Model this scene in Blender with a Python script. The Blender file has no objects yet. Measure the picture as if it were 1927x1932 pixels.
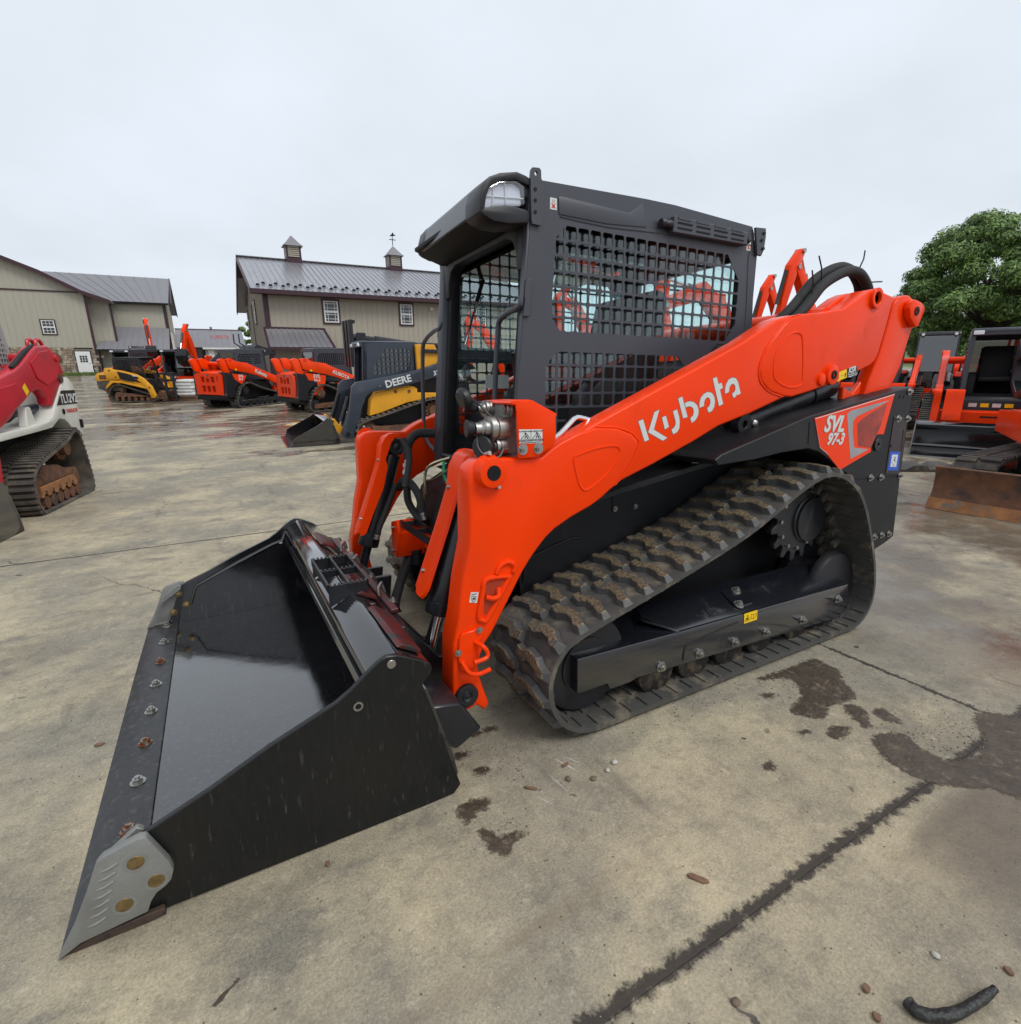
import bpy, bmesh, math, random
import numpy as np
from mathutils import Vector, Matrix, Euler
from mathutils.geometry import tessellate_polygon, delaunay_2d_cdt
random.seed(7)
R = math.radians
S = bpy.context.scene
COL = S.collection
# ---------------------------------------------------------------- camera, sky, sun, exposure
cam_d = bpy.data.cameras.new('camera'); cam = bpy.data.objects.new('camera', cam_d); COL.objects.link(cam)
S.camera = cam
CAM = Vector((0.4827, -2.4788, 1.3488))
YAW, PITCH, ROLL = 0.5103, 0.224626, -0.006284
cam_d.sensor_width = 36; cam_d.sensor_fit = 'HORIZONTAL'; cam_d.lens = 985.24/1927*36
cam_d.clip_start = 0.05; cam_d.clip_end = 2000
Fh = Vector((math.sin(YAW), math.cos(YAW), 0)); Rh = Vector((math.cos(YAW), -math.sin(YAW), 0))
Fw = Fh*math.cos(PITCH) - Vector((0, 0, math.sin(PITCH))); Up = Rh.cross(Fw)
Rr = Rh*math.cos(ROLL) + Up*math.sin(ROLL); Uu = Up*math.cos(ROLL) - Rh*math.sin(ROLL)
cam.matrix_world = Matrix.Translation(CAM) @ Matrix((Rr, Uu, -Fw)).transposed().to_4x4()

SUN_EL, SUN_AZ = R(52), R(20)
world = bpy.data.worlds.new('World'); S.world = world; world.use_nodes = True
nt = world.node_tree; nt.nodes.clear()
def wn(t, **k):
    n = nt.nodes.new(t)
    for a, b in k.items(): setattr(n, a, b)
    return n
wo = wn('ShaderNodeOutputWorld'); bg = wn('ShaderNodeBackground'); bg.inputs[1].default_value = 0.1
sky = wn('ShaderNodeTexSky', sky_type='NISHITA', sun_disc=False); sky.sun_elevation = SUN_EL; sky.sun_rotation = R(200)
sky.air_density = 1.0; sky.dust_density = 3.0
# overcast: a cloud sheet hides nearly all of the clear sky; clouds are mapped on a flat layer overhead
tc = wn('ShaderNodeTexCoord'); sp = wn('ShaderNodeSeparateXYZ'); nt.links.new(tc.outputs['Generated'], sp.inputs[0])
zc = wn('ShaderNodeMath', operation='MAXIMUM'); zc.inputs[1].default_value = 0.0; nt.links.new(sp.outputs[2], zc.inputs[0])
za = wn('ShaderNodeMath', operation='ADD'); za.inputs[1].default_value = 0.28; nt.links.new(zc.outputs[0], za.inputs[0])
dx = wn('ShaderNodeMath', operation='DIVIDE'); dy = wn('ShaderNodeMath', operation='DIVIDE')
nt.links.new(sp.outputs[0], dx.inputs[0]); nt.links.new(za.outputs[0], dx.inputs[1])
nt.links.new(sp.outputs[1], dy.inputs[0]); nt.links.new(za.outputs[0], dy.inputs[1])
cb = wn('ShaderNodeCombineXYZ'); nt.links.new(dx.outputs[0], cb.inputs[0]); nt.links.new(dy.outputs[0], cb.inputs[1])
no = wn('ShaderNodeTexNoise'); no.inputs['Scale'].default_value = 1.1; no.inputs['Detail'].default_value = 5; no.inputs['Roughness'].default_value = 0.5
nt.links.new(cb.outputs[0], no.inputs['Vector'])
cr = wn('ShaderNodeValToRGB'); cr.color_ramp.elements[0].position = 0.28; cr.color_ramp.elements[1].position = 0.72
cr.color_ramp.elements[0].color = (6.1, 6.6, 7.15, 1); cr.color_ramp.elements[1].color = (7.6, 8.2, 8.95, 1)
nt.links.new(no.outputs[0], cr.inputs[0])
mx = wn('ShaderNodeMixRGB'); mx.inputs[0].default_value = 0.94
nt.links.new(sky.outputs[0], mx.inputs[1]); nt.links.new(cr.outputs[0], mx.inputs[2])
nt.links.new(mx.outputs[0], bg.inputs[0]); nt.links.new(bg.outputs[0], wo.inputs[0])
sd = bpy.data.lights.new('sun', 'SUN'); sun = bpy.data.objects.new('sun', sd); COL.objects.link(sun)
sd.energy = 1.5; sd.angle = R(24); sd.color = (1.0, 0.97, 0.92)
sun.rotation_euler = Euler((R(90)-SUN_EL, 0, SUN_AZ)); sun.location = (0, -5, 10)
S.view_settings.view_transform = 'Standard'; S.view_settings.look = 'None'
S.view_settings.exposure = 0.25; S.view_settings.gamma = 1; S.view_settings.use_curve_mapping = False
S.cycles.max_bounces = 8; S.cycles.transparent_max_bounces = 12; S.cycles.use_denoising = True

# ---------------------------------------------------------------- materials
MATS = {}
def mat(name, col, rough=0.5, metal=0.0, var=0.08, vscale=6.0, bump=0.0, bscale=60.0, col2=None, thr=0.5, soft=0.12, nscale=8.0,
        rough2=None, coat=0.0, spec=None, stretch=None, detail=5.0, ridged=None):
    """base colour with slight variation, optional second colour (dirt, rust, mud) through a thresholded noise, fine bump"""
    m = bpy.data.materials.new(name); m.use_nodes = True; t = m.node_tree; N = t.nodes; L = t.links
    b = N['Principled BSDF']; b.inputs['Roughness'].default_value = rough; b.inputs['Metallic'].default_value = metal
    b.inputs['Coat Weight'].default_value = coat; b.inputs['Coat Roughness'].default_value = 0.08
    if spec is not None: b.inputs['Specular IOR Level'].default_value = spec
    tc = N.new('ShaderNodeTexCoord'); src = tc.outputs['Object']
    if stretch:
        mp = N.new('ShaderNodeMapping'); mp.inputs['Scale'].default_value = stretch; L.new(src, mp.inputs[0]); src = mp.outputs[0]
    n1 = N.new('ShaderNodeTexNoise'); n1.inputs['Scale'].default_value = vscale; n1.inputs['Detail'].default_value = detail; L.new(src, n1.inputs['Vector'])
    mr = N.new('ShaderNodeMapRange'); mr.inputs[1].default_value = 0.25; mr.inputs[2].default_value = 0.75
    mr.inputs[3].default_value = 1-var; mr.inputs[4].default_value = 1+var; L.new(n1.outputs[0], mr.inputs[0])
    vm = N.new('ShaderNodeVectorMath'); vm.operation = 'SCALE'; vm.inputs[0].default_value = col; L.new(mr.outputs[0], vm.inputs['Scale'])
    out = vm.outputs[0]
    if col2:
        n2 = N.new('ShaderNodeTexNoise'); n2.inputs['Scale'].default_value = nscale; n2.inputs['Detail'].default_value = 8; n2.inputs['Roughness'].default_value = 0.62
        L.new(src, n2.inputs['Vector'])
        m2 = N.new('ShaderNodeMapRange'); m2.inputs[1].default_value = thr; m2.inputs[2].default_value = thr+soft; L.new(n2.outputs[0], m2.inputs[0])
        mixc = N.new('ShaderNodeMixRGB'); L.new(m2.outputs[0], mixc.inputs[0]); L.new(out, mixc.inputs[1]); mixc.inputs[2].default_value = (*col2, 1)
        out = mixc.outputs[0]
        if rough2 is not None:
            m3 = N.new('ShaderNodeMapRange'); m3.inputs[3].default_value = rough; m3.inputs[4].default_value = rough2
            L.new(m2.outputs[0], m3.inputs[0]); L.new(m3.outputs[0], b.inputs['Roughness'])
    L.new(out, b.inputs['Base Color'])
    if bump:
        n3 = N.new('ShaderNodeTexNoise'); n3.inputs['Scale'].default_value = bscale; n3.inputs['Detail'].default_value = 6; L.new(src, n3.inputs['Vector'])
        bp = N.new('ShaderNodeBump'); bp.inputs['Strength'].default_value = bump; bp.inputs['Distance'].default_value = 0.01
        L.new(n3.outputs[0], bp.inputs['Height']); L.new(bp.outputs[0], b.inputs['Normal'])
    MATS[name] = m
    return m
def glassmat(name, tint, alpha=0.35, rough=0.03):
    m = bpy.data.materials.new(name); m.use_nodes = True; t = m.node_tree; N = t.nodes; L = t.links
    for n in list(N): N.remove(n)
    o = N.new('ShaderNodeOutputMaterial'); mixs = N.new('ShaderNodeMixShader'); tr = N.new('ShaderNodeBsdfTransparent'); gl = N.new('ShaderNodeBsdfGlossy')
    fr = N.new('ShaderNodeFresnel'); ge = N.new('ShaderNodeNewGeometry'); im = N.new('ShaderNodeMapRange'); im.inputs[3].default_value = 1.5; im.inputs[4].default_value = 1/1.5
    L.new(ge.outputs['Backfacing'], im.inputs[0]); L.new(im.outputs[0], fr.inputs[0])   # same reflectance from both sides of a pane
    tr.inputs[0].default_value = (*tint, 1); gl.inputs['Roughness'].default_value = rough; gl.inputs[0].default_value = (1, 1, 1, 1)
    ad = N.new('ShaderNodeMath'); ad.operation = 'ADD'; ad.inputs[1].default_value = alpha; L.new(fr.outputs[0], ad.inputs[0])
    L.new(ad.outputs[0], mixs.inputs[0]); L.new(tr.outputs[0], mixs.inputs[1]); L.new(gl.outputs[0], mixs.inputs[2]); L.new(mixs.outputs[0], o.inputs[0])
    MATS[name] = m
    return m
ORANGE = mat('orange_paint', (0.86, 0.045, 0.001), 0.25, var=0.05, vscale=3, bump=0.02, bscale=120, coat=0.0, spec=0.17, col2=(0.74, 0.046, 0.004), thr=0.56, soft=0.2, nscale=5, rough2=0.42)
ORANGE_D = mat('orange_paint_used', (0.84, 0.055, 0.004), 0.38, spec=0.3, var=0.10, vscale=4, bump=0.03, bscale=90, col2=(0.42, 0.12, 0.06), thr=0.62, soft=0.14, nscale=7, rough2=0.7)
RED = mat('red_paint_faded', (0.50, 0.012, 0.028), 0.33, var=0.16, vscale=3, bump=0.03, bscale=60, col2=(0.33, 0.035, 0.04), thr=0.56, soft=0.2, nscale=5)
YELLOW = mat('yellow_paint', (0.72, 0.33, 0.012), 0.38, var=0.10, vscale=3, bump=0.02, col2=(0.26, 0.15, 0.05), thr=0.6, soft=0.15, nscale=6, rough2=0.8)
CREAM = mat('off_white_panel', (0.62, 0.62, 0.56), 0.4, var=0.06, col2=(0.32, 0.13, 0.05), thr=0.66, soft=0.1, nscale=8)
BLACK = mat('black_steel_paint', (0.012, 0.013, 0.016), 0.30, var=0.2, bump=0.03, bscale=70, col2=(0.05, 0.047, 0.042), thr=0.58, soft=0.16, nscale=7, rough2=0.6)
CABGREY = mat('charcoal_textured_paint', (0.050, 0.053, 0.067), 0.38, var=0.06, bump=0.05, bscale=260)
DARK = mat('dark_void_plastic', (0.007, 0.007, 0.008), 0.6, var=0.2, spec=0.25)
PLASTIC = mat('black_plastic', (0.015, 0.015, 0.018), 0.42, spec=0.4, var=0.15, bump=0.03, bscale=150)
SEATM = mat('dark_seat_vinyl', (0.014, 0.014, 0.015), 0.6, var=0.1, bump=0.06, bscale=90)
GLOSSB = mat('glossy_black_paint', (0.009, 0.010, 0.014), 0.15, var=0.2, spec=1.0, coat=0.6, bump=0.03, bscale=9, col2=(0.05, 0.045, 0.038), thr=0.60, soft=0.15, nscale=6, rough2=0.55)
WORNEDGE = mat('worn_black_edge', (0.020, 0.020, 0.022), 0.42, var=0.3, vscale=30, bump=0.1, bscale=120, col2=(0.075, 0.072, 0.068), thr=0.54, soft=0.15, nscale=38, rough2=0.6, spec=0.6)
BLUEGREY = mat('dark_slate_paint', (0.035, 0.045, 0.065), 0.34, var=0.12, col2=(0.10, 0.095, 0.085), thr=0.6, soft=0.18, nscale=6, rough2=0.7)
STEEL = mat('zinc_steel', (0.40, 0.39, 0.37), 0.38, 1.0, var=0.15, vscale=30, bump=0.04, bscale=150)
RUSTBOLT = mat('rusted_zinc', (0.33, 0.31, 0.28), 0.42, 0.8, var=0.2, vscale=20, col2=(0.20, 0.07, 0.025), thr=0.44, soft=0.1, nscale=45, rough2=0.8)
CHROME = mat('polished_rod', (0.75, 0.75, 0.76), 0.10, 1.0, var=0.03)
BRASS = mat('yellow_zinc', (0.22, 0.155, 0.065), 0.5, 0.7, var=0.35, vscale=40, col2=(0.12, 0.085, 0.05), thr=0.5, soft=0.2, nscale=60)
CASTGREY = mat('galvanised_cast_steel', (0.215, 0.218, 0.207), 0.5, 0.3, var=0.14, vscale=14, bump=0.12, bscale=90, col2=(0.24, 0.20, 0.16), thr=0.62, soft=0.12, nscale=16)
RUST = mat('rusty_steel', (0.135, 0.058, 0.028), 0.8, var=0.35, vscale=9, bump=0.15, bscale=50, col2=(0.055, 0.035, 0.028), thr=0.50, soft=0.15, nscale=6)
RUSTO = mat('orange_rust', (0.27, 0.115, 0.042), 0.85, var=0.35, vscale=10, bump=0.15, bscale=60, col2=(0.16, 0.12, 0.09), thr=0.53, soft=0.1, nscale=9)
HOSE = mat('woven_black_sleeve', (0.014, 0.014, 0.015), 0.75, var=0.3, vscale=60, bump=0.35, bscale=220)
RUBBER = mat('track_rubber', (0.058, 0.056, 0.052), 0.60, var=0.22, vscale=12, bump=0.10, bscale=70, col2=(0.165, 0.138, 0.10), thr=0.52, soft=0.14, nscale=7, rough2=0.85)
RUBBER_M = mat('muddy_track_rubber', (0.060, 0.053, 0.046), 0.75, var=0.3, vscale=5, bump=0.12, bscale=40, col2=(0.14, 0.115, 0.085), thr=0.46, soft=0.2, nscale=6, rough2=0.9)
WHITE = mat('white_trim', (0.74, 0.74, 0.72), 0.45, var=0.04)
DECALW = mat('silver_white_decal', (0.60, 0.62, 0.61), 0.35, var=0.02)
DECALK = mat('black_decal', (0.012, 0.012, 0.012), 0.4, var=0.02)
DECALY = mat('yellow_decal', (0.86, 0.56, 0.005), 0.4, var=0.02)
DECALB = mat('blue_decal', (0.010, 0.075, 0.50), 0.35, var=0.02)
DECALR = mat('red_decal', (0.60, 0.01, 0.01), 0.4, var=0.02)
DECALO = mat('orange_decal', (0.86, 0.045, 0.002), 0.30, var=0.02, spec=0.2)
GREENTAG = mat('green_tag', (0.03, 0.42, 0.22), 0.6, var=0.05)
GLASS = glassmat('tinted_cab_glass', (0.885, 0.968, 0.962), 0.02)
GLASS_D = glassmat('dark_tinted_glass', (0.20, 0.28, 0.28), 0.10)
WINGLASS = mat('window_glass_dark', (0.015, 0.018, 0.022), 0.06, var=0.1, spec=0.8)
LENS = mat('lamp_lens', (0.80, 0.81, 0.86), 0.12, var=0.05, coat=0.5)
LENSGLASS = glassmat('lamp_cover', (0.86, 0.88, 0.93), 0.10)

def bucketmat():
    """black bucket paint: wet glossy areas, dusty scuffs towards the bottom edge, fine scratches"""
    m = mat('bucket_black_paint', (0.0085, 0.0085, 0.010), 0.11, var=0.3, vscale=5, col2=(0.035, 0.034, 0.033), thr=0.60, soft=0.2, nscale=4, rough2=0.30, spec=1.0, coat=0.9)
    t = m.node_tree; N = t.nodes; L = t.links; b = N['Principled BSDF']
    prev = b.inputs['Base Color'].links[0].from_socket
    tc = N.new('ShaderNodeTexCoord'); mp = N.new('ShaderNodeMapping'); mp.inputs['Scale'].default_value = (70, 70, 9); L.new(tc.outputs['Object'], mp.inputs[0])
    n = N.new('ShaderNodeTexNoise'); n.inputs['Scale'].default_value = 1.0; n.inputs['Detail'].default_value = 4; L.new(mp.outputs[0], n.inputs['Vector'])
    sx = N.new('ShaderNodeSeparateXYZ'); L.new(tc.outputs['Object'], sx.inputs[0])
    hz = N.new('ShaderNodeMapRange'); hz.inputs[1].default_value = 0.30; hz.inputs[2].default_value = 0.0; hz.inputs[3].default_value = 0.0; hz.inputs[4].default_value = 0.10
    L.new(sx.outputs[2], hz.inputs[0])
    ad = N.new('ShaderNodeMath'); ad.operation = 'ADD'; L.new(n.outputs[0], ad.inputs[0]); L.new(hz.outputs[0], ad.inputs[1])
    mr = N.new('ShaderNodeMapRange'); mr.inputs[1].default_value = 0.66; mr.inputs[2].default_value = 0.76; mr.inputs[4].default_value = 0.28; L.new(ad.outputs[0], mr.inputs[0])
    mc = N.new('ShaderNodeMixRGB'); L.new(mr.outputs[0], mc.inputs[0]); L.new(prev, mc.inputs[1]); mc.inputs[2].default_value = (0.12, 0.105, 0.085, 1)
    # pale specks of grit
    v = N.new('ShaderNodeTexVoronoi'); v.inputs['Scale'].default_value = 42; L.new(tc.outputs['Object'], v.inputs['Vector'])
    vr = N.new('ShaderNodeMapRange'); vr.inputs[1].default_value = 0.10; vr.inputs[2].default_value = 0.06; vr.inputs[4].default_value = 0.16; L.new(v.outputs[0], vr.inputs[0])
    mc2 = N.new('ShaderNodeMixRGB'); L.new(vr.outputs[0], mc2.inputs[0]); L.new(mc.outputs[0], mc2.inputs[1]); mc2.inputs[2].default_value = (0.10, 0.10, 0.095, 1)
    L.new(mc2.outputs[0], b.inputs['Base Color'])
    n4 = N.new('ShaderNodeTexNoise'); n4.inputs['Scale'].default_value = 5; n4.inputs['Detail'].default_value = 3; L.new(tc.outputs['Object'], n4.inputs['Vector'])
    bp = N.new('ShaderNodeBump'); bp.inputs['Strength'].default_value = 0.10; bp.inputs['Distance'].default_value = 0.02; L.new(n4.outputs[0], bp.inputs['Height']); L.new(bp.outputs[0], b.inputs['Normal'])
    return m
BUCKET = bucketmat()
BUCKSIDE = mat('bucket_side_paint', (0.0075, 0.0080, 0.0085), 0.34, var=0.25, vscale=3, bump=0.04, bscale=40, spec=0.38, col2=(0.045, 0.040, 0.034), thr=0.595, soft=0.10, nscale=2.0, rough2=0.6, stretch=(26, 26, 5))
def lugmat():
    """tread lug: rubber sides, dried mud on the crown of the lug"""
    m = mat('muddy_tread_lug', (0.062, 0.061, 0.060), 0.52, var=0.25, vscale=20, bump=0.25, bscale=60)
    t = m.node_tree; N = t.nodes; L = t.links; b = N['Principled BSDF']; prev = b.inputs['Base Color'].links[0].from_socket
    tc = N.new('ShaderNodeTexCoord'); sx = N.new('ShaderNodeSeparateXYZ'); L.new(tc.outputs['Object'], sx.inputs[0])
    oi = N.new('ShaderNodeObjectInfo'); va = N.new('ShaderNodeVectorMath'); L.new(tc.outputs['Object'], va.inputs[0])
    sc = N.new('ShaderNodeVectorMath'); sc.operation = 'SCALE'; sc.inputs[0].default_value = (7, 11, 5); L.new(oi.outputs['Random'], sc.inputs['Scale']); L.new(sc.outputs[0], va.inputs[1])
    n = N.new('ShaderNodeTexNoise'); n.inputs['Scale'].default_value = 26; n.inputs['Detail'].default_value = 7; L.new(va.outputs[0], n.inputs['Vector'])
    top = N.new('ShaderNodeMapRange'); top.inputs[1].default_value = 0.016; top.inputs[2].default_value = 0.027; top.inputs[3].default_value = -0.35; top.inputs[4].default_value = 0.13; L.new(sx.outputs[2], top.inputs[0])
    ad = N.new('ShaderNodeMath'); ad.operation = 'ADD'; L.new(n.outputs[0], ad.inputs[0]); L.new(top.outputs[0], ad.inputs[1])
    mr = N.new('ShaderNodeMapRange'); mr.inputs[1].default_value = 0.48; mr.inputs[2].default_value = 0.56; L.new(ad.outputs[0], mr.inputs[0])
    n2 = N.new('ShaderNodeTexNoise'); n2.inputs['Scale'].default_value = 90; n2.inputs['Detail'].default_value = 4; L.new(va.outputs[0], n2.inputs['Vector'])
    rp = N.new('ShaderNodeValToRGB'); rp.color_ramp.elements[0].position = 0.35; rp.color_ramp.elements[1].position = 0.7
    rp.color_ramp.elements[0].color = (0.048, 0.038, 0.026, 1); rp.color_ramp.elements[1].color = (0.215, 0.162, 0.098, 1); L.new(n2.outputs[0], rp.inputs[0])
    mc = N.new('ShaderNodeMixRGB'); L.new(mr.outputs[0], mc.inputs[0]); L.new(prev, mc.inputs[1]); L.new(rp.outputs[0], mc.inputs[2]); L.new(mc.outputs[0], b.inputs['Base Color'])
    return m
LUG = lugmat()

# ---------------------------------------------------------------- mesh helpers
ORG = {}
class MB:
    def __init__(s): s.v = []; s.f = []
    def add(s, v, f):
        o = len(s.v); s.v += [tuple(p) for p in v]; s.f += [tuple(i+o for i in q) for q in f]; return s
    def box(s, c, d, rot=None):
        c = Vector(c); M = rot if rot is not None else Matrix.Identity(3); h = [x/2 for x in d]
        v = [c + M @ Vector((a*h[0], b*h[1], e*h[2])) for a in (-1, 1) for b in (-1, 1) for e in (-1, 1)]
        return s.add(v, [(0, 1, 3, 2), (4, 6, 7, 5), (0, 4, 5, 1), (2, 3, 7, 6), (0, 2, 6, 4), (1, 5, 7, 3)])
    def bb(s, a, b):
        return s.box([(a[i]+b[i])/2 for i in range(3)], [abs(b[i]-a[i]) for i in range(3)])
    def prism(s, poly, a, b, ax='y'):
        n = len(poly)
        def P(p, t): return (p[0], t, p[1]) if ax == 'y' else ((p[0], p[1], t) if ax == 'z' else (t, p[0], p[1]))
        v = [P(p, a) for p in poly] + [P(p, b) for p in poly]
        ar = sum(poly[i][0]*poly[(i+1) % n][1] - poly[(i+1) % n][0]*poly[i][1] for i in range(n))
        f = [tuple(range(n)), tuple(range(2*n-1, n-1, -1))] + [(i, i+n, (i+1) % n+n, (i+1) % n) for i in range(n)]
        if (ar > 0) == ((b > a) != (ax == 'y')): f = [q[::-1] for q in f]
        return s.add(v, f)
    def taper(s, poly, poly2, a, b, ax='y'):
        n = len(poly)
        def P(p, t): return (p[0], t, p[1]) if ax == 'y' else ((p[0], p[1], t) if ax == 'z' else (t, p[0], p[1]))
        return s.add([P(p, a) for p in poly] + [P(p, b) for p in poly2], [tuple(range(n)), tuple(range(2*n-1, n-1, -1))] + [(i, i+n, (i+1) % n+n, (i+1) % n) for i in range(n)])
    def cyl(s, p0, p1, r, n=16, r1=None, cap=True):
        p0, p1 = Vector(p0), Vector(p1); d = (p1-p0).normalized(); a = d.orthogonal().normalized(); b = d.cross(a); r1 = r if r1 is None else r1
        v = [p0 + (a*math.cos(t)+b*math.sin(t))*r for t in [2*math.pi*i/n for i in range(n)]] + [p1 + (a*math.cos(t)+b*math.sin(t))*r1 for t in [2*math.pi*i/n for i in range(n)]]
        f = [(i, (i+1) % n, (i+1) % n+n, i+n) for i in range(n)]
        if cap: f += [tuple(range(n-1, -1, -1)), tuple(range(n, 2*n))]
        return s.add(v, f)
    def ring(s, c, d, r0, r1, h, n=20):
        c = Vector(c); d = Vector(d).normalized(); a = d.orthogonal().normalized(); b = d.cross(a); v = []
        for z, r in ((0, r0), (0, r1), (h, r1), (h, r0)): v += [c + d*z + (a*math.cos(t)+b*math.sin(t))*r for t in [2*math.pi*i/n for i in range(n)]]
        f = []
        for k in range(4): f += [(k*n+i, k*n+(i+1) % n, ((k+1) % 4)*n+(i+1) % n, ((k+1) % 4)*n+i) for i in range(n)]
        return s.add(v, f)
    def lathe(s, c, d, prof, n=20):
        c = Vector(c); d = Vector(d).normalized(); a = d.orthogonal().normalized(); b = d.cross(a); v = []; m = len(prof)
        for z, r in prof: v += [c + d*z + (a*math.cos(t)+b*math.sin(t))*max(r, 1e-4) for t in [2*math.pi*i/n for i in range(n)]]
        f = [(k*n+i, k*n+(i+1) % n, (k+1)*n+(i+1) % n, (k+1)*n+i) for k in range(m-1) for i in range(n)]
        f += [tuple(range(n-1, -1, -1)), tuple(range((m-1)*n, m*n))]
        return s.add(v, f)
    def tube(s, path, r, n=8, closed=False, smooth=0):
        P = [Vector(p) for p in path]
        if smooth: P = crom(P, smooth, closed)
        m = len(P); v = []; up = None
        for i, p in enumerate(P):
            if closed: t = (P[(i+1) % m]-P[i-1]).normalized()
            else: t = (P[min(i+1, m-1)]-P[max(i-1, 0)]).normalized()
            if up is None: up = t.orthogonal().normalized()
            up = (up - t*up.dot(t)).normalized(); b = t.cross(up); rr = r[i] if isinstance(r, (list, tuple)) and len(r) == m else (r if not isinstance(r, (list, tuple)) else r[0])
            v += [p + (up*math.cos(a)+b*math.sin(a))*rr for a in [2*math.pi*k/n for k in range(n)]]
        f = [(i*n+k, i*n+(k+1) % n, ((i+1) % m)*n+(k+1) % n, ((i+1) % m)*n+k) for i in range(m if closed else m-1) for k in range(n)]
        if not closed: f += [tuple(range(n-1, -1, -1)), tuple(range((m-1)*n, m*n))]
        return s.add(v, f)
    def plate(s, outer, holes, a, b, ax='y'):
        loops = [outer]+holes; flat = [p for l in loops for p in l]
        def P(p, t): return (p[0], t, p[1]) if ax == 'y' else ((p[0], p[1], t) if ax == 'z' else (t, p[0], p[1]))
        tris = tessellate_polygon([[Vector((p[0], p[1], 0)) for p in l] for l in loops])
        n = len(flat); v = [P(p, a) for p in flat]+[P(p, b) for p in flat]
        f = [tuple(t) for t in tris]+[tuple(i+n for i in t[::-1]) for t in tris]; o = 0
        for l in loops:
            k = len(l); f += [(o+i, o+(i+1) % k, o+(i+1) % k+n, o+i+n) for i in range(k)]; o += k
        return s.add(v, f)
    def mirror_y(s):
        s.v = [(x, -y, z) for x, y, z in s.v]; s.f = [q[::-1] for q in s.f]; return s
    def mesh(s, name, m, off=(0, 0, 0), bevel=0, seg=1, ang=35, weld=False):
        me = bpy.data.meshes.new(name); bm = bmesh.new()
        vs = [bm.verts.new((x-off[0], y-off[1], z-off[2])) for x, y, z in s.v]
        for q in s.f:
            try: bm.faces.new([vs[i] for i in q])
            except ValueError: pass
        if weld: bmesh.ops.remove_doubles(bm, verts=bm.verts, dist=1e-5)
        bmesh.ops.recalc_face_normals(bm, faces=bm.faces)
        if bevel:
            bm.edges.ensure_lookup_table()
            es = [e for e in bm.edges if len(e.link_faces) == 2 and e.calc_face_angle(0) > R(30)]
            bmesh.ops.bevel(bm, geom=es, offset=bevel, segments=seg, affect='EDGES', profile=0.5, clamp_overlap=True)
        bm.to_mesh(me); bm.free()
        me.shade_smooth(); me.set_sharp_from_angle(angle=R(ang))
        if m: me.materials.append(m)
        return me
    def build(s, name, m, parent=None, bevel=0, seg=1, kind=None, label=None, cat=None, group=None, off=None, ang=35, weld=False):
        off = off if off is not None else (ORG.get(root_of(parent), (0, 0, 0)) if parent else (0, 0, 0))
        o = bpy.data.objects.new(name, s.mesh(name, m, off, bevel, seg, ang, weld)); COL.objects.link(o)
        if parent: o.parent = parent
        elif off != (0, 0, 0): o.location = off
        tag(o, label, cat, group, kind)
        return o
def root_of(o):
    while o.parent: o = o.parent
    return o.name
def tag(o, label=None, cat=None, group=None, kind=None):
    if label: o['label'] = label
    if cat: o['category'] = cat
    if group: o['group'] = group
    if kind: o['kind'] = kind
    return o
def thing(name, label, cat, org=(0, 0, 0), group=None):
    o = bpy.data.objects.new(name, None); COL.objects.link(o); o.location = org; o.empty_display_size = 0.2
    ORG[o.name] = tuple(org); return tag(o, label, cat, group)
def inst(name, me, parent, M, kind=None):
    """an object sharing mesh data, M in the thing's own building coordinates"""
    o = bpy.data.objects.new(name, me); COL.objects.link(o); o.parent = parent
    off = Vector(ORG.get(root_of(parent), (0, 0, 0)))
    o.matrix_local = Matrix.Translation(-off) @ M
    if kind: o['kind'] = kind
    return o
def crom(P, k, closed=False):
    m = len(P); out = []
    for i in range(m if closed else m-1):
        if closed: a, b, c, d = P[i-1], P[i], P[(i+1) % m], P[(i+2) % m]
        else: a, b, c, d = P[max(i-1, 0)], P[i], P[i+1], P[min(i+2, m-1)]
        for j in range(k):
            t = j/k; out.append(0.5*((2*b)+(c-a)*t+(2*a-5*b+4*c-d)*t*t+(3*b-a-3*c+d)*t**3))
    if not closed: out.append(P[-1])
    return out
def crom2(P, k, closed=True): return [(p.x, p.y) for p in crom([Vector((a, b)) for a, b in P], k, closed)]
def resample(P, n):
    P = [Vector(p) for p in P]; d = [0]
    for i in range(len(P)): d.append(d[-1]+(P[(i+1) % len(P)]-P[i]).length)
    out = []; j = 0
    for i in range(n):
        t = d[-1]*i/n
        while d[j+1] < t: j += 1
        u = (t-d[j])/(d[j+1]-d[j]+1e-12); out.append(P[j].lerp(P[(j+1) % len(P)], u))
    return out, d[-1]
def clip_poly(sub, clip):
    """Sutherland-Hodgman, clip convex and counter-clockwise"""
    out = sub
    for i in range(len(clip)):
        a, b = clip[i], clip[(i+1) % len(clip)]; inp = out; out = []
        def side(p): return (b[0]-a[0])*(p[1]-a[1])-(b[1]-a[1])*(p[0]-a[0])
        for j in range(len(inp)):
            p, q = inp[j-1], inp[j]; sp, sq = side(p), side(q)
            if (sp >= 0) != (sq >= 0):
                t = sp/(sp-sq); out.append((p[0]+(q[0]-p[0])*t, p[1]+(q[1]-p[1])*t))
            if sq >= 0: out.append(q)
        if not out: return []
    return out
def area(p): return 0.5*sum(p[i][0]*p[(i+1) % len(p)][1]-p[(i+1) % len(p)][0]*p[i][1] for i in range(len(p)))
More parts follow.
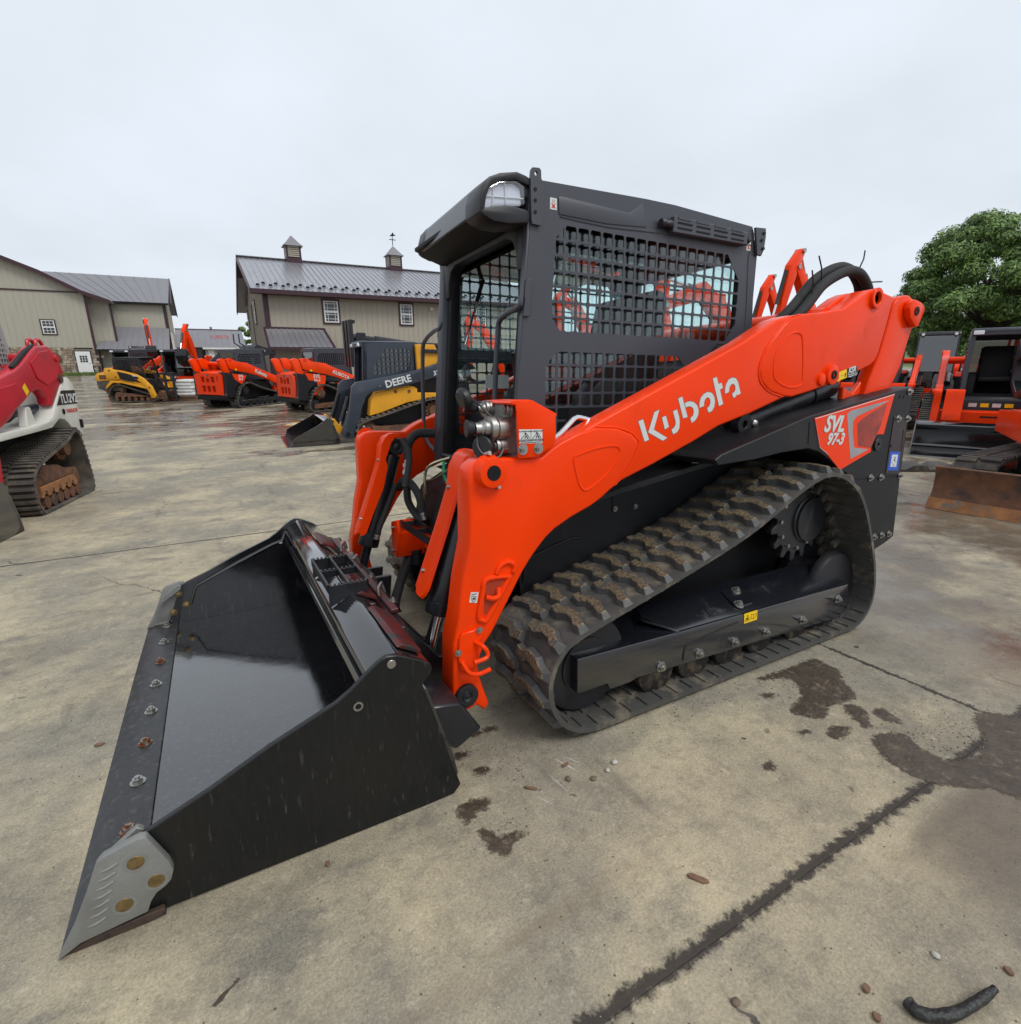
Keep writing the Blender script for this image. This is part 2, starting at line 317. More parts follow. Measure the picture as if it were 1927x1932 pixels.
def cells(poly, px, pz, bar):
    """holes of a perforated guard, clipped to a convex counter-clockwise polygon"""
    x0, x1 = min(p[0] for p in poly), max(p[0] for p in poly); z0, z1 = min(p[1] for p in poly), max(p[1] for p in poly)
    nx, nz = max(1, round((x1-x0)/px)), max(1, round((z1-z0)/pz)); px, pz = (x1-x0)/nx, (z1-z0)/nz; out = []
    for i in range(nx):
        for j in range(nz):
            a, b, c, d = x0+i*px+bar/2, x0+(i+1)*px-bar/2, z0+j*pz+bar/2, z0+(j+1)*pz-bar/2; e = 0.13*min(b-a, d-c)
            h = clip_poly([(a+e, c), (b-e, c), (b, c+e), (b, d-e), (b-e, d), (a+e, d), (a, d-e), (a, c+e)], poly)
            if len(h) > 2 and area(h) > 0.12*(b-a)*(d-c): out.append(h)
    return out
def text_mesh(txt, m, size, bold=0.0, shear=0.0, depth=0.001, align='CENTER', space=1.0):
    c = bpy.data.curves.new('lettering', 'FONT'); c.body = txt; c.size = size; c.offset = bold; c.shear = shear; c.extrude = depth; c.align_x = align; c.space_character = space; c.resolution_u = 3
    o = bpy.data.objects.new('lettering', c); COL.objects.link(o); dg = bpy.context.evaluated_depsgraph_get()
    me = bpy.data.meshes.new_from_object(o.evaluated_get(dg)); bpy.data.objects.remove(o); bpy.data.curves.remove(c); me.name = 'lettering'
    me.materials.clear(); me.materials.append(m); return me
FACE_NY = Matrix(((1, 0, 0), (0, 0, -1), (0, 1, 0))).to_4x4()       # lettering readable from -y (x to the right, z up)
def lettering(txt, m, parent, p, size, rot=0.0, base=FACE_NY, **k):
    return inst('lettering', text_mesh(txt, m, size, **k), parent, Matrix.Translation(p) @ base @ Matrix.Rotation(rot, 4, 'Z'))
def hexbolt(m, r=0.014, h=0.012, washer=True):
    b = MB()
    if washer: b.cyl((0, 0, 0), (0, 0, 0.003), r*1.45, 16)
    b.cyl((0, 0, 0.002), (0, 0, h), r, 6); b.cyl((0, 0, h), (0, 0, h*1.5), r*0.5, 10)
    return b.mesh('bolt', m)
BOLT = hexbolt(STEEL); BOLT_S = hexbolt(STEEL, 0.009, 0.009); BOLT_RUST = hexbolt(RUSTBOLT, 0.017, 0.016); BOLT_ZN = hexbolt(STEEL, 0.017, 0.016)
def at_ny(x, y, z): return Matrix.Translation((x, y, z)) @ Matrix.Rotation(R(90), 4, 'X')      # local +z -> world -y
def at_px(x, y, z): return Matrix.Translation((x, y, z)) @ Matrix.Rotation(R(-90), 4, 'Y')     # local +z -> world -x
TD = [-600, 3, 5, 11, 20, 28.8, 48, 62, 100, 900]; TZ = [0, 0, 0.02, 0.27, 0.75, 1.457, 3.158, 4.0, 6.0, 47]
_td = np.arange(-600, 900, 0.5); _tz = np.interp(_td, TD, TZ); _tz = np.convolve(np.pad(_tz, 4, 'edge'), np.ones(9)/9, 'valid')
def ground_z(x, y):
    return float(np.interp((x-CAM.x)*Fh.x+(y-CAM.y)*Fh.y, _td, _tz))
# ---------------------------------------------------------------- ground
def groundmat(name='yard_concrete', far=False):
    m = bpy.data.materials.new(name); m.use_nodes = True; t = m.node_tree; N = t.nodes; L = t.links; b = N['Principled BSDF']
    g = N.new('ShaderNodeNewGeometry'); P = g.outputs['Position']
    def noise(scale, det=6, rough=0.55, off=(0, 0, 0), st=(1, 1, 1)):
        mp = N.new('ShaderNodeMapping'); mp.inputs['Location'].default_value = off; mp.inputs['Scale'].default_value = st; L.new(P, mp.inputs[0])
        n = N.new('ShaderNodeTexNoise'); n.inputs['Scale'].default_value = scale; n.inputs['Detail'].default_value = det; n.inputs['Roughness'].default_value = rough; L.new(mp.outputs[0], n.inputs['Vector']); return n.outputs[0]
    def mr(x, a, bb, c=0.0, d=1.0, smooth=True):
        n = N.new('ShaderNodeMapRange'); n.interpolation_type = 'SMOOTHSTEP' if smooth else 'LINEAR'
        for i, q in zip((1, 2, 3, 4), (a, bb, c, d)): n.inputs[i].default_value = q
        L.new(x, n.inputs[0]); return n.outputs[0]
    def mth(op, x, y=None, z=None):
        n = N.new('ShaderNodeMath'); n.operation = op
        for i, q in enumerate((x, y, z)):
            if q is None: continue
            if isinstance(q, (int, float)): n.inputs[i].default_value = q
            else: L.new(q, n.inputs[i])
        return n.outputs[0]
    def mix(f, a, bb):
        n = N.new('ShaderNodeMixRGB')
        for i, q in enumerate((f, a, bb)):
            if isinstance(q, (int, float)): n.inputs[i].default_value = q
            elif isinstance(q, tuple): n.inputs[i].default_value = (*q, 1)
            else: L.new(q, n.inputs[i])
        return n.outputs[0]
    rp = N.new('ShaderNodeValToRGB'); e = rp.color_ramp.elements
    e[0].position = 0.36; e[0].color = (0.205, 0.175, 0.122, 1); e[1].position = 0.66; e[1].color = (0.60, 0.50, 0.315, 1)
    x = e.new(0.5); x.color = (0.40, 0.335, 0.218, 1)
    L.new(noise(1.5, 9, 0.62), rp.inputs[0]); c = rp.outputs[0]
    c = mix(mr(noise(0.9, 7, 0.62, (3, 7, 0)), 0.44, 0.62, 0, 0.72), c, (0.175, 0.166, 0.138))               # grey worn areas
    c = mix(mr(noise(1.9, 8, 0.66, (11, 2, 0), (1, 1.8, 1)), 0.54, 0.68, 0, 0.72), c, (0.090, 0.086, 0.076))    # sooty marks
    c = mix(mr(noise(2.6, 8, 0.7, (1, 9, 0)), 0.60, 0.70, 0, 0.5), c, (0.50, 0.42, 0.26))                      # pale tan film
    c = mix(mr(noise(3.4, 8, 0.7, (31, 19, 0)), 0.67, 0.72, 0, 0.6), c, (0.22, 0.12, 0.06))                     # clay
    fine = noise(130, 6, 0.8); c = mix(mr(fine, 0.32, 0.68, 0, 1, False), mix(0.50, c, (0.05, 0.046, 0.038)), mix(0.26, c, (0.66, 0.60, 0.46)))
    c = mix(mr(noise(11, 10, 0.78, (4, 2, 0)), 0.47, 0.62, 0, 0.34), c, (0.095, 0.086, 0.070)); c = mix(mr(noise(16, 10, 0.78, (9, 5, 0)), 0.54, 0.66, 0, 0.30), c, (0.62, 0.54, 0.40))
    c = mix(mr(noise(5, 8, 0.7, (1, 4, 0), (7, 0.7, 1)), 0.58, 0.70, 0, 0.22), c, (0.55, 0.49, 0.37))     # faint scrape marks
    v = N.new('ShaderNodeTexVoronoi'); v.inputs['Scale'].default_value = 23; L.new(P, v.inputs['Vector'])
    c = mix(mth('MULTIPLY', mr(v.outputs[0], 0.085, 0.05), mr(noise(1.9, 3, 0.5, (4, 4, 4)), 0.45, 0.55)), c, (0.035, 0.03, 0.025))   # crumbs of dirt
    v2 = N.new('ShaderNodeTexVoronoi'); v2.inputs['Scale'].default_value = 34; v2.inputs['Randomness'].default_value = 1; L.new(P, v2.inputs['Vector'])
    c = mix(mr(v2.outputs[0], 0.055, 0.04), c, (0.52, 0.48, 0.40))
    sx = N.new('ShaderNodeSeparateXYZ'); L.new(P, sx.inputs[0])
    # tyre smears drawn out along the traffic direction, hairline cracks, scattered lumps of dirt
    c = mix(mr(noise(1.0, 6, 0.6, (2, 3, 0), (3.2, 0.55, 1)), 0.60, 0.74, 0, 0.55), c, (0.085, 0.078, 0.066))
    c = mix(mr(noise(1.0, 6, 0.6, (8, 1, 0), (0.5, 3.0, 1)), 0.62, 0.74, 0, 0.5), c, (0.20, 0.15, 0.095))
    vc = N.new('ShaderNodeTexVoronoi'); vc.feature = 'DISTANCE_TO_EDGE'; vc.inputs['Scale'].default_value = 0.42; mpv = N.new('ShaderNodeMapping'); L.new(P, mpv.inputs[0])
    wob = N.new('ShaderNodeVectorMath'); wob.operation = 'ADD'; nv = N.new('ShaderNodeTexNoise'); nv.inputs['Scale'].default_value = 3.0; nv.inputs['Detail'].default_value = 6; L.new(P, nv.inputs['Vector'])
    ws = N.new('ShaderNodeVectorMath'); ws.operation = 'SCALE'; ws.inputs['Scale'].default_value = 0.35; L.new(nv.outputs['Color'], ws.inputs[0]); L.new(P, wob.inputs[0]); L.new(ws.outputs[0], wob.inputs[1]); L.new(wob.outputs[0], vc.inputs['Vector'])
    c = mix(mth('MULTIPLY', mr(vc.outputs[0], 0.0022, 0.0008), mr(noise(0.7, 3, 0.5, (6, 6, 0)), 0.50, 0.56)), c, (0.07, 0.06, 0.05))
    v3 = N.new('ShaderNodeTexVoronoi'); v3.inputs['Scale'].default_value = 5.5; L.new(wob.outputs[0], v3.inputs['Vector'])
    c = mix(mth('MULTIPLY', mr(mth('ADD', v3.outputs[0], mth('MULTIPLY', noise(30, 4, 0.6), 0.12)), 0.145, 0.12), mr(noise(0.8, 4, 0.6, (14, 4, 4)), 0.50, 0.58)), c, (0.060, 0.042, 0.028))
    # moist dirt along the joints
    jn = mth('MULTIPLY', mth('SUBTRACT', noise(26, 7, 0.75), 0.5), 0.10)
    wv = mth('MULTIPLY', mth('SUBTRACT', noise(1.1, 3, 0.6, (5, 5, 0)), 0.5), 0.04)
    d1 = mth('ADD', mth('ABSOLUTE', mth('ADD', mth('ADD', sx.outputs[1], 1.815), wv)), jn)
    d2 = mth('ADD', mth('ABSOLUTE', mth('ADD', mth('SUBTRACT', sx.outputs[0], 3.218), wv)), jn)
    d3 = mth('ADD', mth('ABSOLUTE', mth('SUBTRACT', sx.outputs[1], 2.99)), mth('MULTIPLY', jn, 0.4))
    line = mth('MAXIMUM', mth('MAXIMUM', mr(d1, 0.031, 0.010), mr(d2, 0.018, 0.004)), mr(d3, 0.02, 0.008))
    c = mix(mth('MULTIPLY', line, 0.95), c, (0.028, 0.022, 0.018))
    # wet and muddy yard farther off: standing water between the machines
    dist = mth('ADD', mth('ADD', mth('MULTIPLY', sx.outputs[0], Fh.x), mth('MULTIPLY', sx.outputs[1], Fh.y)), -(CAM.x*Fh.x+CAM.y*Fh.y))
    wn1 = noise(0.55, 8, 0.66, (2, 5, 0), (0.7, 1.3, 1)); far_ = mr(dist, 7.5, 15)
    wet = mth('MULTIPLY', mr(mth('ADD', wn1, mth('MULTIPLY', far_, 0.13)), 0.55, 0.63), mr(dist, 5.5, 9))
    wet2 = mth('MULTIPLY', mr(noise(0.6, 7, 0.65, (17, 3, 0)), 0.42, 0.58), mr(sx.outputs[0], 3.1, 4.1))
    damp = mth('MULTIPLY', mr(noise(0.9, 6, 0.6, (9, 13, 0)), 0.58, 0.68), 0.35)
    near_r = mth('MULTIPLY', mth('MULTIPLY', mr(sx.outputs[0], 1.85, 2.35), mr(sx.outputs[1], -1.84, -1.93)), mr(noise(1.7, 8, 0.68, (3, 3, 0)), 0.36, 0.52, 0, 0.95)); wetall = mth('MAXIMUM', wet, wet2); damp = mth('MAXIMUM', damp, near_r)
    c = mix(mth('MULTIPLY', mth('MAXIMUM', wetall, damp), 0.74), c, (0.088, 0.066, 0.048))
    mud = mth('MULTIPLY', mr(noise(0.8, 8, 0.7, (7, 1, 0), (0.6, 1.5, 1)), 0.52, 0.60), mr(dist, 9, 16)); c = mix(mth('MULTIPLY', mud, 0.7), c, (0.13, 0.075, 0.05))
    L.new(c, b.inputs['Base Color'])
    ro = mth('SUBTRACT', 0.74, mth('MULTIPLY', wetall, mr(noise(3.1, 5, 0.6, (8, 8, 8)), 0.35, 0.6, 0.40, 0.62))); ro = mth('MAXIMUM', ro, 0.10)
    ro = mth('ADD', ro, mth('MULTIPLY', mth('MULTIPLY', mud, wetall), 0.30)); ro = mth('SUBTRACT', ro, mth('MULTIPLY', damp, 0.5)); L.new(ro, b.inputs['Roughness'])
    bp = N.new('ShaderNodeBump'); bp.inputs['Distance'].default_value = 0.006
    L.new(mth('SUBTRACT', 0.75, mth('MULTIPLY', wetall, 0.68)), bp.inputs['Strength']); h = mth('ADD', mth('MULTIPLY', noise(60, 7, 0.7), 0.6), mth('MULTIPLY', noise(7, 4, 0.5), 0.9)); L.new(h, bp.inputs['Height']); L.new(bp.outputs[0], b.inputs['Normal'])
    MATS[name] = m; return m
CONC = groundmat()
MUDM = mat('damp_mud', (0.070, 0.053, 0.037), 0.42, var=0.35, vscale=14, bump=0.6, bscale=60, col2=(0.17, 0.135, 0.090), thr=0.56, soft=0.12, nscale=26, rough2=0.8)
GRASS = mat('grass', (0.085, 0.13, 0.03), 0.9, var=0.4, vscale=0.4, col2=(0.16, 0.19, 0.055), thr=0.5, nscale=0.9)
BASEG = mat('packed_subbase', (0.045, 0.038, 0.030), 0.8, var=0.3, bump=0.3)

# slabs of the concrete yard: pitch read off the joints at y = -1.82, y = 2.99 and x = 3.22
XJ = [3.218+5.5*i for i in range(-5, 5)]; YJ = [-1.82+4.81*i for i in range(-2, 5)]
XS, YS = [XJ[0]]+XJ[1:], YJ
def slab(x0, x1, y0, y1):
    g = 0.0007; x0 += g; x1 -= g; y0 += g; y1 -= g; b = MB(); nx, ny = 6, 6
    P = [(x0+(x1-x0)*i/nx, y0+(y1-y0)*j/ny) for i in range(nx+1) for j in range(ny+1)]
    v = [(x, y, ground_z(x, y)) for x, y in P]+[(x, y, ground_z(x, y)-0.14) for x, y in P]; n = (nx+1)*(ny+1); f = []
    for i in range(nx):
        for j in range(ny): a = i*(ny+1)+j; f.append((a, a+ny+1, a+ny+2, a+1))
    rim = [i*(ny+1) for i in range(nx+1)]+[nx*(ny+1)+j for j in range(1, ny+1)]+[i*(ny+1)+ny for i in range(nx-1, -1, -1)]+[j for j in range(ny-1, 0, -1)]
    f += [(rim[k], rim[k]+n, rim[(k+1) % len(rim)]+n, rim[(k+1) % len(rim)]) for k in range(len(rim))]
    return b.add(v, f)
yard = thing('yard_pavement', None, None, (0, 0, 0)); yard['kind'] = 'structure'
for i in range(len(XJ)-1):
    for j in range(len(YJ)-1):
        slab(XJ[i], XJ[i+1], YJ[j], YJ[j+1]).build('concrete_slab', CONC, yard, ang=60)
# the ground sheet to the horizon; under the slabs it lies a little lower
def ground():
    ss = [-600, -300, -150, -80, -50, -36, -28]+list(np.arange(-24, 24.1, 1.5))+[28, 36, 50, 80, 150, 300, 600]
    dd = [-300, -100, -40, -20, -12]+list(np.arange(-8, 66, 1.5))+[75, 90, 120, 180, 300, 500, 800]
    v = []; f = []
    for a in ss:
        for d in dd:
            p = CAM+Rh*a+Fh*d; z = ground_z(p.x, p.y)
            if XJ[0]-0.2 < p.x < XJ[-1]+0.2 and YJ[0]-0.2 < p.y < YJ[-1]+0.2: z -= 0.16
            v.append((p.x, p.y, z-0.012))
    k = len(dd)
    for i in range(len(ss)-1):
        for j in range(k-1): f.append((i*k+j, (i+1)*k+j, (i+1)*k+j+1, i*k+j+1))
    o = MB().add(v, f).build('ground', CONC, kind='structure', ang=180); return o
ground()
# mud patches left on the slab, traced as they lie
def mud_alpha():
    t = MUDM.node_tree; N = t.nodes; L = t.links; b = N['Principled BSDF']
    at_ = N.new('ShaderNodeAttribute'); at_.attribute_name = 'inside'; g = N.new('ShaderNodeNewGeometry')
    n = N.new('ShaderNodeTexNoise'); n.inputs['Scale'].default_value = 42; n.inputs['Detail'].default_value = 9; n.inputs['Roughness'].default_value = 0.72; L.new(g.outputs['Position'], n.inputs['Vector'])
    s1 = N.new('ShaderNodeMath'); s1.operation = 'MULTIPLY_ADD'; L.new(n.outputs[0], s1.inputs[0]); s1.inputs[1].default_value = 0.085; s1.inputs[2].default_value = -0.0425
    s2 = N.new('ShaderNodeMath'); s2.operation = 'ADD'; L.new(s1.outputs[0], s2.inputs[0]); L.new(at_.outputs['Fac'], s2.inputs[1])
    m = N.new('ShaderNodeMapRange'); m.inputs[1].default_value = -0.004; m.inputs[2].default_value = 0.014; m.inputs[4].default_value = 0.94; L.new(s2.outputs[0], m.inputs[0]); L.new(m.outputs[0], b.inputs['Alpha'])
mud_alpha()
def blob_patch(P, h=0.004, label=None, seed=1, rough=0.018, sub=5):
    """thin film of mud: the mesh knows how far each point lies inside the outline, so that the film thins out at its rim"""
    Q = np.array(crom2(P, 5)); pad = 0.028; d = 0.011
    xs = np.arange(Q[:, 0].min()-pad, Q[:, 0].max()+pad, d); ys = np.arange(Q[:, 1].min()-pad, Q[:, 1].max()+pad, d); X, Y = np.meshgrid(xs, ys, indexing='ij'); p = np.stack([X.ravel(), Y.ravel()], 1)
    dist = np.full(len(p), 9.0); ins = np.zeros(len(p), bool)
    for k in range(len(Q)):
        a, b = Q[k-1], Q[k]; e = b-a; t = np.clip(((p-a) @ e)/(e @ e+1e-12), 0, 1); dist = np.minimum(dist, np.hypot(*(p-a-t[:, None]*e).T))
        c = (a[1] > p[:, 1]) != (b[1] > p[:, 1])
        with np.errstate(divide='ignore', invalid='ignore'): ins ^= c & (p[:, 0] < (b[0]-a[0])*(p[:, 1]-a[1])/(b[1]-a[1]+1e-15)+a[0])
    sd = np.where(ins, dist, -dist); cx, cy = Q.mean(0); ny = len(ys)
    v = [(x-cx, y-cy, ground_z(x, y)+0.0009+min(0.002, max(0, q)*0.06)) for (x, y), q in zip(p, sd)]; f = []
    for i in range(len(xs)-1):
        for j in range(ny-1):
            k = i*ny+j
            if max(sd[k], sd[k+1], sd[k+ny], sd[k+ny+1]) > -pad: f.append((k, k+ny, k+ny+1, k+1))
    me = bpy.data.meshes.new('mud_patch'); me.from_pydata(v, [], f); me.attributes.new('inside', 'FLOAT', 'POINT').data.foreach_set('value', sd.astype(np.float32)); me.materials.append(MUDM); me.shade_smooth()
    o = bpy.data.objects.new('mud_patch', me); COL.objects.link(o); o.location = (cx, cy, 0); tag(o, label, 'mud', 'mud patches on the concrete'); return o
blob_patch([(2.60, -1.075), (2.72, -1.085), (2.841, -1.091), (3.032, -1.097), (3.04, -1.16), (3.031, -1.233), (2.95, -1.30), (2.875, -1.40), (2.758, -1.398), (2.69, -1.385), (2.60, -1.42), (2.549, -1.404), (2.501, -1.328), (2.58, -1.29), (2.665, -1.264), (2.749, -1.167), (2.66, -1.12)], label='large brown mud patch just behind the near rubber track', seed=1)
blob_patch([(2.746, -1.41), (2.80, -1.42), (2.80, -1.47), (2.74, -1.52), (2.691, -1.553), (2.66, -1.53), (2.70, -1.46)], label='narrow mud streak trailing from the large patch', seed=2)
blob_patch([(2.60, -1.485), (2.62, -1.505), (2.575, -1.53), (2.486, -1.53), (2.50, -1.48), (2.56, -1.465)], label='small oval mud patch left of the narrow streak', seed=3)
blob_patch([(2.824, -1.488), (2.88, -1.50), (2.86, -1.56), (2.831, -1.60), (2.79, -1.57), (2.79, -1.51)], label='small mud patch right of the narrow streak', seed=4)
blob_patch([(2.529, -1.688), (2.60, -1.60), (2.67, -1.587), (2.753, -1.635), (2.735, -1.69), (2.722, -1.721), (2.72, -1.77), (2.741, -1.80), (2.857, -1.84), (3.0, -1.80), (3.15, -1.72), (3.24, -1.75), (3.3, -1.86), (3.1, -1.95), (2.85, -2.0), (2.709, -2.011), (2.694, -1.955), (2.613, -1.893), (2.549, -1.84), (2.517, -1.771)], label='widest gravelly mud patch where the two slab joints cross', seed=5)
blob_patch([(1.04, -1.10), (1.09, -1.09), (1.15, -1.11), (1.14, -1.15), (1.09, -1.16), (1.06, -1.185), (1.03, -1.15)], label='faint mud smear nearest the bucket rear corner', seed=6)
blob_patch([(1.06, -1.22), (1.09, -1.225), (1.12, -1.27), (1.17, -1.28), (1.19, -1.31), (1.14, -1.325), (1.10, -1.345), (1.065, -1.31), (1.06, -1.26)], label='dark mud smear in front of the faint one by the bucket', seed=7)
blob_patch([(2.10, -1.475), (2.15, -1.47), (2.15, -1.50), (2.12, -1.51), (2.09, -1.495)], label='tiny round mud spot in the middle of the open slab', seed=8, rough=0.01)
blob_patch([(2.40, -1.42), (2.45, -1.425), (2.44, -1.45), (2.40, -1.445)], label='tiny reddish mud spot between track and large patches', seed=9, rough=0.01)
blob_patch([(2.50, -1.17), (2.56, -1.185), (2.58, -1.215), (2.52, -1.215)], label='tiny mud spot close to the near track', seed=10, rough=0.01)
for q_, (a_, b_) in enumerate(((1.19, -0.755), (1.255, -0.782), (1.325, -0.785), (1.155, -0.87), (1.19, -0.985))):
    blob_patch([(a_-0.035, b_), (a_-0.01, b_+0.022), (a_+0.03, b_+0.012), (a_+0.035, b_-0.012), (a_+0.005, b_-0.022), (a_-0.02, b_-0.016)], label=('leftmost dark dirt spot below the arm foot', 'second dark dirt spot from the left below the arm foot', 'middle dark dirt spot between arm foot and track', 'dirt spot nearest the bucket rear edge', 'dirt spot closest to the front of the track')[q_], seed=30+q_, rough=0.03)
# loose grit over the slab, too fine to count
def grit():
    rnd = random.Random(12); b = MB(); pts = []
    for k in range(1500):
        a, d_ = rnd.uniform(-1.1, 1.25), 0.5+5.0*rnd.random()**1.3; q = CAM+Fh*d_+Rh*(a*d_*1.15); pts.append((q.x, q.y, rnd.uniform(0.0012, 0.0034)))
    for (cx, cy, n, s_) in ((2.8, -1.75, 260, 0.16), (3.05, -1.88, 160, 0.12), (2.75, -1.2, 120, 0.10), (1.3, -0.95, 160, 0.14), (1.15, -1.25, 60, 0.06), (2.2, -1.05, 120, 0.18)):
        for k in range(n): pts.append((rnd.gauss(cx, s_), rnd.gauss(cy, s_*0.7), rnd.uniform(0.0012, 0.0042)))
    for x, y, r in pts:
        z = ground_z(x, y)+r*0.5; a = rnd.uniform(0, 6.28); c_, s_ = math.cos(a)*r, math.sin(a)*r; k = rnd.uniform(0.6, 1)
        b.add([(x+c_, y+s_, z), (x-s_*k, y+c_*k, z), (x-c_, y-s_, z), (x+s_*k, y-c_*k, z), (x, y, z+r*0.7), (x, y, z-r*0.6)], [(0, 1, 4), (1, 2, 4), (2, 3, 4), (3, 0, 4), (1, 0, 5), (2, 1, 5), (3, 2, 5), (0, 3, 5)])
    GR = mat('grit', (0.25, 0.215, 0.165), 0.8, var=0.9, vscale=9, col2=(0.07, 0.055, 0.04), thr=0.48, soft=0.03, nscale=31)
    tag(b.build('grit', GR, kind='stuff', ang=10), 'loose sand grains and grit over the near concrete', 'grit')
grit()
# small stones, wood chips and the scrap of rubber
STONE = mat('pale_stone', (0.42, 0.40, 0.36), 0.7, var=0.3); STONED = mat('brown_stone', (0.14, 0.10, 0.07), 0.8, var=0.3); WOODC = mat('wood_chip', (0.17, 0.095, 0.055), 0.7, var=0.4, vscale=40)
def pebble(x, y, r, m, label, grp='pebbles on the concrete'):
    rnd = random.Random(int(x*1e4+y*1e3)); b = MB(); bm = bmesh.new(); bmesh.ops.create_icosphere(bm, subdivisions=2, radius=r)
    for v in bm.verts: v.co = Vector((v.co.x*1.25, v.co.y, v.co.z*0.7))*(1+rnd.uniform(-0.13, 0.13))
    me = bpy.data.meshes.new('pebble'); bm.to_mesh(me); bm.free(); me.shade_smooth(); me.materials.append(m)
    o = bpy.data.objects.new('pebble', me); COL.objects.link(o); o.location = (x, y, ground_z(x, y)+r*0.55); o.rotation_euler = (0, 0, rnd.uniform(0, 3)); tag(o, label, 'pebble', grp)
pebble(1.64, -1.193, 0.011, STONE, 'larger white pebble in front of the track idler')
pebble(1.59, -1.213, 0.009, STONE, 'smaller white pebble beside the larger white one')
pebble(1.519, -1.221, 0.010, STONED, 'dark pebble left of the two white pebbles')
pebble(1.440, -1.178, 0.010, STONED, 'brown pebble farthest left of the pebble row')
pebble(1.361, -1.937, 0.009, STONED, 'brown pebble at the bottom beyond the long joint')
pebble(1.871, -2.109, 0.008, STONE, 'grey pebble above the curved rubber scrap')
def chip(x, y, l, w, a, label):
    b = MB(); b.prism([(-l/2, 0), (-l*0.3, w/2), (l*0.4, w*0.4), (l/2, 0), (l*0.25, -w/2), (-l*0.35, -w*0.35)], 0.001, 0.008, 'z')
    o = b.build('wood_chip', WOODC, bevel=0.001); o.location = (x, y, ground_z(x, y)+0.001); o.rotation_euler = (0.05, 0.06, a); tag(o, label, 'wood chip', 'wood chips on the concrete')
chip(1.530, -1.680, 0.062, 0.018, -0.9, 'longest brown wood chip in the middle of the open slab')
chip(1.472, -1.114, 0.035, 0.012, 0.2, 'short wood chip in front of the near arm foot')
chip(1.300, -1.150, 0.050, 0.010, -0.7, 'thin wood splinter between bucket and arm foot')
chip(1.645, -2.067, 0.022, 0.016, 0.4, 'upper orange flake near the rubber scrap')
chip(1.605, -2.109, 0.020, 0.016, 0.9, 'lower orange flake near the rubber scrap')
chip(1.978, -2.213, 0.022, 0.016, 1.2, 'orange flake right of the rubber scrap')
for (a_, b_, w_) in (((1.395, -1.115), (1.405, -1.225), 0.0022), ((1.46, -1.065), (1.50, -1.175), 0.003), ((1.49, -1.058), (1.545, -1.16), 0.0018), ((1.30, -1.19), (1.33, -1.25), 0.002)):
    A_, B_ = Vector((*a_, 0.0015)), Vector((*b_, 0.0015)); n_ = (B_-A_).cross(Vector((0, 0, 1))).normalized()*w_
    MB().add([A_-n_*0.3, A_+n_*0.3, A_.lerp(B_, 0.5)+n_, B_+n_*0.2, B_-n_*0.2, A_.lerp(B_, 0.5)-n_], [(0, 1, 2, 5), (5, 2, 3, 4)]).build('scrape_mark', STONE, yard)
chip(0.626, -1.111, 0.018, 0.012, 1.2, 'dark crumb beside the near side plate of the bucket')
chip(-0.056, -0.109, 0.035, 0.016, 0.1, 'brown chip left of the bucket cutting edge')
RP = crom([Vector(p) for p in [(1.690, -2.130, 0.013), (1.686, -2.150, 0.014), (1.711, -2.174, 0.014), (1.758, -2.194, 0.015), (1.828, -2.208, 0.017), (1.884, -2.216, 0.022)]], 6)
rr_ = random.Random(2); rb = MB(); rb.tube(RP, [0.0135-0.006*(i/len(RP))**3+rr_.uniform(-0.0009, 0.0009) for i in range(len(RP))], 14)
SCR = mat('scrap_rubber', (0.013, 0.013, 0.013), 0.45, var=0.3, bump=0.9, bscale=55, col2=(0.05, 0.045, 0.04), thr=0.58, soft=0.1, nscale=30)
tag(rb.build('rubber_scrap', SCR, off=(1.77, -2.18, 0)), 'curved black strip of torn rubber lying on the wet concrete', 'rubber scrap')
# ---------------------------------------------------------------- the big track loader
ML = thing('track_loader', 'large orange and black track loader in the foreground with a wide black bucket', 'track loader', (2.2, 0, 0))
# ---- bucket
bk = MB()
prof = [(0.0, 0.0), (0.03, 0.0), (0.95, 0.0), (1.06, 0.02), (1.085, 0.06), (1.07, 0.14), (0.985, 0.42), (0.93, 0.42), (1.02, 0.14), (1.01, 0.085), (0.93, 0.045), (0.80, 0.026), (0.16, 0.026), (0.03, 0.012)]
bk.prism([(0.165, 0.004), (0.95, 0.004), (1.06, 0.022), (1.085, 0.06), (1.07, 0.14), (0.985, 0.42), (0.955, 0.42), (1.045, 0.14), (1.035, 0.09), (1.00, 0.055), (0.93, 0.033), (0.80, 0.022), (0.165, 0.022)], -1.02, 1.02)
bucket = bk.build('bucket', BUCKET, ML, bevel=0.002)
SIDE = [(0.10, 0.008), (0.20, 0.25), (0.36, 0.317), (0.514, 0.392), (0.70, 0.467), (0.745, 0.495), (0.791, 0.533), (0.835, 0.566), (0.857, 0.575), (0.891, 0.570), (0.969, 0.531), (0.995, 0.512), (1.0, 0.494), (0.995, 0.478), (0.965, 0.448), (0.985, 0.38), (1.085, 0.03), (1.06, 0.004), (0.95, 0.0)]
MB().prism(SIDE, -1.04, -1.02).build('side_plate', BUCKSIDE, bucket, bevel=0.003)
MB().prism(SIDE, 1.02, 1.04).build('side_plate', BUCKET, bucket, bevel=0.003)
for sy in (-1, 1):   # stiffener fold inside each side plate
    MB().tube([(0.24, sy*1.014, 0.13), (0.28, sy*1.014, 0.235), (0.516, sy*1.014, 0.345), (0.72, sy*1.014, 0.43), (0.775, sy*1.014, 0.445), (0.80, sy*1.014, 0.50), (0.90, sy*1.014, 0.545)], 0.009, 6).build('side_rib', BUCKET, bucket)
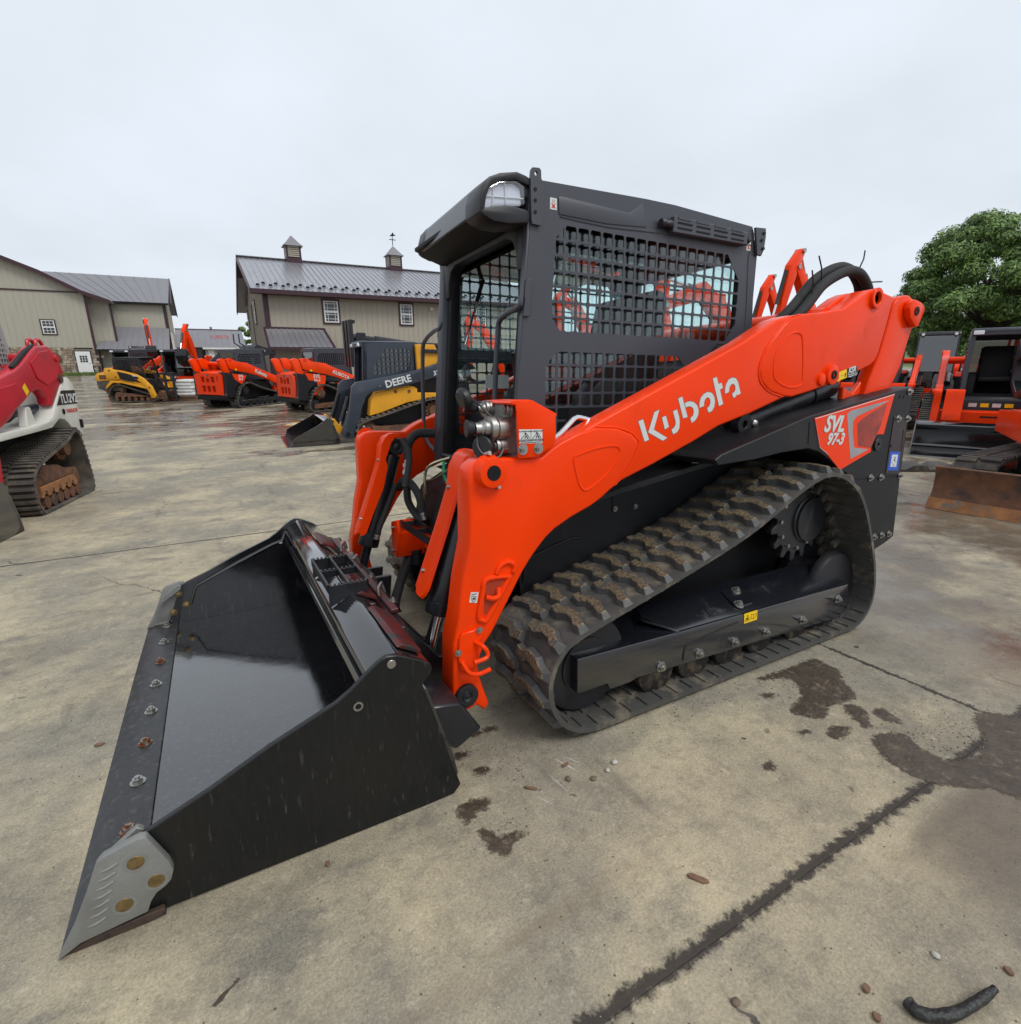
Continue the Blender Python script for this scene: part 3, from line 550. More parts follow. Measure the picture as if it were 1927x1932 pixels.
# cutting edge with bevel
MB().prism([(0.0, 0.002), (0.06, 0.0), (0.164, 0.0), (0.164, 0.022), (0.160, 0.024), (0.045, 0.022)], -1.045, 1.045).build('cutting_edge', WORNEDGE, bucket, bevel=0.0015)
for y in (0.985, 0.748, 0.505, 0.262, 0.018, -0.221, -0.461, -0.701, -0.93):
    inst('edge_bolt', BOLT_RUST if y in (0.505, -0.221, -0.701) else BOLT_ZN, bucket, Matrix.Translation((0.107, y, 0.024)) @ Matrix.Rotation(y*7, 4, 'Z'))
# top lip: closed torque box across the back
MB().prism([(0.797, 0.500), (0.805, 0.520), (0.884, 0.562), (0.900, 0.562), (0.998, 0.508), (0.975, 0.44), (0.93, 0.40), (0.90, 0.38), (0.83, 0.405)], -1.02, 1.02).build('torque_tube', BUCKET, bucket, bevel=0.006, seg=2)
MB().prism([(0.81, 0.41), (0.90, 0.385), (0.99, 0.36), (1.0, 0.33), (0.96, 0.33), (0.88, 0.36), (0.80, 0.39)], -1.02, 1.02).build('lower_fold', BUCKET, bucket, bevel=0.004)
LIPRED = mat('scraped_primer', (0.075, 0.010, 0.010), 0.45, var=0.3, vscale=8, col2=(0.02, 0.02, 0.02), thr=0.5, soft=0.1, nscale=14)
for a, b_ in ((-0.98, -0.62), (-0.46, -0.10), (0.36, 0.62)):
    MB().prism([(0.905, 0.566), (0.925, 0.572), (0.985, 0.538), (0.985, 0.522)], a, b_).build('wear_strip', LIPRED, bucket, bevel=0.002)
# side cutters
CUT = [(0.000, 0.004), (0.043, 0.08), (0.075, 0.15), (0.108, 0.232), (0.122, 0.246), (0.165, 0.258), (0.200, 0.266), (0.215, 0.262), (0.252, 0.170), (0.258, 0.139), (0.250, 0.113), (0.236, 0.100), (0.215, 0.090), (0.200, 0.070), (0.190, 0.044), (0.05, 0.03)]
for sy in (-1, 1):
    c = MB(); c.prism(CUT, sy*1.042, sy*1.068)
    cut = c.build('side_cutter', CASTGREY, bucket, bevel=0.004, seg=2)
    MB().prism([(0.094, 0.16), (0.105, 0.20), (0.19, 0.262), (0.205, 0.25), (0.20, 0.23)], sy*1.0, sy*1.018).build('inner_flange', CASTGREY, cut, bevel=0.002)
    for k in range(7):      # cast grooves
        z = 0.212-k*0.0235; x = 0.106-k*0.0072
        MB().tube([(x, sy*1.066, z-0.004), (x+0.025, sy*1.068, z-0.001), (x+0.045, sy*1.067, z+0.006)], [0.0015, 0.0045, 0.0035], 6).build('cast_rib', CASTGREY, cut)
    for (x, z) in ((0.185, 0.201), (0.219, 0.128), (0.147, 0.092)):
        q = MB(); q.cyl((x, sy*1.058, z), (x, sy*1.0695, z), 0.0185, 20); qn = MB(); qn.lathe((x, sy*1.021, z), (0, -sy, 0), [(0, 0.020), (0.008, 0.020), (0.009, 0.014), (0.021, 0.013), (0.024, 0.008)], 12); qn.build('nut', BRASS, cut)
        q.build('plow_bolt', BRASS, cut, bevel=0.0008)
        MB().ring((x, sy*1.0672, z), (0, sy, 0), 0.019, 0.027, 0.0015, 24).build('counterbore', CASTGREY, cut)
MB().prism([(0.0, 0.001), (0.19, 0.001), (0.225, 0.006), (0.222, 0.028), (0.15, 0.026), (0.06, 0.02)], -1.058, -1.0415).build('wear_shoe', mat('rust_and_recess_shade', (0.050, 0.030, 0.020), 0.75, var=0.4, col2=(0.014, 0.013, 0.012), thr=0.48, nscale=12), bucket, bevel=0.002)  # rust, with the shade of the recess under the cutter put into the colour
pin = MB(); pin.cyl((0.869, -1.046, 0.548), (0.869, -1.035, 0.548), 0.014, 20); pin.build('lip_pin', STEEL, bucket, bevel=0.001)
for (x, z) in ((0.765, 0.437), (0.878, 0.549)):
    for sy in (-1, 1):
        if sy == 1: MB().cyl((x, 1.012, z), (x, 1.0195, z), 0.012, 16).build('plate_hole', DECALW, bucket)
MB().ring((0.762, -1.041, 0.439), (0, -1, 0), 0.009, 0.015, 0.003, 20).build('drain_boss', STEEL, bucket)
MB().cyl((0.762, -1.0405, 0.439), (0.762, -1.0415, 0.439), 0.009, 16).build('drain_hole', DARK, bucket)
# serrated spill step on the lip
st = MB(); x0, x1, y0, y1, z0, z1 = 0.80, 0.955, -0.445, -0.06, 0.585, 0.612
for (a, b_) in (((x0, y0), (x1, y0)), ((x0, y1), (x1, y1)), ((x0, y0), (x0, y1)), ((x1, y0), (x1, y1)), (((x0+x1)/2, y0), ((x0+x1)/2, y1)), ((x0, -0.25), (x1, -0.25))):
    st.bb((min(a[0], b_[0])-0.003, min(a[1], b_[1])-0.003, z0), (max(a[0], b_[0])+0.003, max(a[1], b_[1])+0.003, z1))
step = st.build('spill_step', BLACK, bucket)
tt = MB()
for (a, b_) in (((x0, y0), (x1, y0)), ((x0, y1), (x1, y1)), ((x0, y0), (x0, y1)), ((x1, y0), (x1, y1)), (((x0+x1)/2, y0), ((x0+x1)/2, y1)), ((x0, -0.25), (x1, -0.25))):
    L_ = math.dist(a, b_); n = int(L_/0.016)
    for i in range(n):
        t = (i+0.5)/n; x, y = a[0]+(b_[0]-a[0])*t, a[1]+(b_[1]-a[1])*t; tt.box((x, y, z1+0.004), (0.008, 0.008, 0.008))
tt.build('step_teeth', mat('scratched_teeth', (0.10, 0.10, 0.10), 0.35, 0.6, var=0.5, vscale=60), step, kind='stuff')
for y in (y0, y1): MB().prism([(x0, z0), (x1, z0), (x1, 0.53), (0.89, 0.565), (0.80, 0.525)], y-0.004, y+0.004).build('step_bracket', BLACK, step)
# coupler frame behind the bucket
cp = MB(); cp.prism([(0.965, 0.43), (1.0, 0.51), (1.03, 0.50), (1.10, 0.12), (1.06, 0.05), (1.04, 0.10)], -0.72, 0.72)
coup = cp.build('quick_coupler', BLACK, ML, bevel=0.004)
for y in (-0.62, -0.44, 0.44, 0.62): MB().prism([(1.02, 0.50), (1.06, 0.45), (1.18, 0.30), (1.30, 0.30), (1.28, 0.13), (1.18, 0.10), (1.08, 0.10)], y-0.015, y+0.015).build('coupler_ear', BLACK, coup, bevel=0.004)
MB().prism([(1.03, 0.505), (1.06, 0.50), (1.12, 0.40), (1.09, 0.40)], -0.35, 0.35).build('coupler_bar', BLACK, coup, bevel=0.003)
MB().bb((1.00, -0.60, 0.515), (1.03, -0.05, 0.530)).build('red_bar', LIPRED, coup, bevel=0.002)
MB().bb((1.00, 0.12, 0.515), (1.03, 0.58, 0.530)).build('red_bar', LIPRED, coup, bevel=0.002)
for y in (-0.50, -0.32, -0.16, 0.22, 0.4, 0.55):
    inst('bolt', BOLT, coup, Matrix.Translation((1.035, y, 0.522)) @ Matrix.Rotation(R(25), 4, 'Y'))
for y in (-0.40, 0.05, 0.33):
    MB().tube([(1.00, y-0.03, 0.53), (1.00, y-0.03, 0.56), (1.03, y+0.03, 0.56), (1.04, y+0.03, 0.52)], 0.008, 6).build('latch_lever', STEEL, coup)
MB().prism([(0.93, 0.27), (0.97, 0.33), (1.12, 0.30), (1.20, 0.17), (1.10, 0.12)], -0.98, -0.80).build('weld_on_block', BLACK, coup, bevel=0.008)
# ---- lift arms
BEAM = [(1.885, 1.209), (1.785, 1.231), (2.171, 1.387), (2.618, 1.568), (2.839, 1.675), (2.879, 1.655), (2.797, 1.574), (2.751, 1.501), (2.737, 1.443), (2.756, 1.393), (2.822, 1.349), (2.938, 1.314), (2.709, 1.246), (2.494, 1.194), (2.335, 1.13), (2.102, 1.047), (1.89, 0.978), (1.959, 1.047), (2.005, 1.131), (2.003, 1.154), (1.964, 1.184)]
BEAMF = [(1.60, 1.15), (1.785, 1.231), (2.171, 1.387), (2.618, 1.568), (2.839, 1.675), (2.931, 1.700), (3.10, 1.66), (3.10, 1.36), (2.938, 1.314), (2.709, 1.246), (2.494, 1.194), (2.335, 1.13), (2.102, 1.047), (1.89, 0.978), (1.75, 1.0)]
FRONT = [(1.232, 1.04), (1.236, 1.075), (1.250, 1.098), (1.278, 1.117), (1.311, 1.125), (1.406, 1.12), (1.528, 1.113), (1.577, 1.145), (1.622, 1.168), (1.702, 1.198), (1.791, 1.215), (1.885, 1.209), (1.964, 1.184), (2.003, 1.154), (2.005, 1.131), (1.959, 1.047), (1.89, 0.974), (1.865, 0.960), (1.821, 0.931), (1.772, 0.905), (1.669, 0.867), (1.593, 0.831), (1.553, 0.802), (1.514, 0.763), (1.48, 0.724), (1.447, 0.68), (1.403, 0.608), (1.354, 0.528), (1.316, 0.467), (1.279, 0.422), (1.262, 0.38), (1.251, 0.338), (1.258, 0.289), (1.275, 0.231), (1.296, 0.166), (1.276, 0.143), (1.24, 0.178), (1.216, 0.168), (1.190, 0.168), (1.168, 0.180), (1.153, 0.199), (1.144, 0.241), (1.152, 0.455), (1.176, 0.551), (1.197, 0.69), (1.228, 0.823), (1.230, 0.925)]
REAR = [(3.01, 1.71), (3.15, 1.725), (3.343, 1.754), (3.45, 1.800), (3.567, 1.863), (3.611, 1.873), (3.72, 1.861), (3.800, 1.850), (3.829, 1.848), (3.806, 1.814), (3.777, 1.688), (3.735, 1.543), (3.71, 1.505), (3.671, 1.482), (3.496, 1.429), (3.343, 1.387), (3.155, 1.347), (3.002, 1.319), (2.938, 1.322), (2.822, 1.349), (2.756, 1.393), (2.737, 1.443), (2.751, 1.501), (2.797, 1.574), (2.879, 1.649), (2.931, 1.69)]
def oval(pts, k=4): return crom2(pts, k)
def lift_arm(sy):
    a = MB(); a.prism(BEAMF, sy*0.842, sy*0.740); arm = a.build('lift_arm', ORANGE, ML, bevel=0.012, seg=3)
    MB().prism(FRONT, sy*0.850, sy*0.735).build('front_casting', ORANGE, arm, bevel=0.011, seg=3)
    MB().prism(REAR, sy*0.850, sy*0.735).build('rear_casting', ORANGE, arm, bevel=0.011, seg=3)
    MB().tube([(x, sy*0.849, z) for x, z in [(1.675, 1.097), (1.698, 1.114), (1.794, 1.135), (1.880, 1.138), (1.906, 1.111), (1.86, 1.054), (1.818, 1.012), (1.745, 0.973), (1.714, 0.984), (1.695, 1.023)]], 0.0055, 6, closed=True, smooth=3).build('embossed_rib', ORANGE, arm)
    MB().tube([(x, sy*0.849, z) for x, z in [(2.945, 1.618), (3.005, 1.619), (3.034, 1.585), (3.069, 1.41), (3.044, 1.373), (2.967, 1.367), (2.889, 1.386), (2.838, 1.423), (2.834, 1.51), (2.879, 1.574)]], 0.0055, 6, closed=True, smooth=3).build('embossed_rib', ORANGE, arm)
    for P_ in ([(1.785, 1.216), (1.885, 1.210), (1.964, 1.185), (2.004, 1.154), (2.006, 1.131), (1.960, 1.046), (1.89, 0.976)], [(3.0, 1.706), (2.931, 1.690), (2.879, 1.650), (2.797, 1.575), (2.750, 1.501), (2.736, 1.443), (2.755, 1.392), (2.821, 1.348), (2.936, 1.321)]):
        rw = random.Random(5); Q_ = crom([Vector((x, sy*0.8435, z)) for x, z in P_], 9)
        MB().tube([q+Vector((rw.uniform(-.001, .001), 0, rw.uniform(-.001, .001))) for q in Q_], [0.0042+rw.uniform(-.0008, .0008) for _ in Q_], 6).build('weld_bead', ORANGE, arm)
    # front pin boss
    MB().lathe((1.308, sy*0.84, 1.078), (0, sy, 0), [(0, 0.062), (0.02, 0.058), (0.028, 0.053), (0.048, 0.053), (0.05, 0.050)], 32).build('pin_boss', ORANGE, arm, bevel=0.002)
    q = MB(); q.cyl((1.308, sy*0.885, 1.078), (1.308, sy*0.8915, 1.078), 0.027, 28); q.cyl((1.308, sy*0.8915, 1.078), (1.308, sy*0.8925, 1.078), 0.004, 8); q.build('arm_pin', DARK, arm)
    for p in ((1.30, 1.140), (1.336, 1.018)): MB().cyl((p[0], sy*0.845, p[1]), (p[0]+0.004, sy*0.868, p[1]+0.006), 0.008, 8).build('grease_fitting', STEEL, arm)
    # bottom hinge disc
    MB().lathe((1.196, sy*0.845, 0.238), (0, sy, 0), [(0, 0.046), (0.022, 0.045), (0.024, 0.040), (0.021, 0.022), (0.024, 0.020), (0.019, 0.012), (0.022, 0.004)], 32).build('hinge_disc', PLASTIC, arm)
    # rear pins
    MB().ring((3.624, sy*0.845, 1.826), (0, sy, 0), 0.032, 0.052, 0.022, 28).build('rear_boss', ORANGE, arm, bevel=0.002)
    MB().cyl((3.624, sy*0.846, 1.826), (3.624, sy*0.85, 1.826), 0.032, 24).build('boss_bore', mat('bore_brown', (0.22, 0.03, 0.01), 0.6), arm)
    MB().lathe((3.302, sy*0.845, 1.429), (0, sy, 0), [(0, 0.052), (0.022, 0.050), (0.024, 0.046)], 28).build('lift_boss', ORANGE, arm)
    MB().ring((3.302, sy*0.868, 1.429), (0, sy, 0), 0.009, 0.022, 0.006, 24).build('lift_pin', DARK, arm)
    MB().lathe((3.222, sy*0.845, 1.405), (0, sy, 0), [(0, 0.032), (0.016, 0.030), (0.018, 0.026)], 20).build('lock_plate', ORANGE, arm)
    # boxed toe pocket in the leg
    MB().tube([(x, sy*0.852, z) for x, z in [(1.332, 0.640+0.055), (1.345, 0.722), (1.378, 0.735), (1.408, 0.716), (1.405, 0.690)]], 0.011, 8, smooth=3).build('step_rim', ORANGE, arm)
    MB().tube([(x, sy*0.853, z) for x, z in [(1.275, 0.640), (1.278, 0.668), (1.300, 0.684), (1.382, 0.676), (1.375, 0.655), (1.292, 0.528), (1.272, 0.524), (1.254, 0.545)]], 0.010, 8, closed=True, smooth=3).build('step_rim', ORANGE, arm)
    MB().prism([(1.284, 0.637), (1.287, 0.660), (1.302, 0.670), (1.368, 0.668), (1.290, 0.545), (1.278, 0.543)], sy*0.848, sy*0.8515).build('step_recess', mat('shaded_recess_orange', (0.33, 0.030, 0.006), 0.5), arm)  # pocket shade painted as a darker orange on a thin inlay
    MB().tube([(1.289, sy*0.853, 0.612), (1.31, sy*0.866, 0.607), (1.335, sy*0.862, 0.612), (1.340, sy*0.85, 0.640)], 0.010, 8, smooth=3).build('toe_hook', ORANGE, arm)
    pl = MB(); pl.prism([(1.166, 0.395), (1.172, 0.47), (1.183, 0.494), (1.225, 0.496), (1.262, 0.503), (1.274, 0.484), (1.252, 0.438), (1.240, 0.365), (1.206, 0.328), (1.170, 0.352)], sy*0.851, sy*0.862); lp = pl.build('lock_plate', ORANGE, arm, bevel=0.003)
    MB().tube([(1.234, sy*0.86, 0.449), (1.252, sy*0.895, 0.440), (1.266, sy*0.90, 0.415), (1.256, sy*0.905, 0.398), (1.205, sy*0.91, 0.396)], 0.0085, 8, smooth=4).build('hose_hook', ORANGE, lp)
    MB().tube([(1.178, sy*0.86, 0.385), (1.185, sy*0.895, 0.362), (1.200, sy*0.90, 0.348), (1.228, sy*0.905, 0.342), (1.272, sy*0.91, 0.352)], 0.0085, 8, smooth=4).build('hose_hook', ORANGE, lp)
    for p in ((1.165, 0.424), (1.252, 0.494)): inst('bolt', BOLT_S, lp, at_ny(p[0], -0.863, p[1]) if sy < 0 else Matrix.Rotation(math.pi, 4, 'Z') @ at_ny(-p[0], -0.863, p[1]))
    # rear lever link
    le = MB(); le.prism([(3.825, 1.70), (3.863, 1.820), (3.895, 1.850), (3.936, 1.866), (3.985, 1.874), (4.012, 1.874), (4.075, 1.852), (4.128, 1.826), (4.145, 1.797), (4.125, 1.745), (4.097, 1.697), (4.064, 1.598), (4.035, 1.49), (3.951, 1.354), (3.924, 1.25), (3.70, 1.20), (3.690, 1.33), (3.726, 1.424), (3.789, 1.554)], sy*0.832, sy*0.76)
    lv = le.build('lever_link', ORANGE, arm, bevel=0.010, seg=3)
    MB().prism([(3.955, 1.80), (3.965, 1.83), (4.0, 1.848), (4.075, 1.838), (4.122, 1.815), (4.13, 1.795), (4.085, 1.708), (4.06, 1.70), (3.985, 1.745)], sy*0.833, sy*0.868).build('link_boss', ORANGE, lv, bevel=0.006, seg=2)
    MB().ring((4.035, sy*0.868, 1.786), (0, sy, 0), 0.010, 0.024, 0.005, 24).build('link_pin', DARK, lv)
    # lift cylinder below the beam
    MB().cyl((2.78, sy*0.69, 1.185), (3.50, sy*0.69, 1.36), 0.062, 24).build('lift_cylinder', BLACK, arm, bevel=0.003)
    MB().cyl((3.36, sy*0.69, 1.327), (3.56, sy*0.69, 1.378), 0.070, 24).build('cylinder_gland', BLACK, arm, bevel=0.004)
    MB().ring((2.765, sy*0.73, 1.19), (0, sy, 0), 0.018, 0.052, 0.045, 28).build('cylinder_eye', PLASTIC, arm, bevel=0.003)
    MB().lathe((2.835, sy*0.76, 1.192), (0, sy, 0), [(0, 0.020), (0.02, 0.020), (0.028, 0.012), (0.03, 0.004)], 16).build('pin_bolt', STEEL, arm)
    MB().prism([(3.53, 1.37), (3.63, 1.33), (3.70, 1.40), (3.70, 1.30), (3.66, 1.27), (3.62, 1.24), (3.57, 1.26), (3.53, 1.30)], sy*0.80, sy*0.77).build('control_link', ORANGE_D, arm, bevel=0.004)
    MB().cyl((3.61, sy*0.815, 1.285), (3.61, sy*0.80, 1.285), 0.030, 18).build('control_pin', DARK, arm)
    return arm
armN = lift_arm(-1); armF = lift_arm(1)
# wordmark on the near arm, strokes traced one by one (x, z) on the arm side
WORD = {
    'K1': [(2.002, 1.231), (2.027, 1.239), (2.066, 1.153), (2.042, 1.146)],
    'K2': [(2.088, 1.266), (2.115, 1.276), (2.09, 1.194), (2.17, 1.156), (2.146, 1.145), (2.06, 1.184)],
    'u1': [(2.133, 1.243), (2.155, 1.25), (2.177, 1.203), (2.154, 1.192)],
    'u2': [(2.195, 1.267), (2.218, 1.275), (2.234, 1.243), (2.24, 1.219), (2.239, 1.195), (2.228, 1.178), (2.205, 1.17), (2.193, 1.19), (2.208, 1.198), (2.215, 1.209), (2.214, 1.225)],
    'b1': [(2.221, 1.32), (2.245, 1.328), (2.259, 1.297), (2.285, 1.241), (2.259, 1.236)],
    'b2': [(2.262, 1.3), (2.278, 1.306), (2.297, 1.308), (2.32, 1.303), (2.341, 1.289), (2.351, 1.269), (2.35, 1.246), (2.336, 1.226), (2.313, 1.215), (2.303, 1.235), (2.319, 1.247), (2.321, 1.264), (2.315, 1.279), (2.299, 1.286), (2.284, 1.286), (2.27, 1.282)],
    'o': [(2.356, 1.279), (2.353, 1.301), (2.359, 1.322), (2.376, 1.338), (2.401, 1.347), (2.426, 1.343), (2.444, 1.327), (2.452, 1.305), (2.449, 1.28), (2.436, 1.263), (2.416, 1.257), (2.404, 1.276), (2.416, 1.284), (2.423, 1.297), (2.421, 1.311), (2.412, 1.321), (2.4, 1.324), (2.387, 1.316), (2.382, 1.303), (2.383, 1.286)],
    't': [(2.426, 1.404), (2.451, 1.411), (2.466, 1.38), (2.485, 1.387), (2.497, 1.364), (2.478, 1.357), (2.507, 1.293), (2.481, 1.284)],
    'a': [(2.515, 1.338), (2.512, 1.359), (2.516, 1.38), (2.53, 1.4), (2.555, 1.41), (2.578, 1.407), (2.595, 1.391), (2.621, 1.34), (2.6, 1.33), (2.596, 1.339), (2.589, 1.325), (2.574, 1.319), (2.562, 1.339), (2.576, 1.345), (2.583, 1.358), (2.577, 1.375), (2.564, 1.383), (2.55, 1.379), (2.54, 1.366), (2.54, 1.346)],
}
wm = MB(); ol = MB()
for k, P in WORD.items():
    wm.prism(P, -0.8424, -0.8432)
    cx = sum(p[0] for p in P)/len(P); cz = sum(p[1] for p in P)/len(P)
    n = len(P); Q = []
    ar = area(P); sgn = 1 if ar > 0 else -1
    for i in range(n):      # thin dark outline round each stroke
        a, b_, c = Vector(P[i-1]), Vector(P[i]), Vector(P[(i+1) % n]); e = ((b_-a).normalized()+(c-b_).normalized()); nn = Vector((e.y, -e.x)).normalized()*sgn
        Q.append(tuple(b_+nn*0.0028))
    ol.prism(Q, -0.8421, -0.8426)
wm.build('lettering', DECALW, armN); ol.build('lettering_outline', mat('decal_outline', (0.10, 0.09, 0.09), 0.5), armN)
# small decals on the near arm
MB().prism([(3.339, 1.434), (3.443, 1.460), (3.454, 1.417), (3.353, 1.392)], -0.8505, -0.8515).build('warning_decal', DECALY, armN)
d = MB(); d.tube([(3.352, -0.852, 1.402), (3.365, -0.852, 1.432), (3.384, -0.852, 1.411)], 0.0012, 4, closed=True); d.bb((3.364, -0.853, 1.412), (3.370, -0.852, 1.422)); d.bb((3.432, -0.853, 1.420), (3.440, -0.852, 1.440)); d.bb((3.40, -0.853, 1.424), (3.405, -0.852, 1.427)); d.bb((3.412, -0.853, 1.427), (3.417, -0.852, 1.430)); d.build('decal_symbol', DECALK, armN)
MB().prism([(3.447, 1.462), (3.540, 1.480), (3.556, 1.443), (3.535, 1.425), (3.500, 1.418), (3.457, 1.414)], -0.8503, -0.8508).build('decal_ground', DECALK, armN)
lettering('KSR', DECALW, armN, (3.497, -0.8512, 1.4445), 0.040, R(11), shear=0.3, bold=0.0012)
MB().tube([(3.460, -0.8515, 1.434), (3.48, -0.8515, 1.430), (3.505, -0.8515, 1.439), (3.548, -0.8515, 1.441)], 0.0022, 4, smooth=3).build('decal_wave', DECALW, armN)
MB().tube([(3.462, -0.8515, 1.424), (3.485, -0.8515, 1.421), (3.51, -0.8515, 1.430), (3.545, -0.8515, 1.432)], 0.0022, 4, smooth=3).build('decal_wave', DECALW, armN)
MB().prism([(1.227, 0.643), (1.258, 0.637), (1.250, 0.597), (1.219, 0.605)], -0.8505, -0.8512).build('hook_decal', DECALW, armN)
d = MB(); d.tube([(1.230, -0.852, 0.612), (1.229, -0.852, 0.627), (1.247, -0.852, 0.624), (1.245, -0.852, 0.610), (1.236, -0.852, 0.602)], 0.0011, 4, closed=True); d.cyl((1.238, -0.8513, 0.616), (1.238, -0.8518, 0.616), 0.005, 10); d.bb((1.228, -0.852, 0.632), (1.250, -0.8515, 0.6345)); d.build('decal_symbol', DECALK, armN)
# coupler manifold guard and quick couplers on the near arm
BR = [(1.421, 1.118), (1.418, 1.128), (1.412, 1.286), (1.406, 1.316), (1.477, 1.323), (1.578, 1.273), (1.580, 1.179), (1.560, 1.157), (1.504, 1.119)]
mg = MB(); mg.prism(BR, -0.868, -0.858); guard = mg.build('manifold_guard', ORANGE, armN, bevel=0.004, seg=2)
MB().prism([(1.385, 1.312), (1.395, 1.322), (1.47, 1.325), (1.478, 1.316), (1.40, 1.306)], -0.866, -0.66).build('guard_flange', ORANGE, guard, bevel=0.003)
MB().prism([(1.478, 1.322), (1.482, 1.312), (1.582, 1.262), (1.586, 1.272)], -0.866, -0.66).build('guard_flange', ORANGE, guard, bevel=0.003)
for x in (1.436, 1.501): inst('bolt', BOLT, guard, at_ny(x, -0.868, 1.151))
MB().prism([(1.420, 1.222), (1.518, 1.219), (1.519, 1.169), (1.422, 1.172)], -0.8685, -0.8692).build('instruction_plate', DECALW, guard)
d = MB()
for cx in (1.446, 1.494):
    d.tube([(cx-0.018, -0.8698, 1.187), (cx-0.005, -0.8698, 1.200), (cx+0.006, -0.8698, 1.206), (cx+0.018, -0.8698, 1.188)], 0.0011, 4); d.tube([(cx-0.002, -0.8698, 1.190), (cx+0.003, -0.8698, 1.200), (cx+0.010, -0.8698, 1.189)], 0.0022, 4); d.cyl((cx, -0.8695, 1.207), (cx, -0.87, 1.207), 0.0035, 8)
d.bb((1.469, -0.87, 1.187), (1.4702, -0.8695, 1.219)); d.bb((1.421, -0.87, 1.184), (1.519, -0.8695, 1.1855)); d.build('decal_symbol', DECALK, guard)
lettering('For STD flow model', DECALK, guard, (1.445, -0.8695, 1.2125), 0.0062)
lettering('For High flow model', DECALK, guard, (1.4945, -0.8695, 1.2120), 0.0062)
lettering('TO RELEASE AUXILIARY HYD. PRESSURE', DECALK, guard, (1.471, -0.8695, 1.1785), 0.0060)
lettering('Turn the switch OFF with releasing of front lever', DECALK, guard, (1.471, -0.8695, 1.173), 0.0046)
blk = MB().bb((1.395, -0.80, 1.13), (1.45, -0.64, 1.31)).build('manifold_block', CASTGREY, armN, bevel=0.006, seg=2)
def coupler(y, z, r, x1=1.40, x0=1.315, cap=True):
    L_ = x1-x0
    MB().lathe((x1, y, z), (-1, 0, 0.0), [(0, r), (L_*0.35, r), (L_*0.37, r*0.88), (L_*0.42, r*0.88), (L_*0.44, r*1.08), (L_*0.58, r*1.08), (L_*0.60, r*0.72), (L_*0.72, r*0.72), (L_*0.74, r*0.62), (L_*0.80, r*0.66), (L_*0.83, r*0.56), (L_, r*0.56), (L_, r*0.30), (L_*0.9, r*0.28)], 28).build('quick_coupler_tip', STEEL, blk)
coupler(-0.785, 1.224, 0.042, 1.415, 1.285)
coupler(-0.785, 1.158, 0.030, 1.41, 1.330)
coupler(-0.71, 1.292, 0.028, 1.40, 1.335); coupler(-0.80, 1.290, 0.026, 1.45, 1.395)
MB().cyl((1.340, -0.785, 1.158), (1.30, -0.81, 1.161), 0.034, 24, r1=0.041).build('dust_cap', PLASTIC, blk, bevel=0.004)
MB().cyl((1.285, -0.785, 1.226), (1.255, -0.78, 1.226), 0.024, 20, r1=0.032).build('dust_cap', PLASTIC, blk, bevel=0.003)
MB().cyl((1.335, -0.70, 1.292), (1.30, -0.69, 1.310), 0.022, 20, r1=0.034).build('dust_cap', PLASTIC, blk, bevel=0.003)
MB().lathe((1.292, -0.72, 1.335), (-0.8, 0, -0.35), [(0, 0.036), (0.01, 0.040), (0.022, 0.040), (0.026, 0.034), (0.032, 0.030)], 24).build('dust_cap', PLASTIC, blk)
MB().tube([(1.405, -0.80, 1.18), (1.36, -0.83, 1.125), (1.31, -0.82, 1.132), (1.29, -0.80, 1.165), (1.30, -0.78, 1.22)], 0.005, 6, smooth=5).build('cap_strap', PLASTIC, blk)
MB().tube([(1.40, -0.77, 1.25), (1.36, -0.80, 1.255), (1.315, -0.76, 1.31), (1.30, -0.71, 1.33)], 0.004, 6, smooth=5).build('cap_strap', PLASTIC, blk)
MB().tube([(1.60, -0.80, 1.165), (1.66, -0.78, 1.192), (1.725, -0.76, 1.235), (1.76, -0.75, 1.250), (1.81, -0.75, 1.240), (1.91, -0.77, 1.212)], 0.011, 10, smooth=2).build('grab_rail', CHROME, armN)
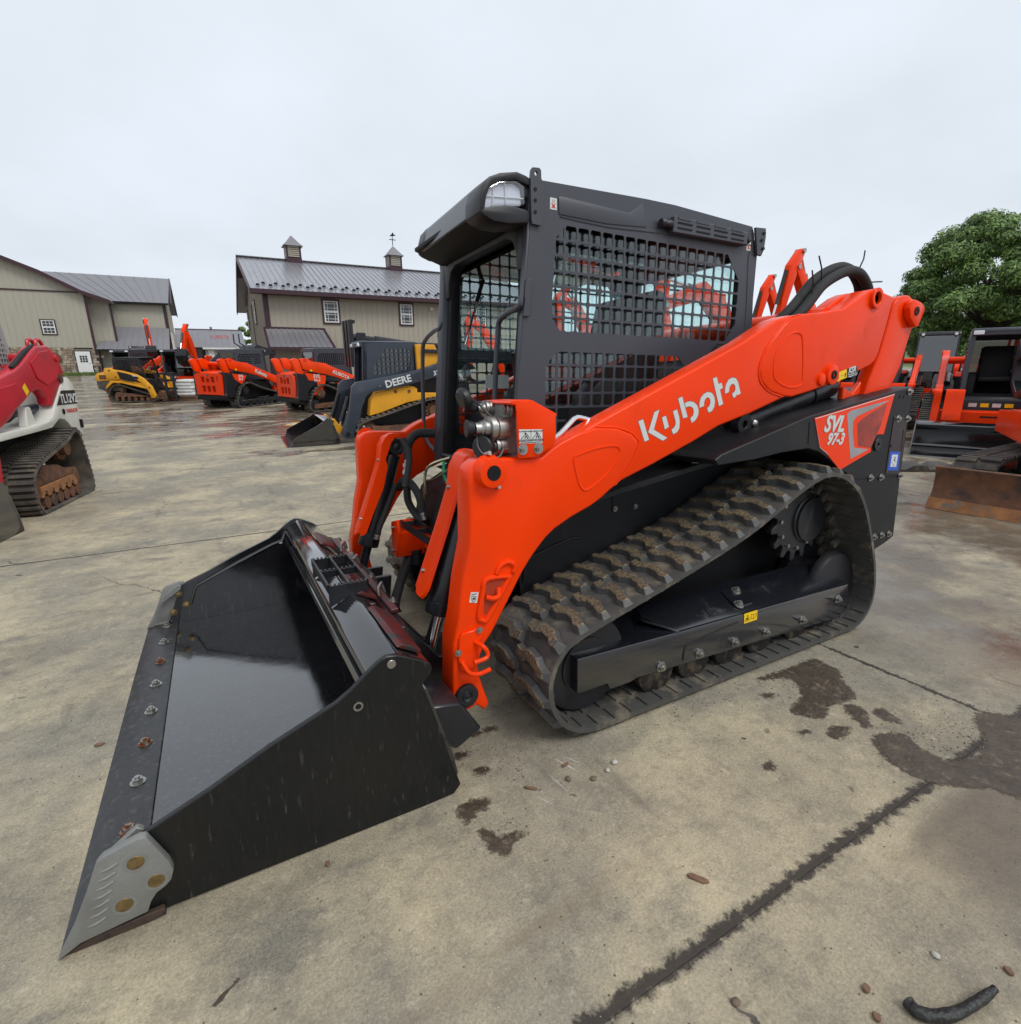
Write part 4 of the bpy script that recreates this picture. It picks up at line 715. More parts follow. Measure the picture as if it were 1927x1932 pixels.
# ---- tilt cylinders with their orange guards
GRD = [(1.136, 0.567), (1.157, 0.545), (1.170, 0.545), (1.186, 0.558), (1.230, 0.660), (1.302, 0.812), (1.334, 0.936), (1.324, 0.979), (1.346, 1.029), (1.364, 1.074), (1.385, 1.098), (1.414, 1.107), (1.411, 1.119), (1.374, 1.126), (1.350, 1.122), (1.330, 1.107), (1.304, 1.063), (1.290, 0.971), (1.240, 0.830), (1.190, 0.70)]
def tilt(sy):
    P0, P1 = Vector((1.395, sy*0.57, 1.045)), Vector((1.140, sy*0.57, 0.252)); D = (P1-P0).normalized()
    c = MB(); c.cyl(P0+D*0.05, P0+D*0.60, 0.055, 28); c.cyl(P0+D*0.56, P0+D*0.615, 0.060, 28); cy = c.build('tilt_cylinder', BLACK, ML, bevel=0.003)
    MB().cyl(P0+D*0.61, P1-D*0.06, 0.026, 20).build('piston_rod', CHROME if sy < 0 else BLACK, cy)
    MB().ring(P1-Vector((0, 0.045, 0)), (0, 1, 0), 0.016, 0.045, 0.09, 24).build('rod_eye', BLACK, cy, bevel=0.003)
    MB().lathe(P1+Vector((0, sy*0.046, 0)), (0, sy, 0), [(0, 0.040), (0.012, 0.040), (0.013, 0.022), (0.016, 0.018), (0.014, 0.008), (0.017, 0.002)], 28).build('rod_pin', STEEL, cy)
    MB().ring((1.40, sy*0.62, 1.045), (0, -1 if sy > 0 else 1, 0), 0.014, 0.052, 0.10, 28).build('barrel_eye', BLACK, cy, bevel=0.004)
    MB().lathe((1.40, sy*0.515, 1.045), (0, -1, 0) if sy > 0 else (0, 1, 0), [(0, 0.048), (0.01, 0.047), (0.012, 0.030), (0.008, 0.022), (0.012, 0.012), (0.014, 0.003)], 28).build('barrel_pin', PLASTIC, cy)
    g = MB(); y0 = -0.492 if sy < 0 else 0.492
    # folded plate: a flat face towards the machine's middle and a return in front of the cylinder
    g.prism(GRD, y0, y0+sy*0.006)
    gd = g.build('cylinder_guard', ORANGE, ML, bevel=0.0015)
    F_ = [(1.128, 0.548), (1.137, 0.565), (1.150, 0.595), (1.190, 0.70), (1.240, 0.830), (1.290, 0.971), (1.304, 1.063), (1.330, 1.107), (1.374, 1.126), (1.411, 1.119)]
    v = []; f = []
    for i, (x, z) in enumerate(F_): w = (0.030, 0.012)[i] if i < 2 else 0.0; v += [(x, y0+sy*w, z), (x-0.002, y0+sy*(0.02+w), z+0.002), (x+0.002, y0+sy*(0.105-w), z-0.004), (x+0.010, y0+sy*(0.112-w), z-0.012)]
    for i in range(len(F_)-1):
        for k in range(3): f.append((i*4+k, i*4+k+1, i*4+k+5, i*4+k+4))
    MB().add(v, f).build('guard_face', ORANGE, gd)
    for (x, z) in ((1.295, 0.974), (1.171, 0.638)): inst('bolt', BOLT_S, gd, at_px(x-0.004, y0+sy*0.03, z))
tilt(-1); tilt(1)
# ---- chassis, sponsons
ch = MB(); ch.prism([(1.50, 0.62), (1.55, 0.33), (3.30, 0.30), (3.86, 0.42), (3.93, 0.60), (3.93, 1.33), (3.10, 1.33), (3.05, 1.02), (2.70, 1.03), (2.0, 0.925), (1.70, 0.88), (1.55, 0.80)], -0.56, 0.56)
BODY = mat('satin_black_body', (0.008, 0.0085, 0.0105), 0.50, spec=0.35, var=0.15, bump=0.05, bscale=150, col2=(0.035, 0.033, 0.030), thr=0.56, soft=0.2, nscale=4, rough2=0.75)
chassis = ch.build('chassis', BODY, ML, bevel=0.008)
for sy in (-1, 1):
    MB().prism([(1.72, 0.880), (2.0, 0.932), (2.655, 1.030), (2.655, 1.000), (2.0, 0.905), (1.75, 0.862)], sy*0.735, sy*0.56).build('side_ledge', BODY, chassis, bevel=0.003)
    MB().prism([(2.118, 0.925), (2.121, 0.784), (2.124, 0.784), (2.122, 0.925)], sy*0.5605, sy*0.563).build('panel_seam', DARK, chassis)
    for (x, z) in ((2.139, 0.794), (2.269, 0.792)): inst('bolt', BOLT_S, chassis, at_ny(x, -0.562, z) if sy < 0 else Matrix.Rotation(math.pi, 4, 'Z') @ at_ny(-x, -0.562, z))
    MB().tube([(1.62, sy*0.565, 0.52), (1.63, sy*0.565, 0.60), (1.68, sy*0.565, 0.635), (1.86, sy*0.565, 0.68), (1.93, sy*0.565, 0.68)], 0.006, 6, smooth=3).build('weld_bead', BODY, chassis)
MB().prism([(2.49, -0.700), (2.56, -0.690), (2.575, -0.715), (2.505, -0.725)], 1.010, 1.012, 'z').build('ledge_decal', DECALW, chassis)
MB().lathe((2.455, -0.66, 1.04), (0, 0.1, 1), [(0, 0.022), (0.03, 0.022), (0.032, 0.014), (0.055, 0.014), (0.057, 0.018), (0.075, 0.018)], 12).build('hose_fitting', STEEL, chassis)
MB().tube([(2.46, -0.66, 1.11), (2.475, -0.64, 1.18), (2.50, -0.6, 1.26)], 0.018, 10, smooth=3).build('hose', HOSE, chassis)
MB().bb((1.9, -0.50, 1.0), (3.1, 0.50, 1.28)).build('engine_bay', DARK, chassis)
# rear fender with side panel
FEN = [(2.379, 1.055), (2.42, 1.078), (2.70, 1.145), (3.041, 1.229), (3.40, 1.285), (3.761, 1.340), (3.995, 1.370), (3.998, 1.20), (4.012, 0.86), (4.045, 0.475), (3.96, 0.445), (3.85, 0.42), (3.70, 0.42), (3.66, 0.70), (3.56, 0.83), (3.45, 0.905), (3.334, 0.955), (3.251, 1.000), (3.155, 1.045), (3.055, 1.068), (2.85, 1.060), (2.65, 1.040), (2.399, 1.030)]
for sy in (-1, 1):
    fe = MB(); fe.prism(FEN, sy*0.93, sy*0.56); fen = fe.build('rear_fender', BODY, ML, bevel=0.004)
    def bl(x, z, me=BOLT): return inst('bolt', me, fen, at_ny(x, -0.932, z) if sy < 0 else Matrix.Rotation(math.pi, 4, 'Z') @ at_ny(-x, -0.932, z))
    for (x, z) in ((3.954, 1.342), (3.874, 1.192), (3.980, 1.189), (3.673, 0.87), (3.785, 0.863), (3.998, 0.856), (3.812, 0.505), (3.892, 0.505), (3.975, 0.501)): bl(x, z)
    MB().prism([(3.46, 0.880), (3.50, 0.874), (3.68, 0.869), (4.01, 0.855), (4.012, 0.851), (3.68, 0.864), (3.47, 0.871)], sy*0.9305, sy*0.9315).build('panel_seam', DARK, fen)
    MB().ring((3.694, sy*0.93, 1.055), (0, sy, 0), 0.010, 0.036, 0.010, 24).build('rear_pivot', PLASTIC, fen, bevel=0.002)
    for x in (3.863, 3.905): MB().cyl((x, sy*0.9302, 1.313), (x, sy*0.932, 1.313), 0.008, 12).build('panel_hole', DARK, fen)
    DP = mat('dark_maroon_panel', (0.022, 0.012, 0.014), 0.4, var=0.1)
    MB().prism([(3.83, 1.205), (3.975, 1.195), (3.99, 0.865), (3.83, 0.880)], sy*0.930, sy*0.9335).build('access_door', DP, fen, bevel=0.001)
    MB().tube([(3.862, sy*0.934, 1.13), (3.955, sy*0.934, 1.125), (3.965, sy*0.934, 1.00)], 0.002, 4).build('door_crease', DP, fen)
    MB().lathe((3.845, sy*0.9335, 1.04), (0, sy, 0), [(0, 0.009), (0.004, 0.008)], 12).build('door_lock', PLASTIC, fen)
    MB().prism([(3.035, 1.20), (3.040, 1.20), (3.050, 1.09), (3.046, 1.09)], sy*0.9305, sy*0.932).build('weld_bead', DARK, fen)
    if sy < 0:
        stk = MB(); stk.prism([(3.073, 1.217), (3.798, 1.330), (3.767, 1.206), (3.745, 1.110), (3.70, 1.112), (3.662, 1.109), (3.635, 1.092), (3.627, 1.075), (3.638, 1.018), (3.349, 0.936), (3.325, 0.960), (3.295, 0.98), (3.227, 1.026), (3.149, 1.067)][::1], -0.930, -0.9325)
        sk = stk.build('side_decal', DECALO, fen)
        MB().tube([(3.795, -0.9328, 1.3265), (3.45, -0.9328, 1.272), (3.077, -0.9328, 1.2135), (3.151, -0.9328, 1.068), (3.227, -0.9328, 1.029)], 0.0022, 4).build('decal_edge', DECALW, sk)
        MB().prism([(3.353, 1.229), (3.385, 1.247), (3.752, 1.296), (3.666, 1.269), (3.445, 1.215), (3.418, 1.191), (3.430, 1.13), (3.464, 1.050), (3.610, 1.033), (3.52, 1.010), (3.444, 0.991), (3.404, 1.091)], -0.9326, -0.9332).build('decal_chevron', mat('silver_gradient_decal', (0.26, 0.26, 0.27), 0.3, var=0.45, vscale=4), sk)
        MB().prism([(3.463, 1.177), (3.52, 1.208), (3.735, 1.283), (3.70, 1.16), (3.632, 1.040), (3.501, 1.056)], -0.9326, -0.9330).build('decal_shade', mat('dark_orange_decal', (0.30, 0.022, 0.006), 0.3, var=0.6, vscale=9), sk)
        def bold(txt, x, z, s): 
            lettering(txt, mat('grey_outline', (0.25, 0.22, 0.22), 0.4), sk, (x, -0.9330, z), s, R(-2), shear=0.28, bold=s*0.052, space=1.0)
            lettering(txt, DECALW, sk, (x, -0.9342, z), s, R(-2), shear=0.28, bold=s*0.034, space=1.0)
        bold('SVL', 3.246, 1.146, 0.112); bold('97-3', 3.272, 1.078, 0.082)
        MB().prism([(3.843, 1.006), (3.955, 0.999), (3.964, 0.889), (3.845, 0.898)], -0.9337, -0.9342).build('blue_decal', DECALB, fen)
        MB().prism([(3.868, 0.988), (3.935, 0.984), (3.935, 0.912), (3.868, 0.917)], -0.9343, -0.9347).build('blue_decal_centre', DECALW, fen)
        d = MB(); d.cyl((3.905, -0.9348, 0.968), (3.905, -0.9352, 0.968), 0.006, 10); d.bb((3.897, -0.9352, 0.948), (3.911, -0.9348, 0.960)); d.bb((3.880, -0.9352, 0.936), (3.886, -0.9348, 0.942)); d.bb((3.917, -0.9352, 0.940), (3.923, -0.9348, 0.946)); d.bb((3.893, -0.9352, 0.922), (3.912, -0.9348, 0.926)); d.build('decal_symbol', DECALK, fen)
# rear door (seen from behind only) and engine hood
hd = MB(); hd.prism([(3.20, 1.33), (3.98, 1.36), (4.02, 0.60), (3.90, 0.60), (3.90, 1.20), (3.20, 1.20)], -0.54, 0.54); hd.build('rear_door', ORANGE, ML, bevel=0.01)
MB().prism([(3.16, 1.32), (3.30, 1.56), (3.75, 1.56), (3.88, 1.36), (3.88, 1.32)], -0.50, 0.50).build('engine_hood', PLASTIC, ML, bevel=0.02, seg=2)
# cross tube between the arms and hose loop over it
MB().cyl((3.36, -0.76, 1.70), (3.36, 0.76, 1.70), 0.075, 24).build('cross_tube', ORANGE, ML)
MB().prism([(3.25, 1.68), (3.34, 1.755), (3.50, 1.84), (3.585, 1.868), (3.60, 1.80), (3.50, 1.70)], -0.74, -0.66).build('tube_gusset', ORANGE, ML, bevel=0.008)
for dy, dz in ((-0.60, 0.0), (-0.655, -0.03)):
    MB().tube([(3.15, dy+0.05, 1.66), (3.249, dy, 1.755+dz), (3.345, dy, 1.832+dz), (3.455, dy, 1.934+dz), (3.583, dy, 2.00+dz), (3.70, dy, 2.035+dz), (3.80, dy, 2.03+dz), (3.875, dy, 1.99+dz), (3.925, dy, 1.93+dz), (3.935, dy-0.01, 1.80)], 0.028, 12, smooth=5).build('hydraulic_hose', HOSE, ML)
for (p, q) in (((3.37, 1.86), (3.33, 1.97)), ((3.445, 1.935), (3.375, 2.045)), ((3.795, 2.03), (3.80, 2.12)), ((3.92, 1.965), (4.02, 1.975))):
    MB().tube([(p[0], -0.655, p[1]), ((p[0]+q[0])/2, -0.67, (p[1]+q[1])/2), (q[0], -0.67, q[1])], 0.004, 5).build('cable_tie_tail', PLASTIC, ML)
# ---- tracks
TP = [(1.70, .022), (1.60, .042), (1.52, .095), (1.467, .18), (1.45, .27), (1.465, .35), (1.52, .425), (1.60, .462), (1.71, .496), (2.095, .603), (2.513, .733), (2.851, .885), (3.00, .940), (3.12, .955), (3.25, .925), (3.38, .85), (3.48, .74), (3.58, .57), (3.66, .40), (3.70, .26), (3.695, .15), (3.64, .07), (3.56, .03), (3.45, .022), (3.0, .022), (2.4, .022), (2.0, .022)]
def belt_path(n, P=TP):
    Q = crom([Vector((x, 0, z)) for x, z in P], 8, True); return resample(Q, n)
def belt(n, y0, y1, P=TP, th=0.020):
    Q, Ln = belt_path(n, P); b = MB(); v = []
    for i in range(n):
        t = (Q[(i+1) % n]-Q[i-1]).normalized(); nrm = Vector((-t.z, 0, t.x))   # outward for this winding
        o = Q[i]+nrm*0.0; inn = Q[i]-nrm*th
        for (yy, pt) in ((y0, o), (y1, o), (y1, inn), (y0+0.0, inn)): v.append((pt.x, yy, pt.z))
    f = []
    for i in range(n):
        j = (i+1) % n
        for k in range(4): f.append((i*4+k, i*4+(k+1) % 4, j*4+(k+1) % 4, j*4+k))
    return b.add(v, f), Q, Ln
def winding(P): return area([(p[0], p[1]) for p in P])
NL = 48
def lug_mesh(flip):
    # plan outline (s along the belt, w from the belt edge inwards), chamfered to a smaller crown
    o = [(-0.022, 0.0), (0.014, 0.0), (0.020, 0.050), (0.036, 0.080), (0.040, 0.150), (0.022, 0.195), (0.030, 0.230), (-0.016, 0.235), (-0.026, 0.170), (-0.006, 0.130), (-0.012, 0.080), (-0.026, 0.045)]
    t = [(-0.013, 0.020), (0.007, 0.020), (0.013, 0.058), (0.028, 0.086), (0.031, 0.146), (0.014, 0.190), (0.020, 0.223), (-0.008, 0.226), (-0.017, 0.172), (0.002, 0.132), (-0.004, 0.078), (-0.017, 0.048)]
    s = -1 if flip else 1; b = MB(); b.taper([(a*1.22, w*s) for a, w in o], [(a*1.22, w*s) for a, w in t], -0.002, 0.029, 'z')
    return b.mesh('tread_lug', LUG, bevel=0.002, ang=25)
LUGA, LUGB = lug_mesh(False), lug_mesh(True)
def track(sy, near):
    y0, y1 = sy*1.032, sy*0.580
    b, Q, Ln = belt(120, y0, y1)
    tk = b.build('rubber_track', RUBBER, ML, ang=50)
    # ribs moulded on the inside of the belt, joined: past the limit for single parts
    rb = MB()
    for i in range(120):
        t = (Q[(i+1) % 120]-Q[i-1]).normalized(); nrm = Vector((-t.z, 0, t.x)); c = Q[i]-nrm*0.024; M = Matrix((t, Vector((0, 1, 0)), nrm)).transposed()
        if i % 2 == 0:
            rb.box((c.x, sy*0.99, c.z), (0.018, 0.07, 0.008), M)
            rb.box((c.x, sy*0.806, c.z), (0.030, 0.26, 0.010), M)
            for yy in (0.76, 0.85): rb.box((c.x-nrm.x*0.03, sy*yy, c.z-nrm.z*0.03), (0.034, 0.022, 0.055), M)
    rb.build('guide_ribs', RUBBER, tk, kind='stuff')
    P2, Ln = belt_path(NL*2)
    mb = MB()
    for i in range(NL*2):
        t = (P2[(i+1) % (NL*2)]-P2[i-1]).normalized(); nrm = Vector((-t.z, 0, t.x)); outer = i % 2 == 0
        yy = y0 if outer else y1; side = (1 if sy < 0 else -1) if outer else (-1 if sy < 0 else 1)
        M = Matrix((t, nrm.cross(t), nrm)).transposed().to_4x4(); M = Matrix.Translation((P2[i].x, yy, P2[i].z)) @ M
        # local y of the lug points from the edge towards the belt middle
        yl = (M.to_3x3() @ Vector((0, 1, 0))).y; want = side
        me = LUGA if yl*want > 0 else LUGB
        if near:
            rr = random.Random(i*7+1); inst('tread_lug', me, tk, M @ Matrix.Rotation(rr.uniform(-0.05, 0.05), 4, 'Z') @ Matrix.Diagonal((rr.uniform(0.90, 1.14), rr.uniform(0.97, 1.04), rr.uniform(0.82, 1.08), 1)))
        else:
            vs = [M @ v.co for v in me.vertices]; mb.add(vs, [tuple(p.vertices) for p in me.polygons])
    if not near: mb.build('tread_lugs', LUG, tk, kind='stuff')
    return tk
if winding(TP) < 0: TP = TP[::-1]
TP = TP[::-1]
tN = track(-1, True); tF = track(1, False)
ROLLM = mat('worn_roller', (0.022, 0.021, 0.020), 0.45, 0.3, var=0.4, vscale=12, col2=(0.11, 0.085, 0.06), thr=0.5, soft=0.12, nscale=14)
def undercarriage(sy):
    uc = MB(); yo = sy*0.985
    uc.prism([(1.614, .334), (2.111, .318), (2.166, .315), (3.50, .285), (3.53, .21), (3.524, .13), (3.441, .092), (2.167, .147), (1.934, .158), (1.896, .148), (1.79, .148), (1.77, .18), (1.618, .18)], yo, sy*0.70)
    fr = uc.build('track_frame', GLOSSB, ML, bevel=0.006, seg=2)
    a = MB(); A_ = [(2.16, yo+sy*-0.003, 0.312), (3.505, yo-sy*0.003, 0.283), (3.46, sy*0.80, 0.362), (3.30, sy*0.80, 0.388), (2.08, sy*0.80, 0.388), (2.06, sy*0.86, 0.362)]
    B_ = [(x, sy*(0.74 if i > 1 else 0.66), z-0.16 if i > 1 else z) for i, (x, y, z) in enumerate(A_)]
    a.add(A_+B_, [tuple(range(6)), tuple(range(11, 5, -1))]+[(i, i+6, (i+1) % 6+6, (i+1) % 6) for i in range(6)]); a.build('frame_cover', GLOSSB, fr, bevel=0.004, seg=2)
    c = MB(); c.prism([(1.85, 0.30), (2.05, 0.48), (3.05, 0.78), (3.45, 0.80), (3.56, 0.60), (3.60, 0.25), (3.4, 0.20), (1.9, 0.20)], sy*0.66, sy*0.54); c.build('bracket_gap_filler', DARK, fr)  # bracket enlarged as a dark plate to block daylight above the track frame
    sl = lambda z, e=0.0: sy*(0.988-(z-0.297)*2.08+e)
    MB().add([(2.600, sl(.318), .318), (2.715, sl(.318), .318), (2.715, sl(.370), .370), (2.600, sl(.370), .370)]+[(2.600, sl(.318, .003), .324), (2.715, sl(.318, .003), .324), (2.715, sl(.370, .003), .376), (2.600, sl(.370, .003), .376)], [(0, 1, 2, 3), (4, 5, 6, 7), (0, 1, 5, 4), (1, 2, 6, 5), (2, 3, 7, 6), (3, 0, 4, 7)]).build('cover_plate', GLOSSB, fr, bevel=0.001)
    for k, (x, z) in enumerate(((2.067, .176), (2.307, .175), (2.553, .170), (2.788, .167), (3.092, .162), (3.405, .218))):
        inst('bolt', BOLT_ZN, fr, at_ny(x, -0.986, z) if sy < 0 else Matrix.Rotation(math.pi, 4, 'Z') @ at_ny(-x, -0.986, z))
    for (x, z) in ((2.692, .362), (2.625, .328)): inst('bolt', BOLT_ZN, fr, Matrix.Translation((x, sl(z-0.006), z)) @ Matrix.Rotation(R(-26*sy), 4, 'X'))
    for x in (2.067, 2.307, 2.553, 2.788, 3.092):
        w = MB(); w.lathe((x+0.015, sy*0.955, 0.128), (0, -sy, 0), [(0, 0.085), (0.006, 0.102), (0.05, 0.102), (0.055, 0.06), (0.19, 0.06), (0.195, 0.094), (0.24, 0.094)], 32); w.build('track_roller', ROLLM, fr)
    w = MB(); w.lathe((1.70, sy*0.93, 0.262), (0, -sy, 0), [(0, 0.175), (0.004, 0.200), (0.03, 0.212), (0.05, 0.212), (0.055, 0.12), (0.18, 0.12), (0.185, 0.212), (0.24, 0.205)], 40); idl = w.build('idler_wheel', PLASTIC, fr)
    MB().ring((1.70, sy*0.93, 0.262), (0, sy, 0), 0.06, 0.12, 0.008, 32).build('idler_hub', BLACK, idl)
    w = MB(); w.lathe((3.47, sy*0.93, 0.262), (0, -sy, 0), [(0, 0.16), (0.004, 0.185), (0.03, 0.20), (0.05, 0.20), (0.055, 0.12), (0.18, 0.12), (0.185, 0.20), (0.24, 0.19)], 40); w.build('idler_wheel', PLASTIC, fr)
    # drive sprocket
    n = 15; P = []
    for i in range(n):
        for (dt, r) in ((-0.50, 0.186), (-0.30, 0.190), (-0.16, 0.232), (0.0, 0.238), (0.16, 0.232), (0.30, 0.190)):
            t = 2*math.pi*(i+dt)/n; P.append((3.214+r*math.cos(t), 0.670+r*math.sin(t)))
    s = MB(); s.prism(P, sy*0.83, sy*0.79); sp_ = s.build('drive_sprocket', BLACK, fr, bevel=0.002)
    MB().lathe((3.30, sy*0.79, 0.655), (0, sy, 0), [(0, 0.140), (0.045, 0.135), (0.050, 0.125), (0.062, 0.122), (0.064, 0.03)], 36).build('final_drive', BLACK, sp_)
    for i in range(12):
        t = 2*math.pi*i/12; MB().cyl((3.214+0.165*math.cos(t), sy*0.83, 0.670+0.165*math.sin(t)), (3.214+0.165*math.cos(t), sy*0.842, 0.670+0.165*math.sin(t)), 0.011, 6).build('sprocket_bolt', STEEL, sp_)
    if sy < 0:
        MB().prism([(2.603, .304), (2.701, .304), (2.706, .252), (2.609, .252)], -0.9862, -0.9872).build('warning_decal', DECALY, fr, bevel=0.0003)
        d = MB(); d.tube([(2.614, -0.988, .263), (2.629, -0.988, .294), (2.645, -0.988, .263)], 0.0013, 4, closed=True); d.cyl((2.629, -0.9873, .272), (2.629, -0.9882, .272), 0.006, 8); d.tube([(2.656, -0.988, .268), (2.656, -0.988, .290), (2.675, -0.988, .286), (2.694, -0.988, .290), (2.694, -0.988, .268), (2.675, -0.988, .264)], 0.0012, 4, closed=True); d.bb((2.674, -0.9882, .264), (2.676, -0.9875, .286)); d.build('decal_symbol', DECALK, fr)
        MB().tube([(2.205, -0.986, .17), (2.21, -0.986, .225), (2.24, -0.986, .243), (2.36, -0.986, .256), (2.50, -0.986, .268), (2.565, -0.986, .27)], 0.004, 6, smooth=2).build('weld_bead', BLACK, fr)
        MB().tube([(2.165, -0.984, .314), (2.12, -0.94, .332), (2.07, -0.88, .345), (2.06, -0.86, .350)], 0.006, 6, smooth=2).build('weld_bead', BLACK, fr)
    return fr
undercarriage(-1); undercarriage(1)
# ---- front: footstep, crossmember, hoses, belly
fs = MB(); fs.prism([(1.50, 0.44), (1.52, 0.60), (1.60, 0.60), (1.62, 0.40)], -0.56, 0.62); frm = fs.build('front_crossmember', ORANGE_D, ML, bevel=0.008)
MB().prism([(0.44, 0.395), (0.37, 0.56), (0.40, 0.635), (0.52, 0.60), (0.53, 0.40)], 1.34, 1.52, 'x').build('light_bracket', ORANGE, frm, bevel=0.004)
for (y, z) in ((0.47, 0.575), (0.49, 0.43)): inst('bolt', BOLT_S, frm, at_px(1.338, y, z))
g = MB()
for y in (0.36, 0.16, -0.04, -0.24): g.bb((1.36, y-0.004, 0.600), (1.52, y+0.004, 0.630))
for x in (1.36, 1.44, 1.52): g.bb((x-0.004, -0.30, 0.600), (x+0.004, 0.40, 0.630))
gs = g.build('foot_step', BLACK, frm); g = MB()
for x in (1.36, 1.44, 1.52):
    for i in range(40): g.box((x, -0.29+i*0.0172, 0.634), (0.008, 0.009, 0.009))
g.build('step_teeth', BLACK, gs, kind='stuff')
MB().bb((1.52, -0.35, 0.60), (1.62, 0.38, 0.645)).build('step_plate', RUBBER_M, frm, bevel=0.01)
MB().prism([(1.62, 0.66), (1.60, 0.80), (1.66, 0.95), (1.80, 0.98), (1.80, 0.60)], -0.16, 0.40).build('cab_toe_box', CABGREY, ML, bevel=0.02, seg=2)
MB().bb((1.55, -0.54, 0.34), (1.62, 0.54, 0.46)).build('belly_plate', DARK, ML)
for P in ([(1.40, 0.40, 1.10), (1.42, 0.36, 1.02), (1.40, 0.33, 0.93), (1.37, 0.31, 0.84)],):
    MB().tube(P, 0.018, 10, smooth=4).build('hose', HOSE, ML)
MB().tube([(1.60, 0.42, 1.12), (1.50, 0.44, 1.12), (1.44, 0.43, 1.06), (1.43, 0.42, 0.98)], 0.026, 10, smooth=4).build('hose', HOSE, ML)
MB().tube([(1.40, 0.52, 0.80), (1.40, 0.44, 0.855), (1.42, 0.36, 0.85), (1.45, 0.31, 0.78), (1.46, 0.30, 0.69)], 0.022, 10, smooth=5).build('hose', HOSE, ML)
MB().tube([(1.42, 0.42, 0.85), (1.42, 0.42, 0.74), (1.45, 0.38, 0.66), (1.47, 0.30, 0.63)], 0.022, 10, smooth=5).build('hose', HOSE, ML)
MB().tube([(1.38, 0.50, 0.83), (1.32, 0.50, 0.70), (1.26, 0.49, 0.58), (1.25, 0.49, 0.54)], 0.018, 10, smooth=4).build('hose', HOSE, ML)
for P in ([(1.425, 0.425, 0.975), (1.41, 0.415, 0.885)], [(1.46, 0.30, 0.70), (1.47, 0.29, 0.64)], [(1.25, 0.49, 0.55), (1.24, 0.49, 0.51)]):
    a, b_ = Vector(P[0]), Vector(P[1]); d_ = (b_-a); l = d_.length
    MB().lathe(a, d_, [(0, 0.012), (l*0.2, 0.012), (l*0.22, 0.019), (l*0.45, 0.019), (l*0.47, 0.012), (l*0.6, 0.012), (l*0.62, 0.018), (l*0.9, 0.018), (l, 0.011)], 8).build('hose_fitting', STEEL, ML)
TUBEY = mat('plated_tube', (0.55, 0.52, 0.33), 0.3, 0.9)
MB().tube([(1.60, 0.20, 1.00), (1.52, 0.28, 0.96), (1.50, 0.33, 0.90), (1.50, 0.34, 0.78)], 0.008, 8, smooth=5).build('steel_line', TUBEY, ML)
MB().tube([(1.62, 0.16, 0.97), (1.55, 0.32, 0.87), (1.52, 0.41, 0.84), (1.52, 0.42, 0.74)], 0.006, 8, smooth=5).build('steel_line', TUBEY, ML)
MB().tube([(1.45, 0.46, 0.42), (1.42, 0.47, 0.36), (1.36, 0.42, 0.28), (1.28, 0.30, 0.20), (1.22, 0.15, 0.20), (1.15, 0.05, 0.26)], 0.028, 10, smooth=5).build('hose_bundle', HOSE, ML)
MB().tube([(1.12, 0.50, 0.36), (1.16, 0.38, 0.34), (1.15, 0.22, 0.32)], 0.022, 10, smooth=5).build('hose_bundle', HOSE, ML)
MB().lathe((1.15, 0.22, 0.32), (0.0, -1, -0.1), [(0, 0.02), (0.02, 0.026), (0.05, 0.026), (0.052, 0.020), (0.10, 0.030), (0.13, 0.030), (0.15, 0.018)], 10).build('hose_fitting', STEEL, ML)
MB().lathe((1.46, 0.44, 0.34), (0, 0, 1), [(0, 0.030), (0.07, 0.030), (0.075, 0.034), (0.09, 0.034)], 14).build('work_lamp', PLASTIC, ML)
# green paper tag tied to the grab rail
MB().add([(1.60, 0.335, 0.99), (1.598, 0.27, 0.965), (1.585, 0.25, 0.90), (1.60, 0.215, 0.835), (1.59, 0.245, 0.85), (1.588, 0.30, 0.90), (1.603, 0.322, 0.955)] + [(x+0.002, y, z) for x, y, z in [(1.60, 0.335, 0.99), (1.598, 0.27, 0.965), (1.585, 0.25, 0.90), (1.60, 0.215, 0.835), (1.59, 0.245, 0.85), (1.588, 0.30, 0.90), (1.603, 0.322, 0.955)]], [(0, 1, 6), (1, 5, 6), (1, 2, 5), (2, 4, 5), (2, 3, 4), (7, 13, 8), (8, 13, 12), (8, 12, 9), (9, 12, 11), (9, 11, 10)]).build('paper_tag', GREENTAG, ML)
# ---- cab
cab = MB().prism([(1.66, 2.165), (1.70, 2.185), (2.32, 2.206), (2.505, 2.208), (3.075, 2.190), (3.09, 2.135), (1.66, 2.12)], -0.466, 0.466).build('cab', CABGREY, ML, bevel=0.01, seg=2)
SIDEP = [(1.612, 1.00), (1.640, 1.331), (1.700, 1.985), (1.706, 2.165), (1.72, 2.188), (2.32, 2.208), (2.505, 2.210), (3.07, 2.192), (3.088, 2.16), (3.109, 2.055), (3.135, 1.75), (3.146, 1.623), (3.146, 1.00)]
WUP = [(1.808, 1.665), (1.862, 1.607), (2.928, 1.607), (2.998, 1.70), (3.005, 1.913), (2.900, 2.038), (1.885, 2.043), (1.830, 1.985)]
WLO = [(1.778, 1.10), (2.70, 1.10), (2.70, 1.41), (2.58, 1.53), (1.850, 1.53), (1.780, 1.465)]
